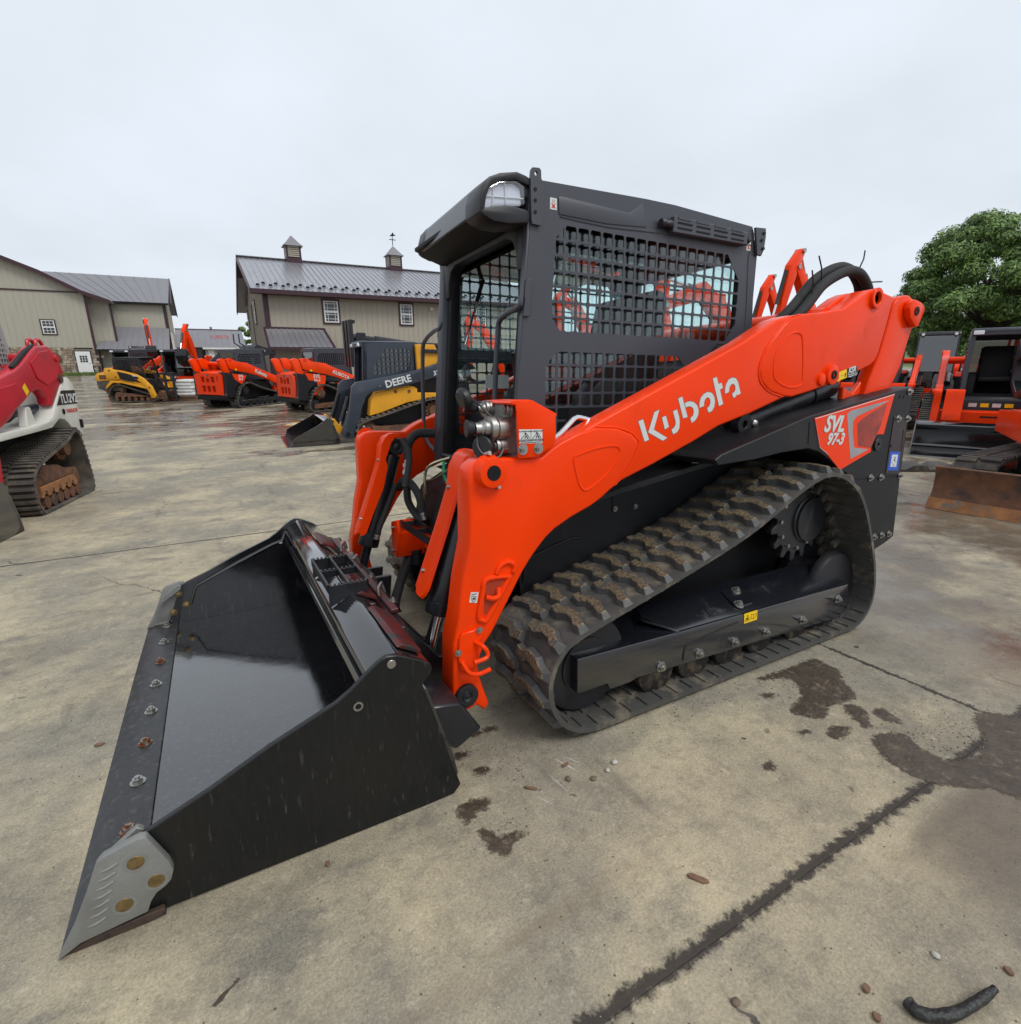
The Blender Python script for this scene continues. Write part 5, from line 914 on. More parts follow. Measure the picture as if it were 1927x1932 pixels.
def near_y(sy):
    p = MB(); holes = cells(WUP, 0.0655, 0.0610, 0.0095)+cells(WLO, 0.0655, 0.0610, 0.0095)
    p.plate(SIDEP, holes, sy*0.480, sy*0.474); side = p.build('side_guard', CABGREY, cab, ang=30)
    MB().prism([(1.79, 1.59), (3.02, 1.59), (3.02, 2.055), (1.80, 2.06)], sy*0.452, sy*0.448).build('side_glass', GLASS, cab)
    MB().prism([(1.75, 1.08), (2.75, 1.08), (2.75, 1.55), (1.76, 1.55)], sy*0.452, sy*0.448).build('side_glass', GLASS, cab)
    MB().prism([(1.842, 2.075), (1.838, 2.140), (1.86, 2.145), (2.225, 2.135), (2.30, 2.190), (2.33, 2.09), (2.10, 2.073)], sy*0.4795, sy*0.4845).build('pressed_panel', CABGREY, side, bevel=0.004, seg=2)
    MB().tube([(1.849, sy*0.481, 2.068), (2.105, sy*0.481, 2.062), (2.373, sy*0.481, 2.076), (3.03, sy*0.481, 2.10), (3.06, sy*0.481, 2.05), (3.085, sy*0.481, 1.62)], 0.0035, 6, smooth=2).build('pressed_rib', CABGREY, side)
    for (x0, x1, z0, z1) in ((1.797, 1.831, 2.089, 2.133), (3.036, 3.067, 2.074, 2.116)):
        MB().bb((x0, sy*0.4805, z0), (x1, sy*0.4815, z1)).build('warning_decal', DECALW, side)
        xm = (x0+x1)/2; d = MB(); d.tube([(xm-0.009, sy*0.482, z0+0.006), (xm+0.009, sy*0.482, z0+0.024)], 0.0018, 4); d.tube([(xm+0.009, sy*0.482, z0+0.006), (xm-0.009, sy*0.482, z0+0.024)], 0.0018, 4); d.cyl((xm, sy*0.4815, z0+0.013), (xm, sy*0.4822, z0+0.013), 0.006, 8); d.build('decal_symbol', DECALR, side)
        MB().ring((xm, sy*0.4815, z1-0.012), (0, sy, 0), 0.004, 0.0055, 0.0004, 12).build('decal_symbol', DECALK, side)
    return side
sN = near_y(-1); sF = near_y(1)
# pillars: faceted posts with black gasket behind
for sy in (-1, 1):
    MB().taper([(1.612, sy*0.478), (1.625, sy*0.43), (1.66, sy*0.418), (1.73, sy*0.418), (1.73, sy*0.478)], [(1.700, sy*0.478), (1.705, sy*0.43), (1.735, sy*0.418), (1.80, sy*0.418), (1.80, sy*0.478)], 0.95, 2.15, 'z').build('front_pillar', CABGREY, cab, bevel=0.005, seg=2)
    MB().taper([(1.640, sy*0.42), (1.640, sy*0.375), (1.70, sy*0.365), (1.70, sy*0.42)], [(1.722, sy*0.42), (1.722, sy*0.375), (1.77, sy*0.365), (1.77, sy*0.42)], 0.95, 2.02, 'z').build('door_gasket', DARK, cab, bevel=0.01, seg=2)
    MB().bb((3.06, sy*0.478, 1.0), (3.13, sy*0.40, 2.13)).build('rear_pillar', CABGREY, cab)
# door head: rounded corners
hdp = [(-0.43, 2.13), (-0.43, 1.86), (-0.375, 1.86), (-0.37, 1.93), (-0.34, 1.985), (-0.28, 2.01), (0.28, 2.01), (0.34, 1.985), (0.37, 1.93), (0.375, 1.86), (0.43, 1.86), (0.43, 2.13)]
MB().prism(hdp, 1.695, 1.76, 'x').build('door_header', PLASTIC, cab, bevel=0.008, seg=2)
MB().bb((1.63, -0.42, 0.95), (1.70, 0.42, 1.005)).build('door_sill', PLASTIC, cab, bevel=0.01)
MB().bb((1.70, -0.455, 2.06), (3.05, 0.455, 2.12)).build('headliner', DARK, cab, bevel=0.01)
MB().prism([(1.74, 1.97), (1.80, 2.06), (2.5, 2.06), (2.5, 1.97)], -0.30, 0.34).build('overhead_door', GLASS_D, cab)
MB().tube([(1.76, -0.36, 2.00), (2.4, -0.36, 2.03)], 0.012, 8).build('door_rail', PLASTIC, cab); MB().tube([(1.76, 0.36, 2.00), (2.4, 0.36, 2.03)], 0.012, 8).build('door_rail', PLASTIC, cab)
MB().bb((1.85, -0.46, 0.98), (3.06, 0.46, 1.02)).build('cab_floor', DARK, cab)
# rear wall with window opening
MB().plate([(-0.46, 1.0), (0.46, 1.0), (0.46, 2.12), (-0.46, 2.12)], [[(-0.40, 1.40), (0.40, 1.40), (0.40, 2.05), (-0.40, 2.05)]], 3.09, 3.12, 'x').build('rear_wall', CABGREY, cab)
MB().bb((3.10, -0.40, 1.40), (3.104, 0.40, 2.05)).build('rear_glass', GLASS, cab)
# seat, console, levers, struts, screen
se = MB().prism([(2.16, 1.18), (2.14, 1.24), (2.18, 1.275), (2.58, 1.25), (2.62, 1.18)], -0.26, 0.26).build('seat', SEATM, cab, bevel=0.03, seg=3)
MB().prism([(2.54, 1.25), (2.48, 1.28), (2.60, 1.86), (2.68, 1.90), (2.74, 1.86), (2.68, 1.22)], -0.25, 0.25).build('seat_back', SEATM, se, bevel=0.04, seg=3)
MB().bb((2.18, -0.2, 1.02), (2.62, 0.2, 1.18)).build('seat_base', DARK, se)
for sy in (-1, 1):
    MB().prism([(2.05, 1.02), (2.05, 1.34), (2.15, 1.42), (2.75, 1.40), (2.75, 1.02)], sy*0.30, sy*0.43).build('side_console', PLASTIC, cab, bevel=0.02, seg=2)
    MB().tube([(2.13, sy*0.35, 1.38), (2.10, sy*0.34, 1.50), (2.09, sy*0.32, 1.58)], [0.016, 0.016, 0.024], 10).build('control_lever', PLASTIC, cab)
    MB().cyl((1.80, sy*0.40, 1.62), (1.93, sy*0.40, 2.0), 0.006, 8).build('gas_strut_rod', CHROME, cab); MB().cyl((1.88, sy*0.40, 1.86), (1.96, sy*0.40, 2.08), 0.012, 8).build('gas_strut', DARK, cab)
MB().bb((1.80, 0.10, 1.14), (1.99, 0.44, 1.30)).build('monitor_housing', PLASTIC, cab, bevel=0.01)
MB().bb((1.95, 0.438, 1.375), (2.11, 0.444, 1.455)).build('instruction_card', DECALW, cab)
MB().bb((1.90, -0.447, 1.10), (2.15, -0.443, 1.175)).build('instruction_card', mat('pale_teal_card', (0.35, 0.55, 0.55), 0.5), cab)
MB().bb((1.93, -0.4485, 1.125), (2.03, -0.4475, 1.160)).build('card_print', mat('teal_print', (0.02, 0.30, 0.42), 0.5), cab)
lettering('Kubota', mat('grey_emboss', (0.07, 0.07, 0.07), 0.4), cab, (2.55, -0.262, 1.62), 0.09, 0)
# visor and corner lamps
VP_ = [(1.468, 2.035), (1.497, 2.138), (1.52, 2.165), (1.72, 2.182), (1.72, 2.165), (1.54, 2.145), (1.515, 2.12), (1.485, 2.035)]; vz = MB(); vz.taper(VP_, [(x+0.075, z+0.042) if x < 1.6 else (x, z) for x, z in VP_], -0.36, 0.36); vis = vz.build('visor', CABGREY, cab, bevel=0.004)
MB().bb((1.52, -0.40, 2.085), (1.72, 0.40, 2.10)).build('visor_soffit', DARK, vis)
MB().prism([(1.55, 2.08), (1.58, 2.060), (1.68, 2.03), (1.74, 2.05), (1.74, 2.10), (1.52, 2.09)], -0.42, 0.42).build('visor_duct', DARK, vis, bevel=0.01)
for sy in (-1, 1):
    lx, lz = (0.085, 0.050) if sy > 0 else (0.0, 0.0)
    HOOD = [(1.470, 2.030), (1.472, 2.085), (1.486, 2.128), (1.515, 2.160), (1.56, 2.180), (1.636, 2.197), (1.676, 2.190), (1.705, 2.18), (1.705, 2.155), (1.672, 2.160), (1.63, 2.170), (1.565, 2.155), (1.525, 2.135), (1.502, 2.105), (1.490, 2.035)]
    lp = MB(); lp.prism([(x+lx, z+lz) for x, z in HOOD], sy*0.350-0.5*lx, sy*0.490-0.5*lx); hood = lp.build('lamp_hood', PLASTIC, vis, bevel=0.005, seg=2)
    MB().prism([(x+lx, z+lz) for x, z in [(1.487, 2.020), (1.471, 2.030), (1.475, 2.045), (1.545, 2.062), (1.60, 2.072), (1.68, 2.068), (1.70, 2.05), (1.69, 2.02), (1.60, 2.005), (1.53, 2.005)]], sy*0.350-0.5*lx, sy*0.490-0.5*lx).build('lamp_shelf', PLASTIC, vis, bevel=0.006, seg=2)
    MB().prism([(x+lx, z+lz) for x, z in [(1.500, 2.040), (1.502, 2.080), (1.520, 2.125), (1.560, 2.150), (1.63, 2.163), (1.668, 2.150), (1.672, 2.085), (1.60, 2.072), (1.54, 2.062)]], sy*0.36-0.5*lx, sy*0.465-0.5*lx).build('lamp_reflector', LENS, vis, bevel=0.01, seg=2)
    MB().prism([(x+lx, z+lz) for x, z in [(1.484, 2.030), (1.488, 2.075), (1.508, 2.128), (1.555, 2.156), (1.635, 2.170), (1.678, 2.156), (1.680, 2.080), (1.60, 2.068), (1.54, 2.058)]], sy*0.352-0.5*lx, sy*0.488-0.5*lx).build('lamp_lens', LENSGLASS, vis, bevel=0.012, seg=3)
    d = MB()
    for (p, q) in (((1.595, 2.074), (1.590, 2.166)), ((1.50, 2.095), (1.675, 2.112)), ((1.535, 2.062), (1.54, 2.15))):
        d.tube([(p[0]+lx, sy*0.468, p[1]+lz), (q[0]+lx, sy*0.468, q[1]+lz)], 0.0028, 5)
    d.build('lamp_divider', WHITE, vis)
    # lifting lug
    LUGP = [(1.704, 2.018), (1.699, 2.034), (1.694, 2.181), (1.697, 2.212), (1.704, 2.222), (1.735, 2.225), (1.743, 2.218), (1.745, 2.188), (1.759, 2.168), (1.760, 2.064), (1.746, 2.016)]
    ho = [(1.720+0.008*math.cos(t), 2.203+0.009*math.sin(t)) for t in [2*math.pi*i/12 for i in range(12)]]
    MB().plate(LUGP, [ho], sy*0.484, sy*0.496).build('lifting_lug', CABGREY, cab)
    for z in (2.145, 2.105, 2.062): MB().cyl((1.716, sy*0.496, z), (1.716, sy*0.499, z), 0.007, 10).build('lug_bolt', DARK, cab)
    RL = [(3.075, 2.186), (3.158, 2.192), (3.164, 2.15), (3.158, 2.086), (3.141, 2.054), (3.105, 2.057)]
    MB().prism(RL, sy*0.484, sy*0.498).build('lifting_lug', CABGREY, cab, bevel=0.002)
    for (x, z) in ((3.143, 2.165), (3.130, 2.13), (3.145, 2.09)): MB().cyl((x, sy*0.498, z), (x, sy*0.506, z), 0.008, 10).build('lug_bolt', PLASTIC, cab)
    # grab handles on the front pillars
    if sy < 0: MB().tube([(1.66, -0.475, 1.74), (1.655, -0.470, 1.70), (1.66, -0.37, 1.690), (1.66, -0.285, 1.665), (1.66, -0.266, 1.60), (1.65, -0.254, 1.38), (1.64, -0.262, 1.10), (1.62, -0.30, 1.03), (1.62, -0.38, 1.00)], 0.0125, 10, smooth=4).build('grab_handle', CABGREY, cab)
    else: MB().tube([(1.68, 0.44, 1.74), (1.67, 0.46, 1.71), (1.67, 0.536, 1.705), (1.67, 0.69, 1.667), (1.665, 0.741, 1.58), (1.655, 0.744, 1.126), (1.65, 0.691, 1.065), (1.64, 0.60, 1.03), (1.63, 0.46, 1.00)], 0.0125, 10, smooth=4).build('grab_handle', CABGREY, cab)
    MB().prism([(1.665, 1.66), (1.695, 1.66), (1.71, 1.81), (1.68, 1.81)], sy*0.4805, sy*0.492).build('handle_bracket', CABGREY, cab, bevel=0.003)
# slatted guard light bar at the rear of the roof
lb = MB(); lb.prism([(2.465, 2.078), (2.470, 2.152), (2.99, 2.146), (2.992, 2.085)], -0.484, -0.52); bar = lb.build('slatted_vent', CABGREY, cab, bevel=0.004)
for k in range(4):
    for z in (2.098, 2.120):
        x = 2.49+k*0.125; MB().bb((x, -0.5205, z), (x+0.095, -0.5235, z+0.006)).build('vent_slot', DARK, bar)
    MB().bb((2.49+k*0.125, -0.5205, 2.138), (2.575+k*0.125, -0.523, 2.150)).build('vent_slat', CABGREY, bar)
for x in (2.40, 3.02): MB().lathe((x, -0.50, 2.115), (1 if x < 2.7 else -1, 0, 0), [(0, 0.018), (0.02, 0.022), (0.03, 0.014), (0.05, 0.020), (0.065, 0.020)], 14).build('bar_mount', PLASTIC, bar)
MB().tube([(2.828, -0.49, 1.56), (2.848, -0.50, 1.592), (2.905, -0.50, 1.592), (2.905, -0.49, 1.53)], 0.005, 8).build('window_latch', PLASTIC, cab)
# ---------------------------------------------------------------- other machines of the yard
FACE_PY = Matrix(((-1, 0, 0), (0, 0, 1), (0, 1, 0))).to_4x4()
FACE_PX = Matrix(((0, 0, 1), (1, 0, 0), (0, 1, 0))).to_4x4()
def place(o, x, y, yaw, s=1.0, dz=0.0):
    """stand a machine on the sloping yard"""
    fx, fy = math.cos(yaw), math.sin(yaw); e = 1.2
    gx = (ground_z(x+fx*e, y+fy*e)-ground_z(x-fx*e, y-fy*e))/(2*e); gy = (ground_z(x-fy*e, y+fx*e)-ground_z(x+fy*e, y-fx*e))/(2*e)
    X = Vector((fx, fy, gx)).normalized(); Y = Vector((-fy, fx, gy)).normalized(); Z = X.cross(Y).normalized(); Y = Z.cross(X)
    o.matrix_world = Matrix.Translation((x, y, ground_z(x, y)+dz)) @ Matrix((X, Y, Z)).transposed().to_4x4() @ Matrix.Scale(s, 4)
def simple_track(parent, sy, P, y0, y1, rub, frame_m, rollers, idlers, sprk, cover, n=44, lugh=0.028, roller_m=None):
    if winding(P) > 0: P = P[::-1]
    if winding(P) > 0: raise RuntimeError
    b, Q, Ln = belt(64, sy*y0, sy*y1, P, 0.03); tk = b.build('rubber_track', rub, parent, ang=50)
    Q, Ln = belt_path(n, P); lb = MB()
    for i in range(n):
        t = (Q[(i+1) % n]-Q[i-1]).normalized(); nrm = Vector((-t.z, 0, t.x)); M = Matrix((t, nrm.cross(t), nrm)).transposed(); c = Q[i]+nrm*lugh/2
        w = abs(y0-y1)
        lb.box((c.x, sy*(max(y0, y1)-w*0.24), c.z), (Ln/n*0.5, w*0.46, lugh), M); c2 = c+t*Ln/n*0.4; lb.box((c2.x, sy*(min(y0, y1)+w*0.24), c2.z), (Ln/n*0.5, w*0.46, lugh), M)
    lb.build('tread_lugs', rub, tk, kind='stuff')
    for (x, z, r) in rollers: MB().cyl((x, sy*(y0-0.05), z), (x, sy*(y1+0.05), z), r, 18).build('track_roller', roller_m or PLASTIC, tk)
    for (x, z, r) in idlers:
        MB().lathe((x, sy*(y0-0.06), z), (0, -sy, 0), [(0, r*0.35), (0.02, r*0.4), (0.03, r*0.85), (0.0, r), (0.3, r)], 26).build('idler_wheel', roller_m or PLASTIC, tk)
    if sprk:
        x, z, r = sprk; PP = []
        for i in range(14):
            for (dt, q) in ((-0.4, 0.82), (-0.12, 1.0), (0.12, 1.0), (0.4, 0.82)): t = 2*math.pi*(i+dt)/14; PP.append((x+r*q*math.cos(t), z+r*q*math.sin(t)))
        MB().prism(PP, sy*(y0-0.15), sy*(y0-0.20)).build('drive_sprocket', frame_m, tk); MB().cyl((x, sy*(y0-0.20), z), (x, sy*(y0-0.08), z), r*0.6, 20).build('final_drive', frame_m, tk)
    if cover: MB().prism(cover, sy*(y0-0.05), sy*(y1+0.05)).build('track_frame', frame_m, tk, bevel=0.008)
    return tk
def guard_panel(parent, outline, windows, y, th, m, pitch=0.075, glass=GLASS_D, name='side_guard'):
    holes = []
    for w in windows: holes += cells(w, pitch, pitch, pitch*0.25)
    o = MB().plate(outline, holes, y, y+th).build(name, m, parent)
    for w in (windows if glass else []): MB().prism(w, y+th*2.0, y+th*2.6).build('side_glass', glass, parent)
    return o
def bucket_part(parent, m=BUCKET, w=1.04, x0=0.0, z0=0.0, s=1.0):
    def T(P): return [(x0+x*s, z0+z*s) for x, z in P]
    b = MB().prism(T([(0.0, 0.002), (0.95, 0.0), (1.06, 0.02), (1.085, 0.06), (1.07, 0.14), (0.985, 0.42), (0.93, 0.42), (1.02, 0.14), (1.01, 0.085), (0.93, 0.045), (0.80, 0.026), (0.03, 0.02)]), -w, w).build('bucket', m, parent, bevel=0.003)
    for sy in (-1, 1): MB().prism(T([(0.10, 0.008), (0.16, 0.18), (0.36, 0.28), (0.70, 0.45), (0.857, 0.575), (0.99, 0.50), (0.965, 0.44), (1.085, 0.03), (1.06, 0.0)]), sy*w, sy*(w-0.02)).build('side_plate', m, b, bevel=0.003)
    MB().prism(T([(0.79, 0.50), (0.89, 0.562), (0.998, 0.508), (0.93, 0.40), (0.83, 0.405)]), -w+0.02, w-0.02).build('torque_tube', m, b, bevel=0.006)
    return b
def cab_box(parent, m, x0, x1, z0, z1, w, pitch=0.075, front_lean=0.08, windows=None, glassfront=True, lamps=True, seatz=None):
    out = [(x0, z0), (x0+front_lean, z1-0.1), (x0+front_lean+0.02, z1), (x1-0.05, z1), (x1, z1-0.12), (x1, z0)]
    win = windows or [[(x0+0.16, z0+0.45), (x1-0.25, z0+0.45), (x1-0.12, z0+0.6), (x1-0.14, z1-0.28), (x1-0.25, z1-0.16), (x0+0.22, z1-0.16)]]
    cb = MB().prism([(x0+front_lean-0.08, z1-0.03), (x0+front_lean-0.05, z1+0.03), (x1-0.1, z1+0.03), (x1, z1-0.03)], -w, w).build('cab', m, parent, bevel=0.02, seg=2)
    for sy in (-1, 1): guard_panel(cb, out, win, sy*w, -sy*0.02, m, pitch)
    for sy in (-1, 1):
        MB().taper([(x0, sy*w), (x0, sy*(w-0.07)), (x0+0.1, sy*(w-0.07)), (x0+0.1, sy*w)], [(x0+front_lean, sy*w), (x0+front_lean, sy*(w-0.07)), (x0+front_lean+0.1, sy*(w-0.07)), (x0+front_lean+0.1, sy*w)], z0, z1, 'z').build('front_pillar', m, cb, bevel=0.004)
        if lamps:
            MB().bb((x0+front_lean-0.10, sy*(w-0.02), z1-0.085), (x0+front_lean-0.02, sy*(w-0.17), z1-0.015)).build('work_lamp', LENS, cb, bevel=0.008)
    MB().bb((x0+front_lean-0.06, -w, z1-0.10), (x0+front_lean+0.05, w, z1)).build('roof_front', m, cb, bevel=0.01)
    MB().plate([(-w, z0), (w, z0), (w, z1), (-w, z1)], [[(-w+0.07, z0+0.42), (w-0.07, z0+0.42), (w-0.07, z1-0.12), (-w+0.07, z1-0.12)]], x1-0.04, x1, 'x').build('rear_wall', m, cb)
    MB().bb((x1-0.03, -w+0.07, z0+0.42), (x1-0.025, w-0.07, z1-0.12)).build('rear_glass', GLASS_D, cb)
    MB().bb((x0+0.1, -w+0.03, z0-0.02), (x1, w-0.03, z0+0.04)).build('cab_floor', DARK, cb)
    sx = (x0+x1)/2+0.1; sz = seatz or z0+0.25
    st_ = MB().prism([(sx-0.3, sz), (sx-0.3, sz+0.1), (sx+0.2, sz+0.1), (sx+0.2, sz)], -0.24, 0.24).build('seat', SEATM, cb, bevel=0.03, seg=2)
    MB().prism([(sx+0.12, sz+0.05), (sx+0.22, sz+0.68), (sx+0.30, sz+0.66), (sx+0.22, sz)], -0.23, 0.23).build('seat_back', SEATM, st_, bevel=0.03, seg=2)
    for sy in (-1, 1): MB().bb((x0+0.3, sy*0.27, z0), (sx+0.2, sy*(w-0.06), z0+0.38)).build('side_console', PLASTIC, cb, bevel=0.02)
    return cb
def kub_loader(name, label, x, y, yaw, paint, rub, txt, mark, bucket=False, group=None, sides=(-1, 1), new=True):
    t = thing(name, label, 'track loader', (2.2, 0, 0), group)
    MB().prism([(1.50, 0.62), (1.55, 0.33), (3.30, 0.28), (3.95, 0.36), (3.98, 1.25), (3.10, 1.33), (3.05, 1.02), (1.70, 0.88)], -0.56, 0.56).build('chassis', BODY, t, bevel=0.01)
    for sy in (-1, 1):
        simple_track(t, sy, TP, 1.03, 0.58, rub, BLACK if new else RUST, [(x_, 0.13, 0.095) for x_ in (2.067, 2.307, 2.553, 2.788, 3.092)], [(1.70, 0.262, 0.21), (3.47, 0.262, 0.20)], (3.214, 0.66, 0.22), [(1.62, .33), (2.16, .31), (3.5, .28), (3.52, .12), (2.16, .15), (1.62, .18)])
        a = MB().prism(BEAMF, sy*0.842, sy*0.740).build('lift_arm', paint, t, bevel=0.012, seg=2)
        MB().prism(FRONT, sy*0.850, sy*0.735).build('front_casting', paint, a, bevel=0.011, seg=2); MB().prism(REAR, sy*0.850, sy*0.735).build('rear_casting', paint, a, bevel=0.011, seg=2)
        MB().prism([(3.825, 1.70), (3.863, 1.820), (3.936, 1.866), (4.012, 1.874), (4.128, 1.826), (4.145, 1.797), (4.064, 1.598), (4.035, 1.49), (3.951, 1.354), (3.924, 1.25), (3.70, 1.20), (3.789, 1.554)], sy*0.86, sy*0.74).build('lever_link', paint, a, bevel=0.01, seg=2)
        MB().cyl((1.308, sy*0.84, 1.078), (1.308, sy*0.89, 1.078), 0.053, 20).build('pin_boss', paint, a); MB().cyl((3.624, sy*0.84, 1.826), (3.624, sy*0.87, 1.826), 0.05, 18).build('rear_boss', paint, a)
        MB().cyl((1.196, sy*0.85, 0.238), (1.196, sy*0.87, 0.238), 0.045, 18).build('hinge_disc', PLASTIC, a)
        MB().cyl((2.78, sy*0.69, 1.185), (3.50, sy*0.69, 1.36), 0.062, 14).build('lift_cylinder', BLACK, a)
        g = MB().prism(GRD, sy*0.40, sy*0.68).build('cylinder_guard', paint, t, bevel=0.006)
        MB().cyl((1.36, sy*0.62, 1.0), (1.20, sy*0.62, 0.47), 0.055, 14).build('tilt_cylinder', BLACK, t); MB().cyl((1.20, sy*0.62, 0.47), (1.14, sy*0.62, 0.25), 0.026, 12).build('piston_rod', CHROME, t)
        fn = MB().prism(FEN, sy*0.93, sy*0.56).build('rear_fender', BODY if new else PLASTIC, t, bevel=0.01)
        if mark == 'new':
            dk = MB().prism([(3.073, 1.217), (3.70, 1.31), (3.62, 1.10), (3.349, 0.90), (3.20, 1.03)], sy*0.930, sy*0.9335).build('side_decal', DECALO, fn)
            lettering('SVL', DECALW, dk, (3.33, sy*0.935, 1.155), 0.15, 0, base=FACE_NY if sy < 0 else FACE_PY, shear=0.2, bold=0.004); lettering('97-3', DECALW, dk, (3.36, sy*0.935, 1.05), 0.10, 0, base=FACE_NY if sy < 0 else FACE_PY, shear=0.2, bold=0.004)
        else:
            dk = MB().prism([(2.95, 1.26), (3.72, 1.38), (3.60, 1.12), (3.30, 1.08), (3.30, 0.86), (3.55, 0.60), (3.20, 0.62), (3.0, 1.0)], sy*0.930, sy*0.9335).build('side_decal', ORANGE_D, fn)
            lettering('SVL', DECALW, dk, (3.30, sy*0.935, 1.20), 0.17, 0, base=FACE_NY if sy < 0 else FACE_PY, shear=0.2, bold=0.004); lettering('95-2', DECALW, dk, (3.30, sy*0.935, 1.07), 0.13, 0, base=FACE_NY if sy < 0 else FACE_PY, shear=0.2, bold=0.003)
        ang = math.atan2(0.39, 0.95)
        lettering(txt, DECALW, a, (2.32, sy*0.853, 1.215), 0.20 if mark == 'new' else 0.17, ang if sy < 0 else -ang, base=FACE_NY if sy < 0 else FACE_PY, bold=0.006)
        MB().bb((3.40, sy*0.853, 1.42), (3.48, sy*0.855, 1.48)).build('warning_decal', DECALY, a)
    MB().cyl((3.36, -0.76, 1.66), (3.36, 0.76, 1.66), 0.075, 20).build('cross_tube', paint, t)
    cab_box(t, CABGREY, 1.61, 3.13, 1.0, 2.19, 0.478, 0.075, windows=[[(1.84, 1.62), (2.90, 1.62), (2.98, 1.70), (2.98, 1.92), (2.88, 2.04), (1.90, 2.04), (1.86, 1.98)]])
    # rear door with louvred openings
    rd = MB(); W = 0.72
    lay = []
    for r_, (z0, z1) in enumerate(((0.98, 1.20), (0.62, 0.86))):
        for c_ in range(3):
            y0 = -0.40+c_*0.28; k = (0.0, -0.06, 0.0)[c_] if r_ == 0 else 0; lay.append([(y0, z0), (y0+0.20, z0), (y0+0.20, z1+k), (y0, z1+k)])
    lay.append([(0.50, 1.02), (0.56, 1.02), (0.56, 1.22), (0.50, 1.22)]) if mark == 'new' else None
    door = MB().plate([(-0.74, 0.52), (0.74, 0.52), (0.76, 1.25), (0.62, 1.33), (-0.62, 1.33), (-0.76, 1.25)], lay, 3.99, 4.07, 'x').build('rear_door', paint, t, bevel=0.008)
    MB().bb((3.97, -0.6, 0.58), (3.985, 0.6, 1.28)).build('radiator_screen', mat('red_screen', (0.16, 0.012, 0.008), 0.7), door)
    for q in lay[:6]:
        for k in range(5):
            z = q[0][1]+(q[2][1]-q[0][1])*(k+0.5)/5; MB().bb((4.02, q[0][0], z-0.006), (4.035, q[1][0], z+0.006)).build('louvre_slat', paint, door)
    MB().cyl((4.07, 0.0, 1.255), (4.078, 0.0, 1.255), 0.055, 20).build('emblem', BLACK, door); MB().ring((4.078, 0, 1.255), (1, 0, 0), 0.030, 0.040, 0.004, 18).build('emblem_ring', STEEL, door)
    MB().prism([(3.25, 1.32), (3.40, 1.42), (3.95, 1.36), (4.0, 1.30)], -0.60, 0.60).build('rear_bonnet', paint, t, bevel=0.02)
    MB().prism([(3.55, 0.50), (4.03, 0.50), (3.98, 0.30), (3.6, 0.26)], -0.86, 0.86).build('rear_bumper', BODY, t, bevel=0.02)
    for sy in (-1, 1): MB().cyl((4.03, sy*0.83, 0.53), (4.04, sy*0.83, 0.53), 0.025, 12).build('reflector', DECALW, t)
    MB().prism([(1.34, 0.32), (1.36, 0.72), (1.60, 0.74), (1.60, 0.30)], -0.72, 0.72).build('front_crossmember', paint, t, bevel=0.01)
    MB().prism([(1.58, 0.66), (1.60, 0.92), (1.66, 1.0), (1.75, 1.0), (1.75, 0.6)], -0.46, 0.46).build('cab_front_sill', PLASTIC, t, bevel=0.01)
    MB().bb((1.35, -0.20, 0.62), (1.42, 0.12, 0.65)).build('foot_step', BLACK, t)
    for k in range(4): MB().bb((1.578, -0.32+k*0.17, 0.80), (1.582, -0.20+k*0.17, 0.87)).build('warning_decal', DECALW if k % 2 else DECALY, t)
    if bucket: bucket_part(t); MB().prism([(0.965, 0.43), (1.0, 0.51), (1.12, 0.45), (1.20, 0.20), (1.06, 0.05), (1.04, 0.10)], -0.70, 0.70).build('quick_coupler', BLACK, t, bevel=0.006)
    place(t, x, y, yaw); return t
kub_loader('track_loader', 'orange and black loader seen from its rear corner right of the yellow one', 2.03, 22.6, R(215.8), ORANGE, RUBBER, 'Kubota', 'new', group='orange track loaders parked in the yard')
kub_loader('track_loader', 'muddy orange loader parked between barn porch and blue-grey loader', 4.72, 19.0, R(196), ORANGE_D, RUBBER_M, 'KUBOTA', 'old', group='orange track loaders parked in the yard', new=False)
kub_loader('track_loader', 'orange loader facing us with a wide black bucket by the rusty blade', 13.74, 2.07, R(22), ORANGE, RUBBER, 'Kubota', 'new', bucket=True, group='orange track loaders parked in the yard')
kub_loader('track_loader', 'left one of two orange loaders facing us behind the yellow loader', 0.2, 31.0, R(62), ORANGE_D, RUBBER_M, 'Kubota', 'new', group='orange track loaders parked in the yard')
kub_loader('track_loader', 'right one of two orange loaders facing us behind the yellow loader', 2.6, 31.6, R(62), ORANGE, RUBBER_M, 'Kubota', 'new', group='orange track loaders parked in the yard')
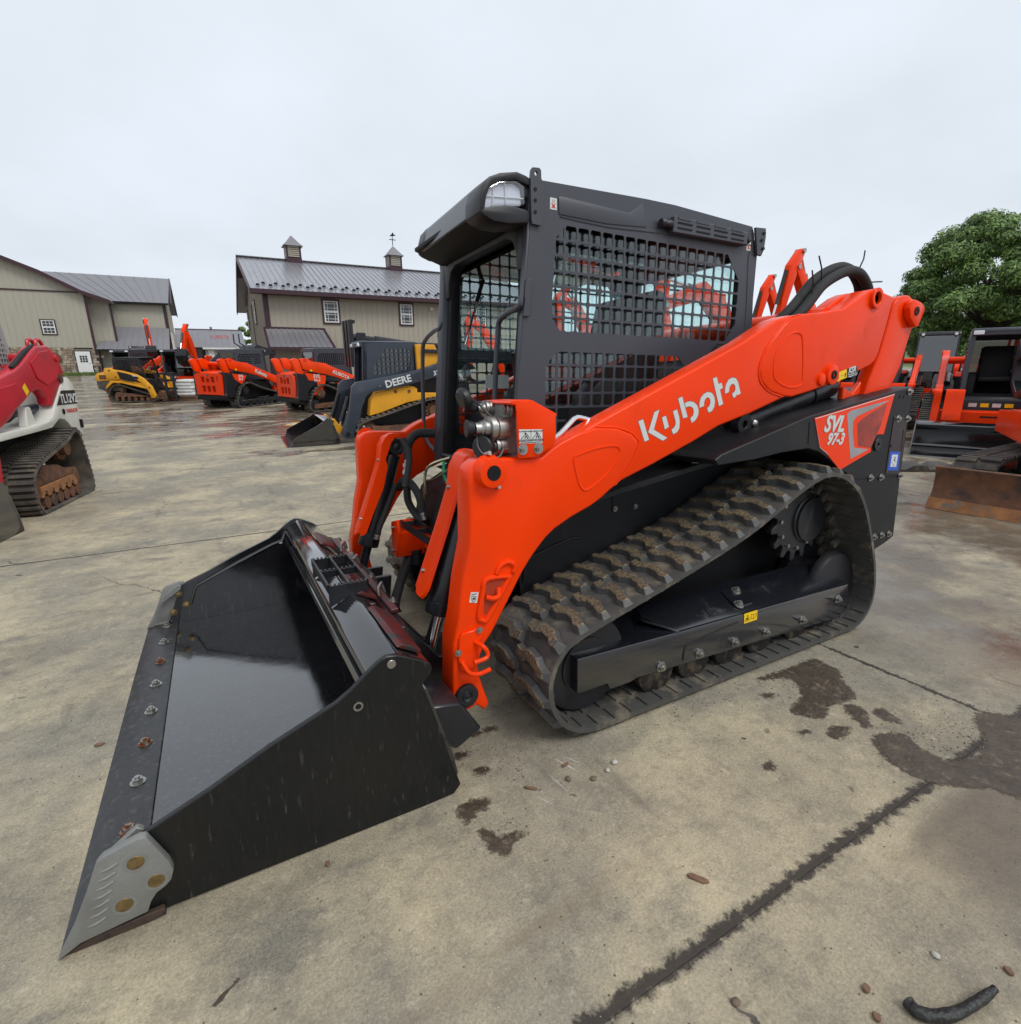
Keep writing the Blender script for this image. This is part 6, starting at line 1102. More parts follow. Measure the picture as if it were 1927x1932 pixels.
# ---- blue-grey and yellow loader
def deere():
    t = thing('track_loader', 'dark blue-grey and yellow loader with a small black bucket near the barn', 'track loader', (2.2, 0, 0))
    DP = [(1.62, .03), (1.52, .07), (1.44, .16), (1.42, .27), (1.46, .38), (1.56, .45), (1.70, .50), (2.2, .64), (2.8, .82), (3.15, .90), (3.35, .88), (3.48, .76), (3.62, .52), (3.68, .30), (3.65, .14), (3.56, .05), (3.40, .03), (2.5, .03)]
    for sy in (-1, 1):
        simple_track(t, sy, DP, 1.02, 0.60, RUBBER_M, RUST, [(2.0+0.33*i, 0.13, 0.085) for i in range(4)], [(1.66, 0.27, 0.20), (3.43, 0.25, 0.18)], (3.22, 0.62, 0.22), [(1.75, .36), (2.0, .33), (3.3, .33), (3.35, .17), (1.75, .20)], roller_m=RUST)
        MB().prism([(1.74, 0.56), (1.80, 0.90), (1.92, 1.06), (2.75, 1.18), (2.85, 1.12), (2.85, 1.03), (3.6, 1.0), (3.7, 0.86), (3.3, 0.93), (2.6, 0.82), (2.0, 0.62)], sy*0.86, sy*0.56).build('side_body', YELLOW, t, bevel=0.01)
        for xx in (2.35, 2.66): MB().cyl((xx, sy*0.86, 1.07), (xx, sy*0.875, 1.07), 0.035, 16).build('tie_down', RUST, t)
        a = MB().prism([(1.10, 0.22), (1.20, 0.10), (1.32, 0.12), (1.42, 0.30), (1.52, 0.62), (1.68, 0.98), (1.80, 1.08), (2.2, 1.12), (3.0, 1.30), (3.55, 1.42), (3.95, 1.62), (4.0, 1.85), (3.85, 1.92), (3.3, 1.66), (2.6, 1.46), (1.75, 1.33), (1.50, 1.29), (1.40, 1.20), (1.36, 1.0), (1.30, 0.7), (1.16, 0.36)], sy*0.95, sy*0.82).build('lift_arm', BLUEGREY, t, bevel=0.012, seg=2)
        MB().cyl((1.24, sy*0.95, 0.20), (1.24, sy*0.965, 0.20), 0.05, 18).build('hinge_disc', DARK, a)
        for (xx, zz) in ((2.0, 1.20), (3.40, 1.50)): MB().cyl((xx, sy*0.95, zz), (xx, sy*0.958, zz), 0.014, 10).build('arm_bolt', STEEL, a)
        b_ = FACE_NY if sy < 0 else FACE_PY
        lettering('DEERE', DECALW, a, (2.42, sy*0.953, 1.225), 0.21, R(13)*(-sy), base=b_, bold=0.006); lettering('333G', DECALW, a, (3.36, sy*0.953, 1.44), 0.13, R(16)*(-sy), base=b_, bold=0.004, shear=0.2)
        MB().cyl((1.36, sy*0.66, 0.98), (1.16, sy*0.66, 0.45), 0.05, 16).build('tilt_cylinder', BLACK, t); MB().cyl((1.16, sy*0.66, 0.45), (1.08, sy*0.66, 0.24), 0.025, 12).build('piston_rod', CHROME, t)
        MB().prism([(0.92, 0.50), (1.02, 0.52), (1.10, 0.40), (1.26, 0.26), (1.22, 0.16), (1.06, 0.22), (0.98, 0.12)], sy*0.72, sy*0.52).build('coupler_ear', YELLOW, t, bevel=0.006)
        MB().prism([(2.95, 1.30), (2.93, 2.08), (3.38, 2.08), (3.46, 1.90), (3.50, 1.60), (3.55, 1.42)], sy*0.62, sy*0.52).build('rear_tower', YELLOW, t, bevel=0.015)
        MB().prism([(3.05, 1.98), (3.75, 1.96), (3.76, 1.88), (3.05, 1.90)], sy*0.68, sy*0.63).build('tower_link', BLACK, t, bevel=0.006)
    bucket_part(t, w=0.98, x0=-0.02)
    MB().prism([(1.55, 0.33), (3.6, 0.30), (3.95, 0.5), (4.05, 1.3), (2.9, 1.35), (1.70, 1.0)], -0.57, 0.57).build('chassis', BODY, t, bevel=0.01)
    MB().prism([(3.1, 1.3), (3.2, 1.72), (3.9, 1.66), (4.05, 1.3)], -0.52, 0.52).build('engine_hood', BLUEGREY, t, bevel=0.03, seg=2)
    for k in range(9): MB().cyl((1.44, -0.80, 0.90+k*0.035), (1.44, -0.70, 0.90+k*0.035), 0.012, 8).build('hose_fitting', STEEL, t) if k % 2 == 0 else None
    cab_box(t, BLUEGREY, 1.70, 2.95, 1.0, 2.12, 0.50, 0.10, windows=[[(1.98, 1.42), (2.80, 1.50), (2.88, 1.95), (2.76, 2.00), (2.26, 1.98), (2.0, 1.62)]])
    MB().cyl((1.80, -0.44, 2.06), (1.80, -0.47, 2.06), 0.045, 16).build('side_lamp', LENS, t)
    place(t, 4.0, 10.05, R(-3)); return t
deere()
# ---- small yellow loader with suspended track and cage cab
def asv():
    t = thing('track_loader', 'older yellow loader standing side on in front of the stone wall', 'track loader', (2.2, 0, 0))
    AP = [(1.15, .03), (1.00, .08), (0.98, .20), (1.10, .34), (1.5, .46), (2.1, .66), (2.45, .78), (2.75, .76), (2.95, .58), (3.10, .30), (3.06, .10), (2.90, .03), (2.0, .03)]
    for sy in (-1, 1):
        simple_track(t, sy, AP, 0.86, 0.46, RUBBER_M, RUST, [(1.35+0.29*i, 0.14, 0.085) for i in range(6)], [(1.18, 0.19, 0.13)], (2.50, 0.56, 0.17), [(1.3, .24), (2.9, .24), (2.75, .46), (1.7, .34)], n=50, lugh=0.02, roller_m=RUST)
        MB().prism([(1.20, 0.52), (1.30, 0.60), (2.35, 0.86), (2.75, 0.88), (3.10, 0.62), (3.12, 0.70), (2.85, 0.98), (2.30, 0.96), (1.30, 0.72)], sy*0.88, sy*0.45).build('fender', YELLOW, t, bevel=0.012)
        a = MB().prism([(0.90, 0.30), (0.98, 0.18), (1.12, 0.20), (1.20, 0.50), (1.36, 0.80), (1.60, 0.98), (2.1, 1.10), (2.55, 1.02), (2.95, 1.05), (3.05, 1.40), (2.98, 1.52), (2.72, 1.54), (2.62, 1.46), (2.2, 1.40), (1.60, 1.24), (1.34, 1.08), (1.02, 0.72)], sy*0.90, sy*0.80).build('lift_arm', YELLOW, t, bevel=0.012, seg=2)
        MB().prism([(1.50, 1.10), (2.0, 1.28), (2.45, 1.38), (2.35, 1.02), (1.75, 0.90)], sy*0.903, sy*0.905).build('side_vent', BODY, a)
        MB().prism([(1.52, 1.15), (1.62, 1.19), (1.80, 1.22), (1.76, 1.16)], sy*0.904, sy*0.908).build('badge', DECALW, a)
        for (xx, zz) in ((2.78, 1.42), (2.56, 1.12), (1.66, 1.04), (1.12, 0.66)): MB().cyl((xx, sy*0.90, zz), (xx, sy*0.92, zz), 0.035, 14).build('pivot_pin', RUST, a)
    MB().prism([(2.55, 0.72), (2.60, 1.36), (3.50, 1.30), (3.62, 1.20), (3.62, 0.95), (2.9, 0.95)], -0.72, 0.72).build('engine_cover', YELLOW, t, bevel=0.03, seg=2)
    MB().bb((3.12, -0.725, 1.02), (3.44, 0.725, 1.22)).build('side_louvre', RUST, t, bevel=0.01)
    MB().prism([(2.6, 0.50), (3.3, 0.50), (3.60, 0.62), (3.62, 0.93), (2.9, 0.94), (2.6, 0.80)], -0.73, 0.73).build('rear_weight', RUBBER_M, t, bevel=0.03)
    MB().prism([(1.2, 0.35), (3.0, 0.35), (3.0, 0.9), (1.4, 1.0)], -0.45, 0.45).build('chassis', BODY, t)
    BR_ = MATS['black_steel_paint']
    cg = MB().bb((1.55, -0.50, 1.93), (2.85, 0.50, 1.98)).build('roof', BR_, t, bevel=0.01)
    out = [(1.42, 1.05), (1.62, 1.93), (2.85, 1.93), (2.88, 1.05)]
    for sy in (-1, 1): guard_panel(t, out, [[(1.56, 1.22), (2.80, 1.22), (2.78, 1.86), (1.68, 1.86)]], sy*0.50, -sy*0.015, BR_, 0.072, glass=None)
    for k in range(8): MB().cyl((2.86, -0.48+k*0.137, 1.05), (2.84, -0.48+k*0.137, 1.93), 0.012, 6).build('cage_bar', BR_, t)
    MB().prism([(2.0, 1.1), (2.0, 1.2), (2.5, 1.2), (2.62, 1.75), (2.70, 1.75), (2.65, 1.1)], -0.24, 0.24).build('seat', SEATM, t, bevel=0.03)
    MB().tube([(1.35, -0.5, 0.95), (1.30, -0.3, 1.0), (1.25, 0.0, 0.8), (1.05, 0.2, 0.45)], 0.03, 8, smooth=4).build('hose_bundle', HOSE, t)
    MB().prism([(0.70, 0.10), (0.72, 0.45), (0.90, 0.50), (1.05, 0.30), (1.0, 0.10)], -0.60, 0.60).build('quick_coupler', RUST, t, bevel=0.01)
    place(t, -2.25, 27.0, R(150.8), 0.96)
asv()
# ---- red and off-white loader at the left edge
def tk():
    t = thing('track_loader', 'faded red and off-white loader with a rusty track frame at the left edge', 'track loader', (2.2, 0, 0))
    KP = [(2.20, .03), (2.06, .05), (1.98, .14), (1.955, .27), (1.97, .40), (2.03, .50), (2.14, .57), (2.403, .645), (2.7, .71), (2.989, .785), (3.13, .85), (3.24, .87), (3.33, .80), (3.40, .58), (3.46, .28), (3.46, .12), (3.38, .04), (3.2, .03), (2.7, .03)]
    GREYP = mat('grey_cage_paint', (0.33, 0.34, 0.33), 0.5, var=0.1)
    for sy in (-1, 1):
        tkk = simple_track(t, sy, KP, 1.03, 0.56, RUBBER_M, RUST, [(2.28+0.16*i, 0.135, 0.072) for i in range(6)], [(2.16, 0.27, 0.19)], (3.10, 0.66, 0.16), None, n=60, lugh=0.030, roller_m=RUST)
        MB().prism([(2.14, .20), (2.13, .31), (2.20, .43), (2.407, .545), (2.75, .50), (2.95, .42), (3.204, .406), (3.26, .30), (3.24, .20), (3.12, .20), (3.10, .30), (2.25, .30), (2.20, .20)], sy*0.96, sy*0.70).build('track_frame', RUST, tkk, bevel=0.02, seg=2)
        pts = [(2.174, 0.201), (2.18, 0.325), (3.02, 0.334), (3.10, 0.24), (3.06, 0.20)]
        for i in range(5): cx = 2.94-0.17*i; pts += [(cx+0.05, 0.20), (cx+0.025, 0.235), (cx-0.025, 0.235), (cx-0.05, 0.20)]
        MB().prism(pts, sy*0.99, sy*0.965).build('track_plate', RUSTO, tkk, bevel=0.004)
        for i in range(5): MB().cyl((2.94-0.17*i, sy*0.99, 0.262), (2.94-0.17*i, sy*1.0, 0.262), 0.014, 8).build('plate_bolt', RUST, tkk)
        a = MB().prism([(1.34, 0.19), (1.44, 0.09), (1.58, 0.12), (1.68, 0.50), (1.753, 0.976), (1.911, 1.023), (2.084, 1.093), (2.216, 1.169), (2.388, 1.233), (2.614, 1.342), (2.776, 1.378), (2.889, 1.356), (2.985, 1.28), (2.995, 1.189), (3.05, 1.17), (3.216, 1.30), (3.46, 1.499), (3.53, 1.58), (3.475, 1.72), (3.463, 1.767), (3.383, 1.824), (3.243, 1.891), (2.95, 1.869), (2.84, 1.819), (2.691, 1.739), (2.516, 1.647), (2.359, 1.587), (2.11, 1.526), (1.85, 1.45), (1.62, 1.30), (1.50, 1.05), (1.42, 0.6)], sy*0.92, sy*0.79).build('lift_arm', RED, t, bevel=0.022, seg=3)
        MB().prism([(1.80, 1.05), (1.95, 1.40), (2.30, 1.45), (2.38, 1.35), (2.25, 1.25), (1.92, 1.10)], sy*0.922, sy*0.932).build('stiffener', RED, a, bevel=0.004)
        MB().prism([(2.72, 1.68), (2.80, 1.50), (3.02, 1.42), (3.30, 1.50), (3.40, 1.70), (3.20, 1.83), (2.95, 1.80)], sy*0.922, sy*0.932).build('stiffener', RED, a, bevel=0.004)
        MB().prism([(2.40, 1.60), (2.75, 1.775), (2.95, 1.86), (2.95, 1.885), (2.72, 1.80), (2.38, 1.625)], sy*0.90, sy*0.86).build('arm_hose', HOSE, a)
        MB().prism([(2.43, 1.40), (2.50, 1.45), (2.56, 1.36), (2.49, 1.31)], sy*0.9205, sy*0.922).build('warning_decal', DECALY, a)
        MB().cyl((3.36, sy*0.92, 1.74), (3.36, sy*0.95, 1.74), 0.04, 16).build('pivot_pin', RED, a); MB().cyl((3.38, sy*0.92, 1.50), (3.38, sy*0.94, 1.50), 0.05, 16).build('pivot_pin', RUST, a)
        MB().prism([(3.42, 1.82), (3.60, 1.72), (3.66, 1.40), (3.52, 1.36), (3.46, 1.55)], sy*0.86, sy*0.74).build('rear_link', RED, a, bevel=0.015)
        MB().tube([(3.50, sy*0.80, 1.78), (3.62, sy*0.84, 1.80), (3.66, sy*0.86, 1.70)], 0.03, 8, smooth=3).build('hose_fitting', RUST, a)
        fn = MB().prism([(1.50, 0.93), (1.722, 0.952), (2.409, 0.972), (2.812, 1.007), (2.96, 1.053), (3.084, 1.186), (3.301, 1.37), (3.467, 1.51), (3.575, 1.515), (3.701, 1.437), (3.709, 1.187), (3.732, 0.966), (3.72, 0.74), (3.594, 0.838), (3.42, 0.865), (3.34, 0.95), (3.25, 1.00), (3.116, 1.015), (2.98, 0.96), (2.90, 0.925), (2.72, 0.915), (2.335, 0.90), (1.50, 0.87)], sy*0.93, sy*0.56).build('rear_panel', CREAM, t, bevel=0.012, seg=2)
        MB().prism([(3.12, 1.178), (3.31, 1.352), (3.700, 1.352), (3.705, 1.178)], sy*0.931, sy*0.934).build('badge_ground', DECALK, fn)
        b_ = FACE_NY if sy < 0 else FACE_PY
        lettering('TL12V2', DECALW, fn, (3.47, sy*0.936, 1.20), 0.155, 0, base=b_, bold=0.004); lettering('TAKEUCHI', DECALR, fn, (3.50, sy*0.934, 1.075), 0.066, 0, base=b_, bold=0.001)
        MB().cyl((3.26, sy*0.93, 1.095), (3.26, sy*0.938, 1.095), 0.035, 16).build('panel_plug', DARK, fn); MB().bb((3.66, sy*0.93, 0.86), (3.70, sy*0.955, 0.97)).build('door_latch', DARK, fn)
        MB().cyl((2.50, sy*0.72, 1.12), (3.25, sy*0.72, 1.16), 0.055, 14).build('lift_cylinder', BLUEGREY, t)
        MB().prism([(2.44, 0.97), (2.50, 1.18), (2.60, 1.19), (2.66, 0.98)], sy*0.88, sy*0.80).build('cylinder_mount', CREAM, t, bevel=0.01)
        out = [(1.75, 1.0), (1.90, 2.20), (2.4, 2.36), (2.95, 2.34), (3.224, 2.243), (3.301, 2.165), (3.365, 1.906), (3.40, 1.64), (3.42, 1.0)]
        guard_panel(t, out, [[(2.0, 1.50), (3.32, 1.62), (3.28, 1.90), (3.20, 2.13), (2.92, 2.26), (2.05, 2.16)], [(2.0, 1.05), (3.34, 1.05), (3.34, 1.42), (2.0, 1.38)]], sy*0.48, -sy*0.015, GREYP, 0.060)
    MB().prism([(1.5, 0.4), (3.2, 0.35), (3.65, 0.6), (3.68, 1.30), (3.1, 1.35), (2.9, 0.95), (1.6, 0.90)], -0.55, 0.55).build('chassis', BODY, t)
    MB().cyl((3.36, -0.8, 1.74), (3.36, 0.8, 1.74), 0.055, 16).build('cross_tube', RED, t); MB().cyl((3.16, -0.8, 1.62), (3.16, 0.8, 1.62), 0.04, 16).build('cross_tube', RED, t)
    MB().prism([(1.88, 2.20), (2.4, 2.36), (2.95, 2.34), (3.22, 2.24), (3.22, 2.20), (2.9, 2.30), (2.4, 2.32), (1.9, 2.16)], -0.48, 0.48).build('roof', GREYP, t, bevel=0.01)
    MB().tube([(3.36, -0.40, 1.9), (3.38, -0.40, 2.34)], 0.007, 6).build('antenna', BLACK, t)
    for y in (-0.86, -0.78): MB().tube([(3.10, y, 1.88), (3.12, y, 1.94), (3.20, y, 1.95), (3.26, y, 1.90)], 0.02, 8, smooth=3).build('hose', RED, t)
    bucket_part(t, w=1.12, x0=0.30); MB().prism([(1.2, 0.5), (1.3, 0.5), (1.4, 0.2), (1.3, 0.1), (1.25, 0.1)], -0.7, 0.7).build('quick_coupler', BLACK, t, bevel=0.01)
    place(t, -2.24, 5.28, R(80), 1.0, -0.03)
tk()
# ---- excavators
def strip(path, w):
    """side outline of a box-section boom following a list of (x, z, depth)"""
    L_, R_ = [], []
    for i, (x, z, d) in enumerate(path):
        a = Vector(path[max(i-1, 0)][:2]); b = Vector(path[min(i+1, len(path)-1)][:2]); t = (b-a).normalized(); n = Vector((-t.y, t.x))
        L_.append((x+n.x*d/2, z+n.y*d/2)); R_.append((x-n.x*d/2, z-n.y*d/2))
    return L_+R_[::-1]
def swing_upper(t, a):
    for c in t.children:
        if c.name.split('.')[0] not in ('rubber_track', 'undercarriage', 'dozer_blade'): c.matrix_local = Matrix.Rotation(a, 4, 'Z') @ c.matrix_local
def excavator(label, x, y, yaw, s=1.0, boom=None, stick=None, bk=None, paint=ORANGE, blade_m=ORANGE_D, rub=RUBBER_M, dz=0, house=True, lever=True, cover=CABGREY, swing=0.0):
    t = thing('excavator', label, 'excavator', (0, 0, 0), 'orange excavators standing in the yard')
    EP = [(-1.25, .03), (-1.42, .10), (-1.48, .26), (-1.42, .42), (-1.25, .50), (0, .52), (1.25, .50), (1.42, .42), (1.48, .26), (1.42, .10), (1.25, .03), (0, .03)]
    for sy in (-1, 1): simple_track(t, sy, EP, 1.08, 0.68, rub, BLACK, [(-0.9+0.45*i, 0.13, 0.08) for i in range(5)], [(-1.22, 0.265, 0.20)], (1.22, 0.265, 0.20), [(-1.0, .20), (-1.0, .36), (1.0, .36), (1.0, .20)], n=50)
    MB().bb((-0.8, -0.7, 0.25), (0.8, 0.7, 0.55)).build('undercarriage', BLACK, t, bevel=0.02)
    bl = MB().prism([(-1.98, 0.02), (-1.93, 0.10), (-1.885, 0.22), (-1.89, 0.36), (-1.93, 0.46), (-1.90, 0.475), (-1.86, 0.44), (-1.83, 0.30), (-1.83, 0.18), (-1.86, 0.08), (-1.93, 0.01)], -1.08, 1.08).build('dozer_blade', blade_m, t, bevel=0.004)
    MB().prism([(-2.005, 0.005), (-1.945, 0.12), (-1.932, 0.12), (-1.97, 0.0)], -1.08, 1.08).build('blade_edge', RUSTO if blade_m is RUST else blade_m, bl)
    for sy in (-1, 1): MB().prism([(-1.86, 0.18), (-1.86, 0.34), (-0.8, 0.40), (-0.8, 0.26)], sy*0.40, sy*0.52).build('blade_arm', blade_m, bl, bevel=0.01)
    if house:
        M = Matrix.Rotation(swing, 4, 'Z')
        hs = MB().prism([(-0.95, 0.70), (-0.95, 0.98), (-0.3, 1.0), (-0.3, 1.02), (1.15, 1.02), (1.32, 0.9), (1.30, 0.72), (1.2, 0.66)], -0.98, 0.98).build('house', paint, t, bevel=0.05, seg=3)
        MB().prism([(0.15, 1.02), (0.15, 1.55), (0.5, 1.72), (1.10, 1.60), (1.30, 1.30), (1.30, 1.02)], -0.96, 0.96).build('engine_cover', cover, t, bevel=0.06, seg=3)
        MB().prism([(0.98, 0.70), (1.30, 0.74), (1.36, 1.0), (1.30, 1.25), (1.0, 1.25)], -0.985, 0.985).build('counterweight', paint, t, bevel=0.06, seg=3)
        fr = [(-0.90, 1.0), (-0.98, 1.45), (-0.72, 2.42), (-0.60, 2.50), (0.42, 2.50), (0.50, 2.40), (0.52, 1.0)]
        win = [[(-0.80, 1.12), (-0.88, 1.45), (-0.65, 2.36), (-0.22, 2.38), (-0.22, 1.12)][::-1], [(-0.12, 1.20), (-0.12, 2.36), (0.36, 2.36), (0.40, 1.60), (0.40, 1.20)][::-1]]
        cb = MB().prism([(-0.72, 2.44), (-0.66, 2.53), (0.42, 2.53), (0.50, 2.42)], 0.02, 0.95).build('cab', BLACK, t, bevel=0.03, seg=2)
        for yy in (0.04, 0.93):
            MB().plate(fr, [w[::1] for w in win], yy-0.02, yy+0.02).build('cab_side', BLACK, cb)
            for w in win: MB().prism(w, yy-0.004, yy+0.004).build('side_glass', GLASS_D, cb)
        MB().add([(-0.96, 0.06, 1.45), (-0.96, 0.91, 1.45), (-0.70, 0.91, 2.42), (-0.70, 0.06, 2.42)], [(0, 1, 2, 3)]).build('windscreen', GLASS_D, cb)
        MB().add([(-0.90, 0.06, 1.02), (-0.90, 0.91, 1.02), (-0.96, 0.91, 1.44), (-0.96, 0.06, 1.44)], [(0, 1, 2, 3)]).build('lower_windscreen', GLASS_D, cb)
        MB().prism([(0.49, 1.0), (0.52, 1.0), (0.50, 2.4), (0.47, 2.4)], 0.04, 0.93).build('cab_rear', BLACK, cb)
        MB().prism([(-0.2, 1.3), (-0.2, 1.4), (0.2, 1.42), (0.3, 2.0), (0.38, 2.0), (0.32, 1.3)], 0.25, 0.72).build('seat', SEATM, cb, bevel=0.03)
        for yy in (0.12, 0.85): MB().cyl((-0.74, yy, 2.46), (-0.79, yy, 2.46), 0.04, 12).build('work_lamp', LENS, cb)
        lettering('KUBOTA', DECALW, t, (0.7, -0.988, 0.84), 0.14, 0, bold=0.004); lettering('KUBOTA', DECALW, t, (0.7, 0.988, 0.84), 0.14, 0, base=FACE_PY, bold=0.004)
    boom = boom or [(-0.9, 1.05, 0.22), (-1.25, 1.9, 0.30), (-1.55, 2.7, 0.36), (-2.1, 3.15, 0.32), (-2.9, 3.35, 0.20)]
    stick = stick or [(-2.75, 3.75, 0.16), (-2.9, 3.35, 0.30), (-3.0, 2.6, 0.22), (-3.1, 1.75, 0.16)]
    yb = -0.22
    bm = MB().prism(strip(boom, 0), yb-0.11, yb+0.11).build('boom', paint, t, bevel=0.015, seg=2)
    sk = MB().prism(strip(stick, 0), yb-0.09, yb+0.09).build('stick', paint, t, bevel=0.012, seg=2)
    for (a, b_, m_) in ((0.15, 0.6, None),):
        p = Vector((boom[0][0]-0.15, yb, boom[0][1]-0.05)); k = len(boom)//2; q = Vector((boom[k][0], yb, boom[k][1])); q = q-Vector((0.18, 0, 0.10))
        MB().cyl(p, p.lerp(q, 0.6), 0.06, 12).build('boom_cylinder', BLACK, t); MB().cyl(p.lerp(q, 0.6), q, 0.035, 12).build('piston_rod', CHROME, t)
    k = len(boom)//2; p = Vector((boom[k][0], yb, boom[k][1]+0.30)); q = Vector((stick[0][0], yb, stick[0][1]))
    MB().cyl(p, p.lerp(q, 0.6), 0.055, 12).build('stick_cylinder', BLACK, t); MB().cyl(p.lerp(q, 0.6), q, 0.032, 12).build('piston_rod', CHROME, t)
    MB().prism([(p.x-0.1, boom[k][1]), (p.x-0.05, p.z+0.06), (p.x+0.05, p.z+0.06), (p.x+0.12, boom[k][1])], yb-0.09, yb-0.06).build('cylinder_lug', paint, bm, bevel=0.006)
    p = Vector((stick[1][0]-0.22, yb, stick[1][1]-0.05)); q = Vector((stick[-1][0]-0.22, yb, stick[-1][1]+0.25))
    MB().cyl(p, p.lerp(q, 0.65), 0.05, 12).build('bucket_cylinder', BLACK, t); MB().cyl(p.lerp(q, 0.65), q, 0.028, 12).build('piston_rod', CHROME, t)
    MB().tube([(boom[1][0], yb+0.12, boom[1][1]), (boom[k][0]+0.1, yb+0.13, boom[k][1]+0.15), (boom[-1][0]+0.25, yb+0.12, boom[-1][1]+0.30), (stick[1][0]+0.1, yb+0.1, stick[1][1]-0.1)], 0.02, 8, smooth=5).build('hydraulic_hose', HOSE, t)
    for (xx, zz, _) in (boom[0], boom[-1], stick[0], stick[-1]): MB().cyl((xx, yb-0.13, zz), (xx, yb+0.13, zz), 0.06, 14).build('pivot_pin', STEEL, bm)
    bx, bz = stick[-1][0], stick[-1][1]
    MB().prism([(bx-0.05, bz+0.1), (bx-0.25, bz+0.25), (bx-0.34, bz-0.1), (bx-0.20, bz-0.5), (bx+0.25, bz-0.68), (bx+0.62, bz-0.60), (bx+0.55, bz-0.52), (bx+0.25, bz-0.58), (bx-0.10, bz-0.42), (bx-0.16, bz-0.1), (bx+0.12, bz-0.05)], yb-0.28, yb+0.28).build('digging_bucket', BLACK, t, bevel=0.01)
    if swing: swing_upper(t, swing)
    place(t, x, y, yaw, s, dz); return t
UPR = [(-0.9, 1.05, 0.22), (-1.0, 1.9, 0.30), (-1.05, 2.6, 0.36), (-1.3, 3.3, 0.34), (-1.65, 4.0, 0.22)]
UPS = [(-1.35, 4.25, 0.16), (-1.65, 4.0, 0.30), (-1.9, 3.2, 0.22), (-2.05, 2.5, 0.16)]
excavator('orange excavator with a rusty dozer blade at the right edge', 9.42, -0.72, R(3), 1.0, blade_m=RUST, swing=R(205))
excavator('tallest orange excavator arm rising behind the rear hose loop', 17.0, 7.3, R(2), 1.0, boom=[(-.9, 1.05, .22), (-1.2, 1.9, .30), (-1.55, 2.8, .40), (-2.1, 3.6, .34), (-2.55, 4.05, .22)], stick=[(-2.42, 4.45, .18), (-2.72, 4.0, .36), (-2.95, 3.2, .24), (-3.1, 2.4, .16)])
excavator('smaller orange excavator arm just behind the rear corner of the cab', 20.2, 10.4, R(2), 1.0, boom=[(-.9, 1.05, .22), (-1.2, 1.9, .30), (-1.55, 2.8, .40), (-2.1, 3.6, .34), (-2.55, 4.05, .22)], stick=[(-2.42, 4.45, .18), (-2.72, 4.0, .36), (-2.95, 3.2, .24), (-3.1, 2.4, .16)])
excavator('big orange excavator seen through the side window of the foreground cab', 12.6, 6.3, R(-4), 1.05, boom=[(-.9, 1.05, .24), (-1.3, 1.9, .36), (-1.75, 2.6, .44), (-2.3, 3.0, .36), (-3.3, 2.7, .22)], stick=[(-3.3, 3.2, .18), (-3.4, 2.7, .34), (-3.1, 1.9, .24), (-2.9, 1.3, .16)])
excavator('orange excavator seen through the front part of the foreground cab window', 11.3, 10.3, R(2), 0.92, boom=[(-.9, 1.05, .24), (-1.2, 1.9, .30), (-1.5, 2.8, .38), (-1.9, 3.4, .30), (-2.5, 3.6, .20)], stick=[(-2.2, 3.95, .16), (-2.5, 3.6, .32), (-2.45, 2.6, .22), (-2.4, 1.7, .16)])
excavator('orange excavator seen through the open front of the foreground cab', 10.9, 15.3, R(2), 0.85, boom=[(-.9, 1.05, .22), (-1.2, 1.9, .30), (-1.55, 2.7, .40), (-2.0, 3.3, .34), (-2.5, 3.6, .22)], stick=[(-2.45, 4.0, .18), (-2.6, 3.6, .36), (-2.65, 2.6, .24), (-2.6, 1.8, .16)])
excavator('orange excavator with upright arm behind the yellow loader', -2.35, 36.6, R(93), 0.95, boom=[(-0.9, 1.05, 0.22), (-1.0, 1.9, 0.30), (-1.05, 2.6, 0.36), (-1.2, 3.2, 0.34), (-1.45, 3.7, 0.22)], stick=[(-1.2, 4.05, 0.16), (-1.45, 3.75, 0.30), (-1.7, 3.0, 0.22), (-1.85, 2.3, 0.16)])
excavator('orange excavator with glazed cab and curled bucket behind the stacked sacks', 0.35, 30.1, R(64), 0.92, boom=[(-0.9, 1.05, 0.24), (-1.05, 1.7, 0.34), (-1.2, 2.3, 0.42), (-1.4, 2.9, 0.36), (-1.6, 3.35, 0.22)], stick=[(-1.4, 3.65, 0.16), (-1.65, 3.3, 0.32), (-1.9, 2.7, 0.24), (-2.1, 2.2, 0.16)])
excavator('orange excavator with tinted cab glass behind the black wide bucket', 18.5, 4.6, R(22), 0.95, cover=ORANGE, boom=[(-.9, 1.05, .22), (-1.3, 1.45, .30), (-1.9, 1.7, .36), (-2.5, 1.6, .30), (-3.2, 1.2, .20)], stick=[(-3.1, 1.5, .16), (-3.2, 1.2, .30), (-3.1, 0.95, .22), (-3.0, 0.75, .16)])
for o in list(S.objects):
    if o.get('label') == 'left one of two orange loaders facing us behind the yellow loader': place(o, -3.0, 32.5, R(62))
    if o.get('label') == 'right one of two orange loaders facing us behind the yellow loader': place(o, -0.75, 31.3, R(62))
kub_loader('track_loader', 'orange and black loader half hidden behind the foreground rear panel', 16.0, 5.3, R(22), ORANGE, RUBBER, 'Kubota', 'new', group='orange track loaders parked in the yard')
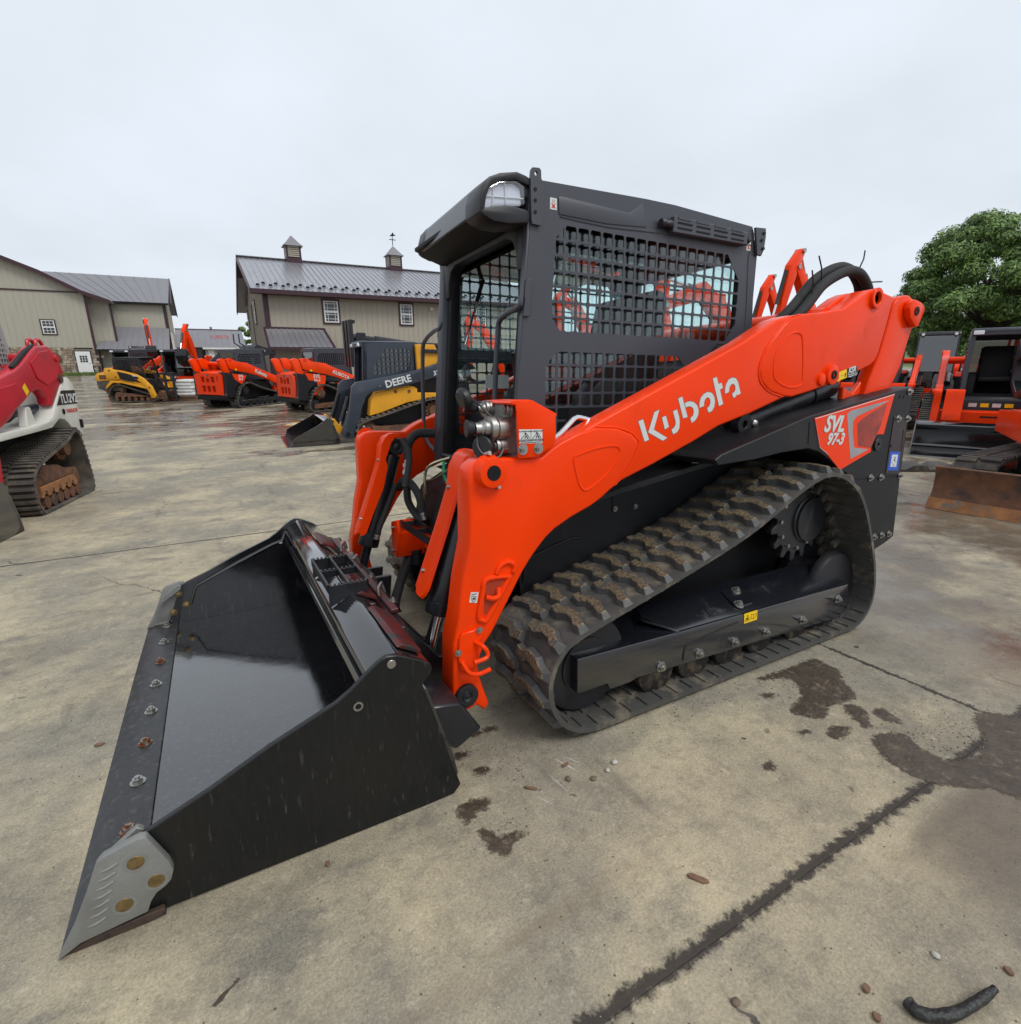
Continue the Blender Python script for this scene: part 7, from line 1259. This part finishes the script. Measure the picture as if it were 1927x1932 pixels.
# telehandler with canopy behind the blue-grey loader
def tele():
    t = thing('telehandler', 'black telehandler with canopy and raised fork carriage behind the blue-grey loader', 'telehandler', (0, 0, 0))
    K = BLACK
    for sx in (-1, 1):
        for sy in (-1, 1):
            w = MB().lathe((sx*1.2, sy*0.85, 0.48), (0, sy, 0), [(0, 0.40), (0.03, 0.48), (0.25, 0.48), (0.28, 0.40), (0.26, 0.22), (0.20, 0.18)], 28).build('wheel', RUBBER_M, t)
            MB().cyl((sx*1.2, sy*1.08, 0.48), (sx*1.2, sy*1.10, 0.48), 0.18, 18).build('rim', K, w)
    MB().prism([(-1.7, 0.45), (-1.6, 0.85), (-0.2, 0.95), (1.7, 1.25), (1.8, 0.5)], -0.7, 0.7).build('chassis', K, t, bevel=0.03)
    MB().prism([(-0.05, 0.95), (-0.20, 1.30), (0.05, 2.28), (0.20, 2.34), (1.25, 2.30), (1.35, 2.20), (1.30, 0.95)], 0.16, 0.20).build('cab_side', K, t)
    for p in (((-0.15, 1.2), (0.05, 2.28)), ((0.60, 1.2), (0.60, 2.3)), ((1.30, 1.2), (1.28, 2.25))):
        for y in (-0.68, 0.68): MB().tube([(p[0][0], y, p[0][1]), (p[1][0], y, p[1][1])], 0.035, 8).build('canopy_post', K, t)
    MB().prism([(-0.02, 2.26), (0.15, 2.36), (1.20, 2.33), (1.40, 2.22), (1.36, 2.18)], -0.72, 0.72).build('canopy', PLASTIC, t, bevel=0.03, seg=2)
    MB().add([(-0.14, -0.66, 1.2), (-0.14, 0.66, 1.2), (0.04, 0.66, 2.26), (0.04, -0.66, 2.26)], [(0, 1, 2, 3)]).build('windscreen', GLASS_D, t)
    MB().tube([(1.2, -0.30, 2.10), (-1.2, -0.30, 2.42)], 0.13, 10).build('boom', K, t); MB().tube([(-0.8, -0.30, 2.37), (-1.9, -0.30, 2.50)], 0.095, 10).build('boom_extension', PLASTIC, t)
    MB().prism([(-1.85, 2.2), (-1.75, 2.62), (-1.5, 2.62), (-1.45, 2.25), (-1.6, 1.95)], -0.42, -0.18).build('boom_head', K, t, bevel=0.02)
    for y in (-0.60, -0.30, 0.0): MB().bb((-2.05, y-0.08, 1.65), (-1.93, y+0.08, 2.95)).build('carriage_plate', K, t, bevel=0.01)
    for z in (1.75, 2.3, 2.85): MB().bb((-1.93, -0.68, z), (-1.86, 0.08, z+0.09)).build('carriage_bar', K, t)
    MB().prism([(0.3, 1.0), (0.3, 1.3), (0.7, 1.3), (0.85, 1.9), (0.95, 1.9), (0.9, 1.0)], -0.25, 0.25).build('seat', SEATM, t, bevel=0.03)
    place(t, 6.0, 13.6, R(2), 0.96)
tele()
def raised():
    t = thing('skid_steer', 'grey skid steer holding its black bucket up high near the barn corner', 'skid steer', (0, 0, 0))
    for sx in (-0.5, 0.5):
        for sy in (-1, 1): MB().lathe((sx, sy*0.6, 0.38), (0, sy, 0), [(0, 0.30), (0.03, 0.38), (0.25, 0.38), (0.28, 0.28)], 22).build('wheel', RUBBER_M, t)
    MB().prism([(-1.0, 0.3), (-0.95, 0.8), (1.2, 1.1), (1.3, 0.4)], -0.6, 0.6).build('chassis', BLUEGREY, t, bevel=0.03)
    cab_box(t, BLUEGREY, -0.6, 0.6, 0.9, 2.0, 0.45, 0.08)
    for sy in (-1, 1): MB().prism([(1.2, 1.3), (1.25, 1.6), (0.2, 2.5), (-0.9, 2.65), (-1.1, 2.4), (-0.9, 2.35), (0.1, 2.25), (1.0, 1.3)], sy*0.62, sy*0.72).build('lift_arm', BLUEGREY, t, bevel=0.01)
    MB().prism([(-1.0, 2.3), (-1.1, 2.75), (-1.25, 2.85), (-2.0, 2.62), (-2.4, 2.35), (-1.9, 2.28), (-1.3, 2.12)], -0.85, 0.85).build('bucket', BLACK, t, bevel=0.01)
    for y in (-0.6, 0.0): MB().tube([(-1.0, y, 2.75), (-0.7, y, 2.95), (-0.72, y, 3.45)], 0.035, 8).build('guard_tine', BLACK, t)
    place(t, 1.6, 27.4, R(205), 0.85)
raised()
# pallet of sacks, fork mast, loose forks
t = thing('sack_pallet', 'white sacks stacked on a pallet between yellow and orange loaders', 'sacks', (0, 0, 0))
SACK = mat('white_sacks', (0.62, 0.62, 0.60), 0.7, var=0.1)
for k in range(5):
    MB().box(((-1)**k*0.02, 0, 0.27+k*0.14), (0.8-0.02*k, 0.8, 0.15)).build('sack', SACK, t, bevel=0.06, seg=3)
for y in (-0.35, 0, 0.35): MB().bb((-0.5, y-0.05, 0.0), (0.5, y+0.05, 0.14)).build('bearer', WOODC, t)
MB().bb((-0.5, -0.45, 0.14), (0.5, 0.45, 0.19)).build('deck', WOODC, t)
place(t, -0.35, 26.4, R(-25))
t = thing('fork_mast', 'black steel fork carriage standing left of the white sacks', 'fork carriage', (0, 0, 0))
for x in (-0.35, 0.0, 0.35): MB().bb((x-0.05, -0.04, 0.0), (x+0.05, 0.04, 1.25)).build('upright', BLACK, t, bevel=0.01)
for z in (0.15, 0.5, 0.85, 1.15): MB().bb((-0.42, -0.03+0.075, z), (0.42, 0.105, z+0.10)).build('cross_bar', BLACK, t)
place(t, -1.15, 26.0, R(-25))
for k, (lx, ly) in enumerate(((2.15, 13.2), (2.25, 13.55), (2.4, 13.95))):
    t = MB().prism([(-0.60, 0.03), (-0.30, 0.0), (0.62, 0.0), (0.62, 0.05), (-0.2, 0.05)], -0.06, 0.06).build('pallet_fork', YELLOW if k != 1 else WHITE, off=(0, 0, 0), bevel=0.004)
    tag(t, ('near yellow fork tine lying behind the small black bucket', 'pale middle fork tine lying behind the small black bucket', 'far yellow fork tine lying behind the small black bucket')[k], 'fork', 'loose forks on the ground'); place(t, lx+0.35, ly, R(5), 0.6, 0.03)
# track links lying behind the rusty blade
MB_ = thing('loose_track', 'strip of rubber track lugs lying on the ground beyond the blade', 'rubber track', (0, 0, 0))
MB().bb((-1.1, -0.2, 0.0), (1.1, 0.2, 0.04)).build('belt', RUBBER_M, MB_)
for k in range(5): MB().prism([(-1.0+k*0.45, 0.04), (-0.9+k*0.45, 0.10), (-0.72+k*0.45, 0.10), (-0.66+k*0.45, 0.04)], -0.2, 0.2).build('lug', RUBBER, MB_)
place(MB_, 9.75, 1.55, R(-32))
# ---------------------------------------------------------------- buildings: they stand plumb while the yard in front slopes
TH = R(2.8); MG = (Matrix.Rotation(TH, 3, Rh)).to_4x4()
SIDING = mat('tan_ribbed_siding', (0.36, 0.325, 0.265), 0.55, var=0.05, vscale=1.5, stretch=(6, 6, 0.4))
SIDING_A = mat('pale_sage_siding', (0.375, 0.355, 0.29), 0.55, var=0.05, vscale=1.5, stretch=(6, 6, 0.4))
MAROON = mat('dark_maroon_trim', (0.040, 0.012, 0.020), 0.45, var=0.1)
ROOFM = mat('grey_metal_roof', (0.34, 0.335, 0.36), 0.30, 0.65, var=0.10, vscale=2.0)
ROOFG = mat('slate_grey_metal_roof', (0.20, 0.195, 0.21), 0.5, 0.1, var=0.06, vscale=1.5)
STONEM = mat('fieldstone', (0.26, 0.20, 0.14), 0.85, var=0.5, vscale=2.6, bump=0.3, bscale=12, col2=(0.46, 0.40, 0.30), thr=0.5, soft=0.1, nscale=2.2)
def bthing(name, label, cat, O):
    t = thing(name, label, cat, (0, 0, 0)); t.matrix_world = Matrix.Translation(O) @ MG; return t
def zrange(poly, x):
    zs = []
    for i in range(len(poly)):
        (a, b), (c, d) = poly[i-1], poly[i]
        if (a-x)*(c-x) < 0: zs.append(b+(d-b)*(x-a)/(c-a))
    return (min(zs), max(zs)) if len(zs) >= 2 else None
def ribwall(parent, poly, y, th, m, pitch=0.30, ax='y', name='wall', rib=0.018, rw=0.035):
    """sheet-metal wall: a flat sheet with raised vertical ribs; th points outwards"""
    o = MB().prism(poly, y, y-th*4, ax).build(name, m, parent); b = MB(); x0, x1 = min(p[0] for p in poly), max(p[0] for p in poly); x = x0+pitch*0.5
    while x < x1:
        z = zrange(poly, x)
        if z:
            P = [(x-rw/2, z[0]+0.01), (x+rw/2, z[0]+0.01), (x+rw/2, z[1]-0.03), (x-rw/2, z[1]-0.03)]
            b.prism(P, y, y+th*rib/abs(th), ax)
        x += pitch
    b.build('siding_ribs', m, o, kind='stuff'); return o
def roofplane(parent, A, B, C_, D, m, pitch=0.30, th=0.10, name='roof', ribh=0.03):
    """A,B along the eave, D,C along the ridge; ribs run up the slope"""
    A, B, C_, D = map(Vector, (A, B, C_, D)); n = (B-A).cross(D-A).normalized(); n = n if n.z > 0 else -n
    top = [A, B, C_, D]; o = MB().add(top+[p-n*th for p in top], [(0, 1, 2, 3), (7, 6, 5, 4)]+[(i, i+4, (i+1) % 4+4, (i+1) % 4) for i in range(4)]).build(name, m, parent)
    b = MB(); k = max(1, round((B-A).length/pitch)); e = (B-A).normalized()*0.022
    for i in range(1, k):
        p, q = A.lerp(B, i/k), D.lerp(C_, i/k); v = [p-e, p+e, q+e, q-e]; b.add(v+[x+n*ribh for x in v], [(4, 5, 6, 7), (0, 1, 5, 4), (1, 2, 6, 5), (2, 3, 7, 6), (3, 0, 4, 7)])
    b.build('roof_ribs', m, o, kind='stuff'); return o
def window(parent, x0, x1, z0, z1, y, out, ax='y', cols=3, rows=2, trim=MAROON, sashes=2):
    """out = +-1, outward direction"""
    def bx(a, b, c, d, e, f, nm, m, par):
        A = (a, e, c) if ax == 'y' else (e, a, c); B = (b, f, d) if ax == 'y' else (f, b, d); return MB().bb(A, B).build(nm, m, par)
    w = bx(x0-0.09, x1+0.09, z0-0.09, z1+0.09, y, y+out*0.035, 'window', trim, parent)
    bx(x0, x1, z0, z1, y+out*0.035, y+out*0.055, 'frame', WHITE, w)
    h = (z1-z0)/sashes
    for s_ in range(sashes):
        a, b, c, d = x0+0.07, x1-0.07, z0+s_*h+0.06, z0+(s_+1)*h-0.05
        bx(a, b, c, d, y+out*0.055, y+out*0.060, 'pane', WINGLASS, w)
        for i in range(1, cols): xx = a+(b-a)*((0.2 if i == 1 else 0.8) if rows == 2 else i/cols); bx(xx-0.012, xx+0.012, c, d, y+out*0.060, y+out*0.070, 'muntin', WHITE, w)
        for j in range(1, rows+1): zz = c+(d-c)*((0.28 if j == 1 else 0.78) if rows == 2 else j/(rows+1)); bx(a, b, zz-0.012, zz+0.012, y+out*0.060, y+out*0.068, 'muntin', WHITE, w)
    return w
def barn():
    O = (3.542, 28.752, 1.457); t = bthing('barn', 'long tan barn with maroon trim, grey metal roof and two cupolas', 'barn', O)
    L_, W, EZ = 16.2, 11.6, 5.0; RY = 5.8; RZ = 7.55
    ribwall(t, [(0, -1.5), (L_, -1.5), (L_, 4.98), (0, 4.98)], 0.0, -0.05, SIDING, 0.30, name='front_wall')
    gp = [(0.0, -1.5), (W, -1.5), (W, 4.98), (RY, 7.35), (0, 4.98)]
    ribwall(t, gp, 0.0, -0.05, SIDING, 0.30, ax='x', name='gable_wall'); ribwall(t, gp, L_, 0.05, SIDING, 0.30, ax='x', name='gable_wall')
    MB().bb((0, W-0.05, -1.5), (L_, W, 4.98)).build('back_wall', SIDING, t)
    x0, x1 = -0.62, L_+0.6; s = (RZ-5.06)/(RY+0.6)
    roofplane(t, (x0, -0.6, 5.06), (x1, -0.6, 5.06), (x1, RY, RZ), (x0, RY, RZ), ROOFM, 0.30)
    roofplane(t, (x0, W+0.6, 5.06), (x1, W+0.6, 5.06), (x1, RY, RZ), (x0, RY, RZ), ROOFM, 0.6)
    MB().bb((x0-0.02, RY-0.18, RZ+0.02), (x1+0.02, RY+0.18, RZ+0.06)).build('ridge_cap', ROOFG, t)
    MB().bb((x0, -0.66, 4.86), (x1, -0.60, 5.07)).build('fascia', MAROON, t); MB().bb((x0, -0.6, 4.87), (x1, 0.0, 4.90)).build('soffit', MAROON, t)
    for xx in (x0, x1):
        for (ya, yb_) in ((-0.62, RY), (W+0.62, RY)):
            MB().prism([(ya, 4.86), (ya, 5.09), (yb_, RZ+0.03), (yb_, RZ-0.22)], xx-0.03, xx+0.03, 'x').build('rake_board', MAROON, t)
    for xx in (x0,): MB().add([(xx, -0.6, 4.98), (0, -0.6, 4.98), (0, RY, RZ-0.12), (xx, RY, RZ-0.12), (xx, W+0.6, 4.98), (0, W+0.6, 4.98)], [(0, 1, 2, 3), (3, 2, 5, 4)]).build('rake_soffit', MAROON, t)
    MB().prism([(-0.05, -0.05), (0.20, -0.05), (0.20, -0.005), (-0.005, -0.005), (-0.005, 0.22), (-0.05, 0.22)], -1.5, 4.9, 'z').build('corner_trim', MAROON, t)
    MB().bb((-0.05, 7.35, -1.5), (-0.022, 7.75, 5.1)).build('gable_trim', MAROON, t)
    window(t, 2.92, 3.68, 3.62, 4.72, -0.025, -1); window(t, 7.18, 7.90, 3.65, 4.74, -0.025, -1); window(t, 12.0, 12.7, 3.65, 4.74, -0.025, -1)
    window(t, 5.0, 5.75, 3.85, 5.05, -0.025, -1, 'x'); window(t, 10.9, 11.4, 3.85, 4.95, -0.025, -1, 'x')
    MB().bb((-0.05, 3.5, -1.0), (-0.03, 4.45, 1.6)).build('white_door', WHITE, t); MB().bb((-0.05, 5.0, -1.0), (-0.03, 5.9, 1.6)).build('white_door', WHITE, t)
    # pent roof over the corner entrance
    pr = roofplane(t, (-0.12, -1.25, 2.28), (3.05, -1.25, 2.28), (2.82, -0.03, 3.22), (-0.12, -0.03, 3.22), ROOFM, 0.30, 0.06, 'pent_roof')
    MB().bb((-0.16, -1.32, 2.12), (3.10, -1.25, 2.28)).build('pent_fascia', MAROON, pr); MB().bb((-0.10, -1.2, -1.5), (0.08, -1.0, 2.14)).build('porch_post', MAROON, pr)
    for xx, xe in ((-0.14, -0.14), (3.07, 2.84)): MB().add([(xx-0.05, -1.3, 2.14), (xx+0.05, -1.3, 2.14), (xe+0.05, -0.02, 3.12), (xe-0.05, -0.02, 3.12), (xx-0.05, -1.3, 2.32), (xx+0.05, -1.3, 2.32), (xe+0.05, -0.02, 3.28), (xe-0.05, -0.02, 3.28)], [(0, 1, 2, 3), (4, 5, 6, 7), (0, 1, 5, 4), (1, 2, 6, 5), (2, 3, 7, 6), (3, 0, 4, 7)]).build('pent_rake', MAROON, pr)
    MB().bb((-0.12, -0.04, 3.22), (2.9, 0.0, 3.32)).build('pent_flashing', MAROON, pr)
    # cupolas
    for cx, vane in ((2.52, False), (8.85, True)):
        c = MB().bb((cx-0.44, RY-0.44, RZ-0.25), (cx+0.44, RY+0.44, RZ+0.12)).build('cupola', MAROON, t)
        MB().bb((cx-0.36, RY-0.36, RZ+0.12), (cx+0.36, RY+0.36, RZ+0.76)).build('cupola_box', DARK, c)
        for k in range(6):
            z = RZ+0.17+k*0.105
            MB().bb((cx-0.32, RY-0.42, z), (cx+0.32, RY-0.36, z+0.075)).build('louvre_slat', SIDING, c); MB().bb((cx-0.42, RY-0.32, z), (cx-0.36, RY+0.32, z+0.075)).build('louvre_slat', SIDING, c)
        for sx in (-1, 1):
            for sy in (-1, 1): MB().bb((cx+sx*0.43, RY+sy*0.43, RZ+0.12), (cx+sx*0.33, RY+sy*0.33, RZ+0.80)).build('cupola_post', MAROON, c)
        r = [(0.56, 0.78), (0.40, 0.94), (0.25, 1.12), (0.11, 1.30), (0.03, 1.40)]; v = []; f = []
        for w, h in r: v += [(cx-w, RY-w, RZ+h), (cx+w, RY-w, RZ+h), (cx+w, RY+w, RZ+h), (cx-w, RY+w, RZ+h)]
        for k in range(4): f += [(k*4+i, k*4+(i+1) % 4, k*4+4+(i+1) % 4, k*4+4+i) for i in range(4)]
        f += [(3, 2, 1, 0), (16, 17, 18, 19)]; MB().add(v, f).build('cupola_roof', ROOFG, c)
        if vane:
            MB().cyl((cx, RY, RZ+1.45), (cx, RY, RZ+2.15), 0.025, 8).build('weather_vane', DARK, c)
            MB().bb((cx-0.22, RY-0.02, RZ+1.78), (cx+0.22, RY+0.02, RZ+1.82)).build('vane_arm', DARK, c)
            MB().prism([(cx-0.20, RZ+2.0), (cx-0.05, RZ+2.12), (cx+0.06, RZ+2.26), (cx+0.10, RZ+2.14), (cx+0.24, RZ+2.06), (cx+0.05, RZ+2.02)], RY-0.01, RY+0.01).build('vane_figure', DARK, c)
    # snow guards, two staggered rows
    g = MB(); g.prism([(-0.10, 0.0), (0.10, 0.0), (0.06, 0.10), (-0.06, 0.10)], -0.02, 0.02); gm = g.mesh('snow_guard', DARK)
    sl = math.atan2(RZ-5.06, RY+0.6)
    for i in range(27):
        for (d, o_) in ((0.55, 0.0), (0.95, 0.30)):
            x = -0.2+i*0.6+o_; inst('snow_guard', gm, t, Matrix.Translation((x, -0.6+d*math.cos(sl), 5.06+d*math.sin(sl)+0.02)))
    MB().lathe((9.05, -0.05, 4.62), (0.2, -0.7, -0.5), [(0, 0.05), (0.08, 0.09), (0.14, 0.09)], 14).build('flood_light', WHITE, t)
barn()
def big_barn():
    O = (-8.404, 57.632, 3.158); t = bthing('barn', 'large pale barn on a fieldstone base with white door at far left', 'barn', O)
    ribwall(t, [(-14, 2.24), (0.62, 2.24), (0.60, 6.74), (-2.06, 8.20), (-4.34, 9.15), (-9, 11.3), (-14, 9.2)], 0.0, -0.05, SIDING_A, 0.42, name='gable_wall')
    ribwall(t, [(0.60, -1.5), (2.12, -1.5), (2.12, 6.17), (0.60, 6.73)], 0.9, -0.05, SIDING_A, 0.42, name='gable_wall')
    MB().bb((-14, -0.02, -1.5), (0.62, 0.6, 2.24)).build('base_wall', mat('mortar', (0.20, 0.18, 0.15), 0.9), t)
    MB().bb((0.54, 0.02, -1.5), (0.60, 0.95, 6.70)).build('return_wall', SIDING_A, t)
    st_ = MB(); rnd = random.Random(3); z = -0.3
    while z < 2.2:
        h = rnd.uniform(0.14, 0.26); x = -7.5+rnd.uniform(0, 0.3)
        while x < 0.6:
            w = rnd.uniform(0.2, 0.5)
            if not (-1.05 < x+w/2 < 0.25 and z < 2.05): st_.box((x+w/2, -0.03-rnd.uniform(0, 0.03), z+h/2), (w-0.03, 0.06, h-0.03))
            x += w
        z += h
    st_.build('stone', STONEM, t, kind='stuff')
    MB().bb((-14, -0.06, 2.2), (0.66, 0.0, 2.27)).build('water_table', DARK, t); MB().bb((-14, -0.075, 6.76), (0.45, -0.045, 6.86)).build('band_board', MAROON, t)
    MB().prism([(0.50, -1.5), (0.68, -1.5), (0.66, 6.68), (0.48, 6.78)], -0.08, 0.0).build('corner_trim', MAROON, t); MB().prism([(2.08, -1.0), (2.24, -1.0), (2.22, 6.2), (2.06, 6.25)], 0.8, 0.9).build('corner_trim', MAROON, t)
    rk = [(-9, 11.55), (-4.34, 9.32), (-2.06, 8.34), (0.49, 6.92), (2.35, 6.24)]
    for i in range(4):
        (a, b), (c, d) = rk[i], rk[i+1]; roofplane(t, (c, -0.5, d), (c, 16, d), (a, 16, b), (a, -0.5, b), ROOFG, 0.5)
        MB().prism([(a, b-0.30), (a, b+0.02), (c, d+0.02), (c, d-0.30)], -0.55, -0.48).build('rake_board', MAROON, t)
    window(t, -2.74, -1.88, 3.38, 4.46, -0.03, -1, cols=3, rows=1)
    d = MB().bb((-0.92, -0.10, 0.0), (0.12, -0.05, 1.96)).build('door', WHITE, t); MB().bb((-0.98, -0.08, 0.0), (-0.92, -0.02, 2.02)).build('door_trim', DARK, t); MB().bb((0.12, -0.08, 0.0), (0.18, -0.02, 2.02)).build('door_trim', DARK, t); MB().bb((-0.98, -0.08, 1.96), (0.18, -0.02, 2.02)).build('door_trim', DARK, t)
    for i in range(3):
        for j in range(3): MB().bb((-0.66+i*0.19, -0.112, 1.05+j*0.20), (-0.51+i*0.19, -0.10, 1.21+j*0.20)).build('pane', WINGLASS, d)
    MB().cyl((-0.02, -0.14, 0.95), (-0.02, -0.10, 0.95), 0.04, 10).build('door_knob', STEEL, d)
    # rear wing with its long roof
    ribwall(t, [(1.7, -1.5), (6.2, -1.5), (6.2, 6.3), (1.7, 6.3)], 3.0, -0.05, SIDING_A, 0.42, name='wing_wall')
    ribwall(t, [(3.0, -1.5), (15, -1.5), (15, 6.3), (9, 9.2), (3.0, 6.3)], 6.2, 0.05, SIDING_A, 0.42, ax='x', name='wing_gable')
    roofplane(t, (1.4, 2.5, 6.45), (6.55, 2.5, 6.45), (6.75, 9, 9.5), (-3.6, 9, 9.5), ROOFG, 0.5); roofplane(t, (1.4, 15.5, 6.45), (6.75, 15.5, 6.45), (6.75, 9, 9.5), (-3.6, 9, 9.5), ROOFG, 0.8)
    MB().bb((1.4, 2.44, 6.30), (6.55, 2.5, 6.47)).build('fascia', DARK, t)
    for (ya, yb_) in ((2.4, 9.0), (15.6, 9.0)): MB().prism([(ya, 6.2), (ya, 6.5), (yb_, 9.55), (yb_, 9.25)], 6.72, 6.80, 'x').build('rake_board', MAROON, t)
    MB().bb((6.08, 2.88, -1.5), (6.30, 3.0, 6.3)).build('corner_trim', MAROON, t)
    for y in (5.0, 6.6, 8.2): window(t, y, y+0.8, 2.3, 3.9, 6.21, 1, 'x', trim=WHITE)
    roofplane(t, (0.65, -0.3, 2.15), (6.15, -0.3, 2.15), (6.25, 2.95, 4.25), (1.15, 2.95, 4.25), ROOFG, 0.5, name='lean_to_roof')
    MB().bb((0.65, -0.34, 2.0), (6.15, -0.30, 2.16)).build('fascia', DARK, t); MB().bb((0.9, 2.6, -1.0), (6.1, 2.8, 2.3)).build('dark_shade_panel', DARK, t)  # near-black panel before the wing wall stands for shade under the lean-to
    for x in (0.75, 2.6, 4.4, 6.0): MB().bb((x, -0.2, -1.5), (x+0.14, -0.06, 2.05)).build('post', DARK, t)
big_barn()
def shed():
    O = (-2.389, 70.724, 5.41); t = bthing('shed', 'low grey-roofed shed in the gap between the two barns', 'shed', O)
    roofplane(t, (0.1, 0, 1.25), (7.4, 0, 1.25), (7.4, 5.5, 3.55), (0.1, 5.5, 3.55), ROOFG, 0.6); MB().bb((0.1, 5.4, 3.45), (7.45, 5.6, 3.62)).build('ridge_board', MAROON, t)
    MB().bb((0.1, -0.05, 1.05), (7.4, 0.0, 1.25)).build('fascia', WHITE, t); MB().bb((0.2, 0.4, -3.5), (7.3, 5.4, 1.2)).build('wall', SIDING_A, t)
    MB().bb((0.6, 0.36, -3.0), (3.0, 0.40, 1.0)).build('open_bay', DARK, t); MB().bb((3.3, 0.36, -3.0), (3.9, 0.39, 1.0)).build('bay_door', WHITE, t)
    MB().cyl((4.0, 5.5, 3.6), (4.0, 5.5, 3.9), 0.14, 12).build('roof_vent', ROOFG, t)
    lettering('KUBOTA', DECALR, t, (4.8, 2.6, 2.42), 0.5, 0)
shed()
# ---------------------------------------------------------------- trees and the green hill
LEAF = [mat('leaf_dark', (0.060, 0.115, 0.024), 0.6, var=0.3, vscale=0.6), mat('leaf_mid', (0.14, 0.24, 0.048), 0.6, var=0.3, vscale=0.6), mat('leaf_light', (0.25, 0.36, 0.085), 0.6, var=0.3, vscale=0.6)]
BARK = mat('bark', (0.06, 0.045, 0.032), 0.9, var=0.3, bump=0.4, bscale=20)
def tree(label, x, y, H, Rc, zc, nclump, leaves, seed, sz=0.22, group='trees beyond the yard'):
    rnd = random.Random(seed); t = thing('tree', label, 'tree', (0, 0, 0), group)
    tr_ = MB(); tr_.tube([(0, 0, -0.5), (0.1, 0.05, zc*0.35), (-0.05, 0.1, zc*0.8), (0.05, 0, zc+Rc*0.4)], [0.35*H/10, 0.28*H/10, 0.20*H/10, 0.06], 10)
    trunk = tr_.build('trunk', BARK, t)
    cl = []
    for i in range(nclump):
        while True:
            p = Vector((rnd.uniform(-1, 1), rnd.uniform(-1, 1), rnd.uniform(-1, 1)))
            if 0.35 < p.length < 1: break
        c = Vector((p.x*Rc, p.y*Rc, zc+p.z*(H-zc)*0.92)); cl.append((c, rnd.uniform(0.11, 0.24)*Rc))
        if i % 4 == 0: MB().tube([(0, 0, zc*0.7), tuple(Vector((0, 0, zc*0.7)).lerp(c, 0.5)+Vector((0, 0, 0.3))), tuple(c)], [0.09, 0.05, 0.02], 6).build('limb', BARK, t)
    bs = [([], []) for _ in range(3)]
    for c, r in cl:
        for k in range(leaves):
            d = Vector((rnd.gauss(0, 1), rnd.gauss(0, 1), rnd.gauss(0, 1))).normalized()*r*rnd.uniform(0.55, 1.08); d.z *= 0.6
            p = c+d; n = (d.normalized()+Vector((rnd.uniform(-.7, .7), rnd.uniform(-.7, .7), rnd.uniform(0, .9)))).normalized(); a = n.orthogonal().normalized(); a.rotate(Matrix.Rotation(rnd.uniform(0, 6.28), 3, n)); b = n.cross(a); s = sz*rnd.uniform(0.6, 1.3)
            j = min(2, max(0, int(rnd.gauss(1.0+0.5*(1 if k % 3 else -1)*0.6, 0.7)))); V, F = bs[j]; o = len(V)
            V += [p-a*s, p+b*s*0.42, p+a*s, p-b*s*0.42]; F.append((o, o+1, o+2, o+3))
    vs = []; fs = []; mi = []
    for j, (V, F) in enumerate(bs):
        o = len(vs); vs += [tuple(v) for v in V]; fs += [tuple(i+o for i in q) for q in F]; mi += [j]*len(F)
    me = bpy.data.meshes.new('crown'); me.from_pydata(vs, [], fs); [me.materials.append(m) for m in LEAF]; me.polygons.foreach_set('material_index', mi)
    o = bpy.data.objects.new('crown', me); COL.objects.link(o); o.parent = t; o['kind'] = 'stuff'
    t.location = (x, y, ground_z(x, y)-0.1); return t
tree('broad dark green tree rising behind the machines on the right', 41.3, 12.4, 9.7, 4.6, 4.9, 170, 950, 11, 0.105)
tree('small green tree in the gap beside the barn corner', 7.6, 84.0, 7.5, 2.6, 4.6, 40, 260, 8, 0.22)
tree('low bushy tree at the foot of the green hill', 52.0, 33.0, 6.5, 3.6, 3.2, 40, 160, 9, 0.35)
# hill
v = []; f = []; n = 40
for i in range(n+1):
    for j in range(n+1):
        s_, d_ = 20+(i/n)*220, 55+(j/n)*190; p = CAM+Rh*s_+Fh*d_; u_, w_ = (i/n-0.5)*2, (j/n-0.5)*2
        v.append((p.x, p.y, ground_z(p.x, p.y)-0.3+11.0*max(0, 1-u_*u_)*max(0, 1-w_*w_)))
for i in range(n):
    for j in range(n): a = i*(n+1)+j; f.append((a, a+n+1, a+n+2, a+1))
MB().add(v, f).build('hill', GRASS, kind='structure', ang=180)
t = thing('shed', 'small brown-roofed shed on the green hill slope', 'shed', (0, 0, 0))
MB().bb((-3, -2, -1.5), (3, 2, 2.0)).build('wall', SIDING, t); MB().prism([(-2.6, 2.0), (0, 3.3), (2.6, 2.0)], -3.4, 3.4, 'x').build('roof', mat('brown_roof', (0.06, 0.045, 0.035), 0.7), t)
t.location = (74.0, 26.0, ground_z(74, 26)+0.9)
# strip of grass along the stone base of the far barn
gp = MB(); rnd = random.Random(4)
for k in range(2600):
    x, y = rnd.uniform(-16, -7.6), rnd.uniform(56.0, 57.4); z = ground_z(x, y); a = rnd.uniform(0, 6.28); h = rnd.uniform(0.12, 0.32); dx_, dy_ = math.cos(a)*0.06, math.sin(a)*0.06
    gp.add([(x-dx_, y-dy_, z-0.02), (x+dx_, y+dy_, z-0.02), (x+rnd.uniform(-.05, .05), y+rnd.uniform(-.05, .05), z+h)], [(0, 1, 2)])
tag(gp.build('grass', GRASS, kind='stuff'), 'strip of grass below the fieldstone wall', 'grass')
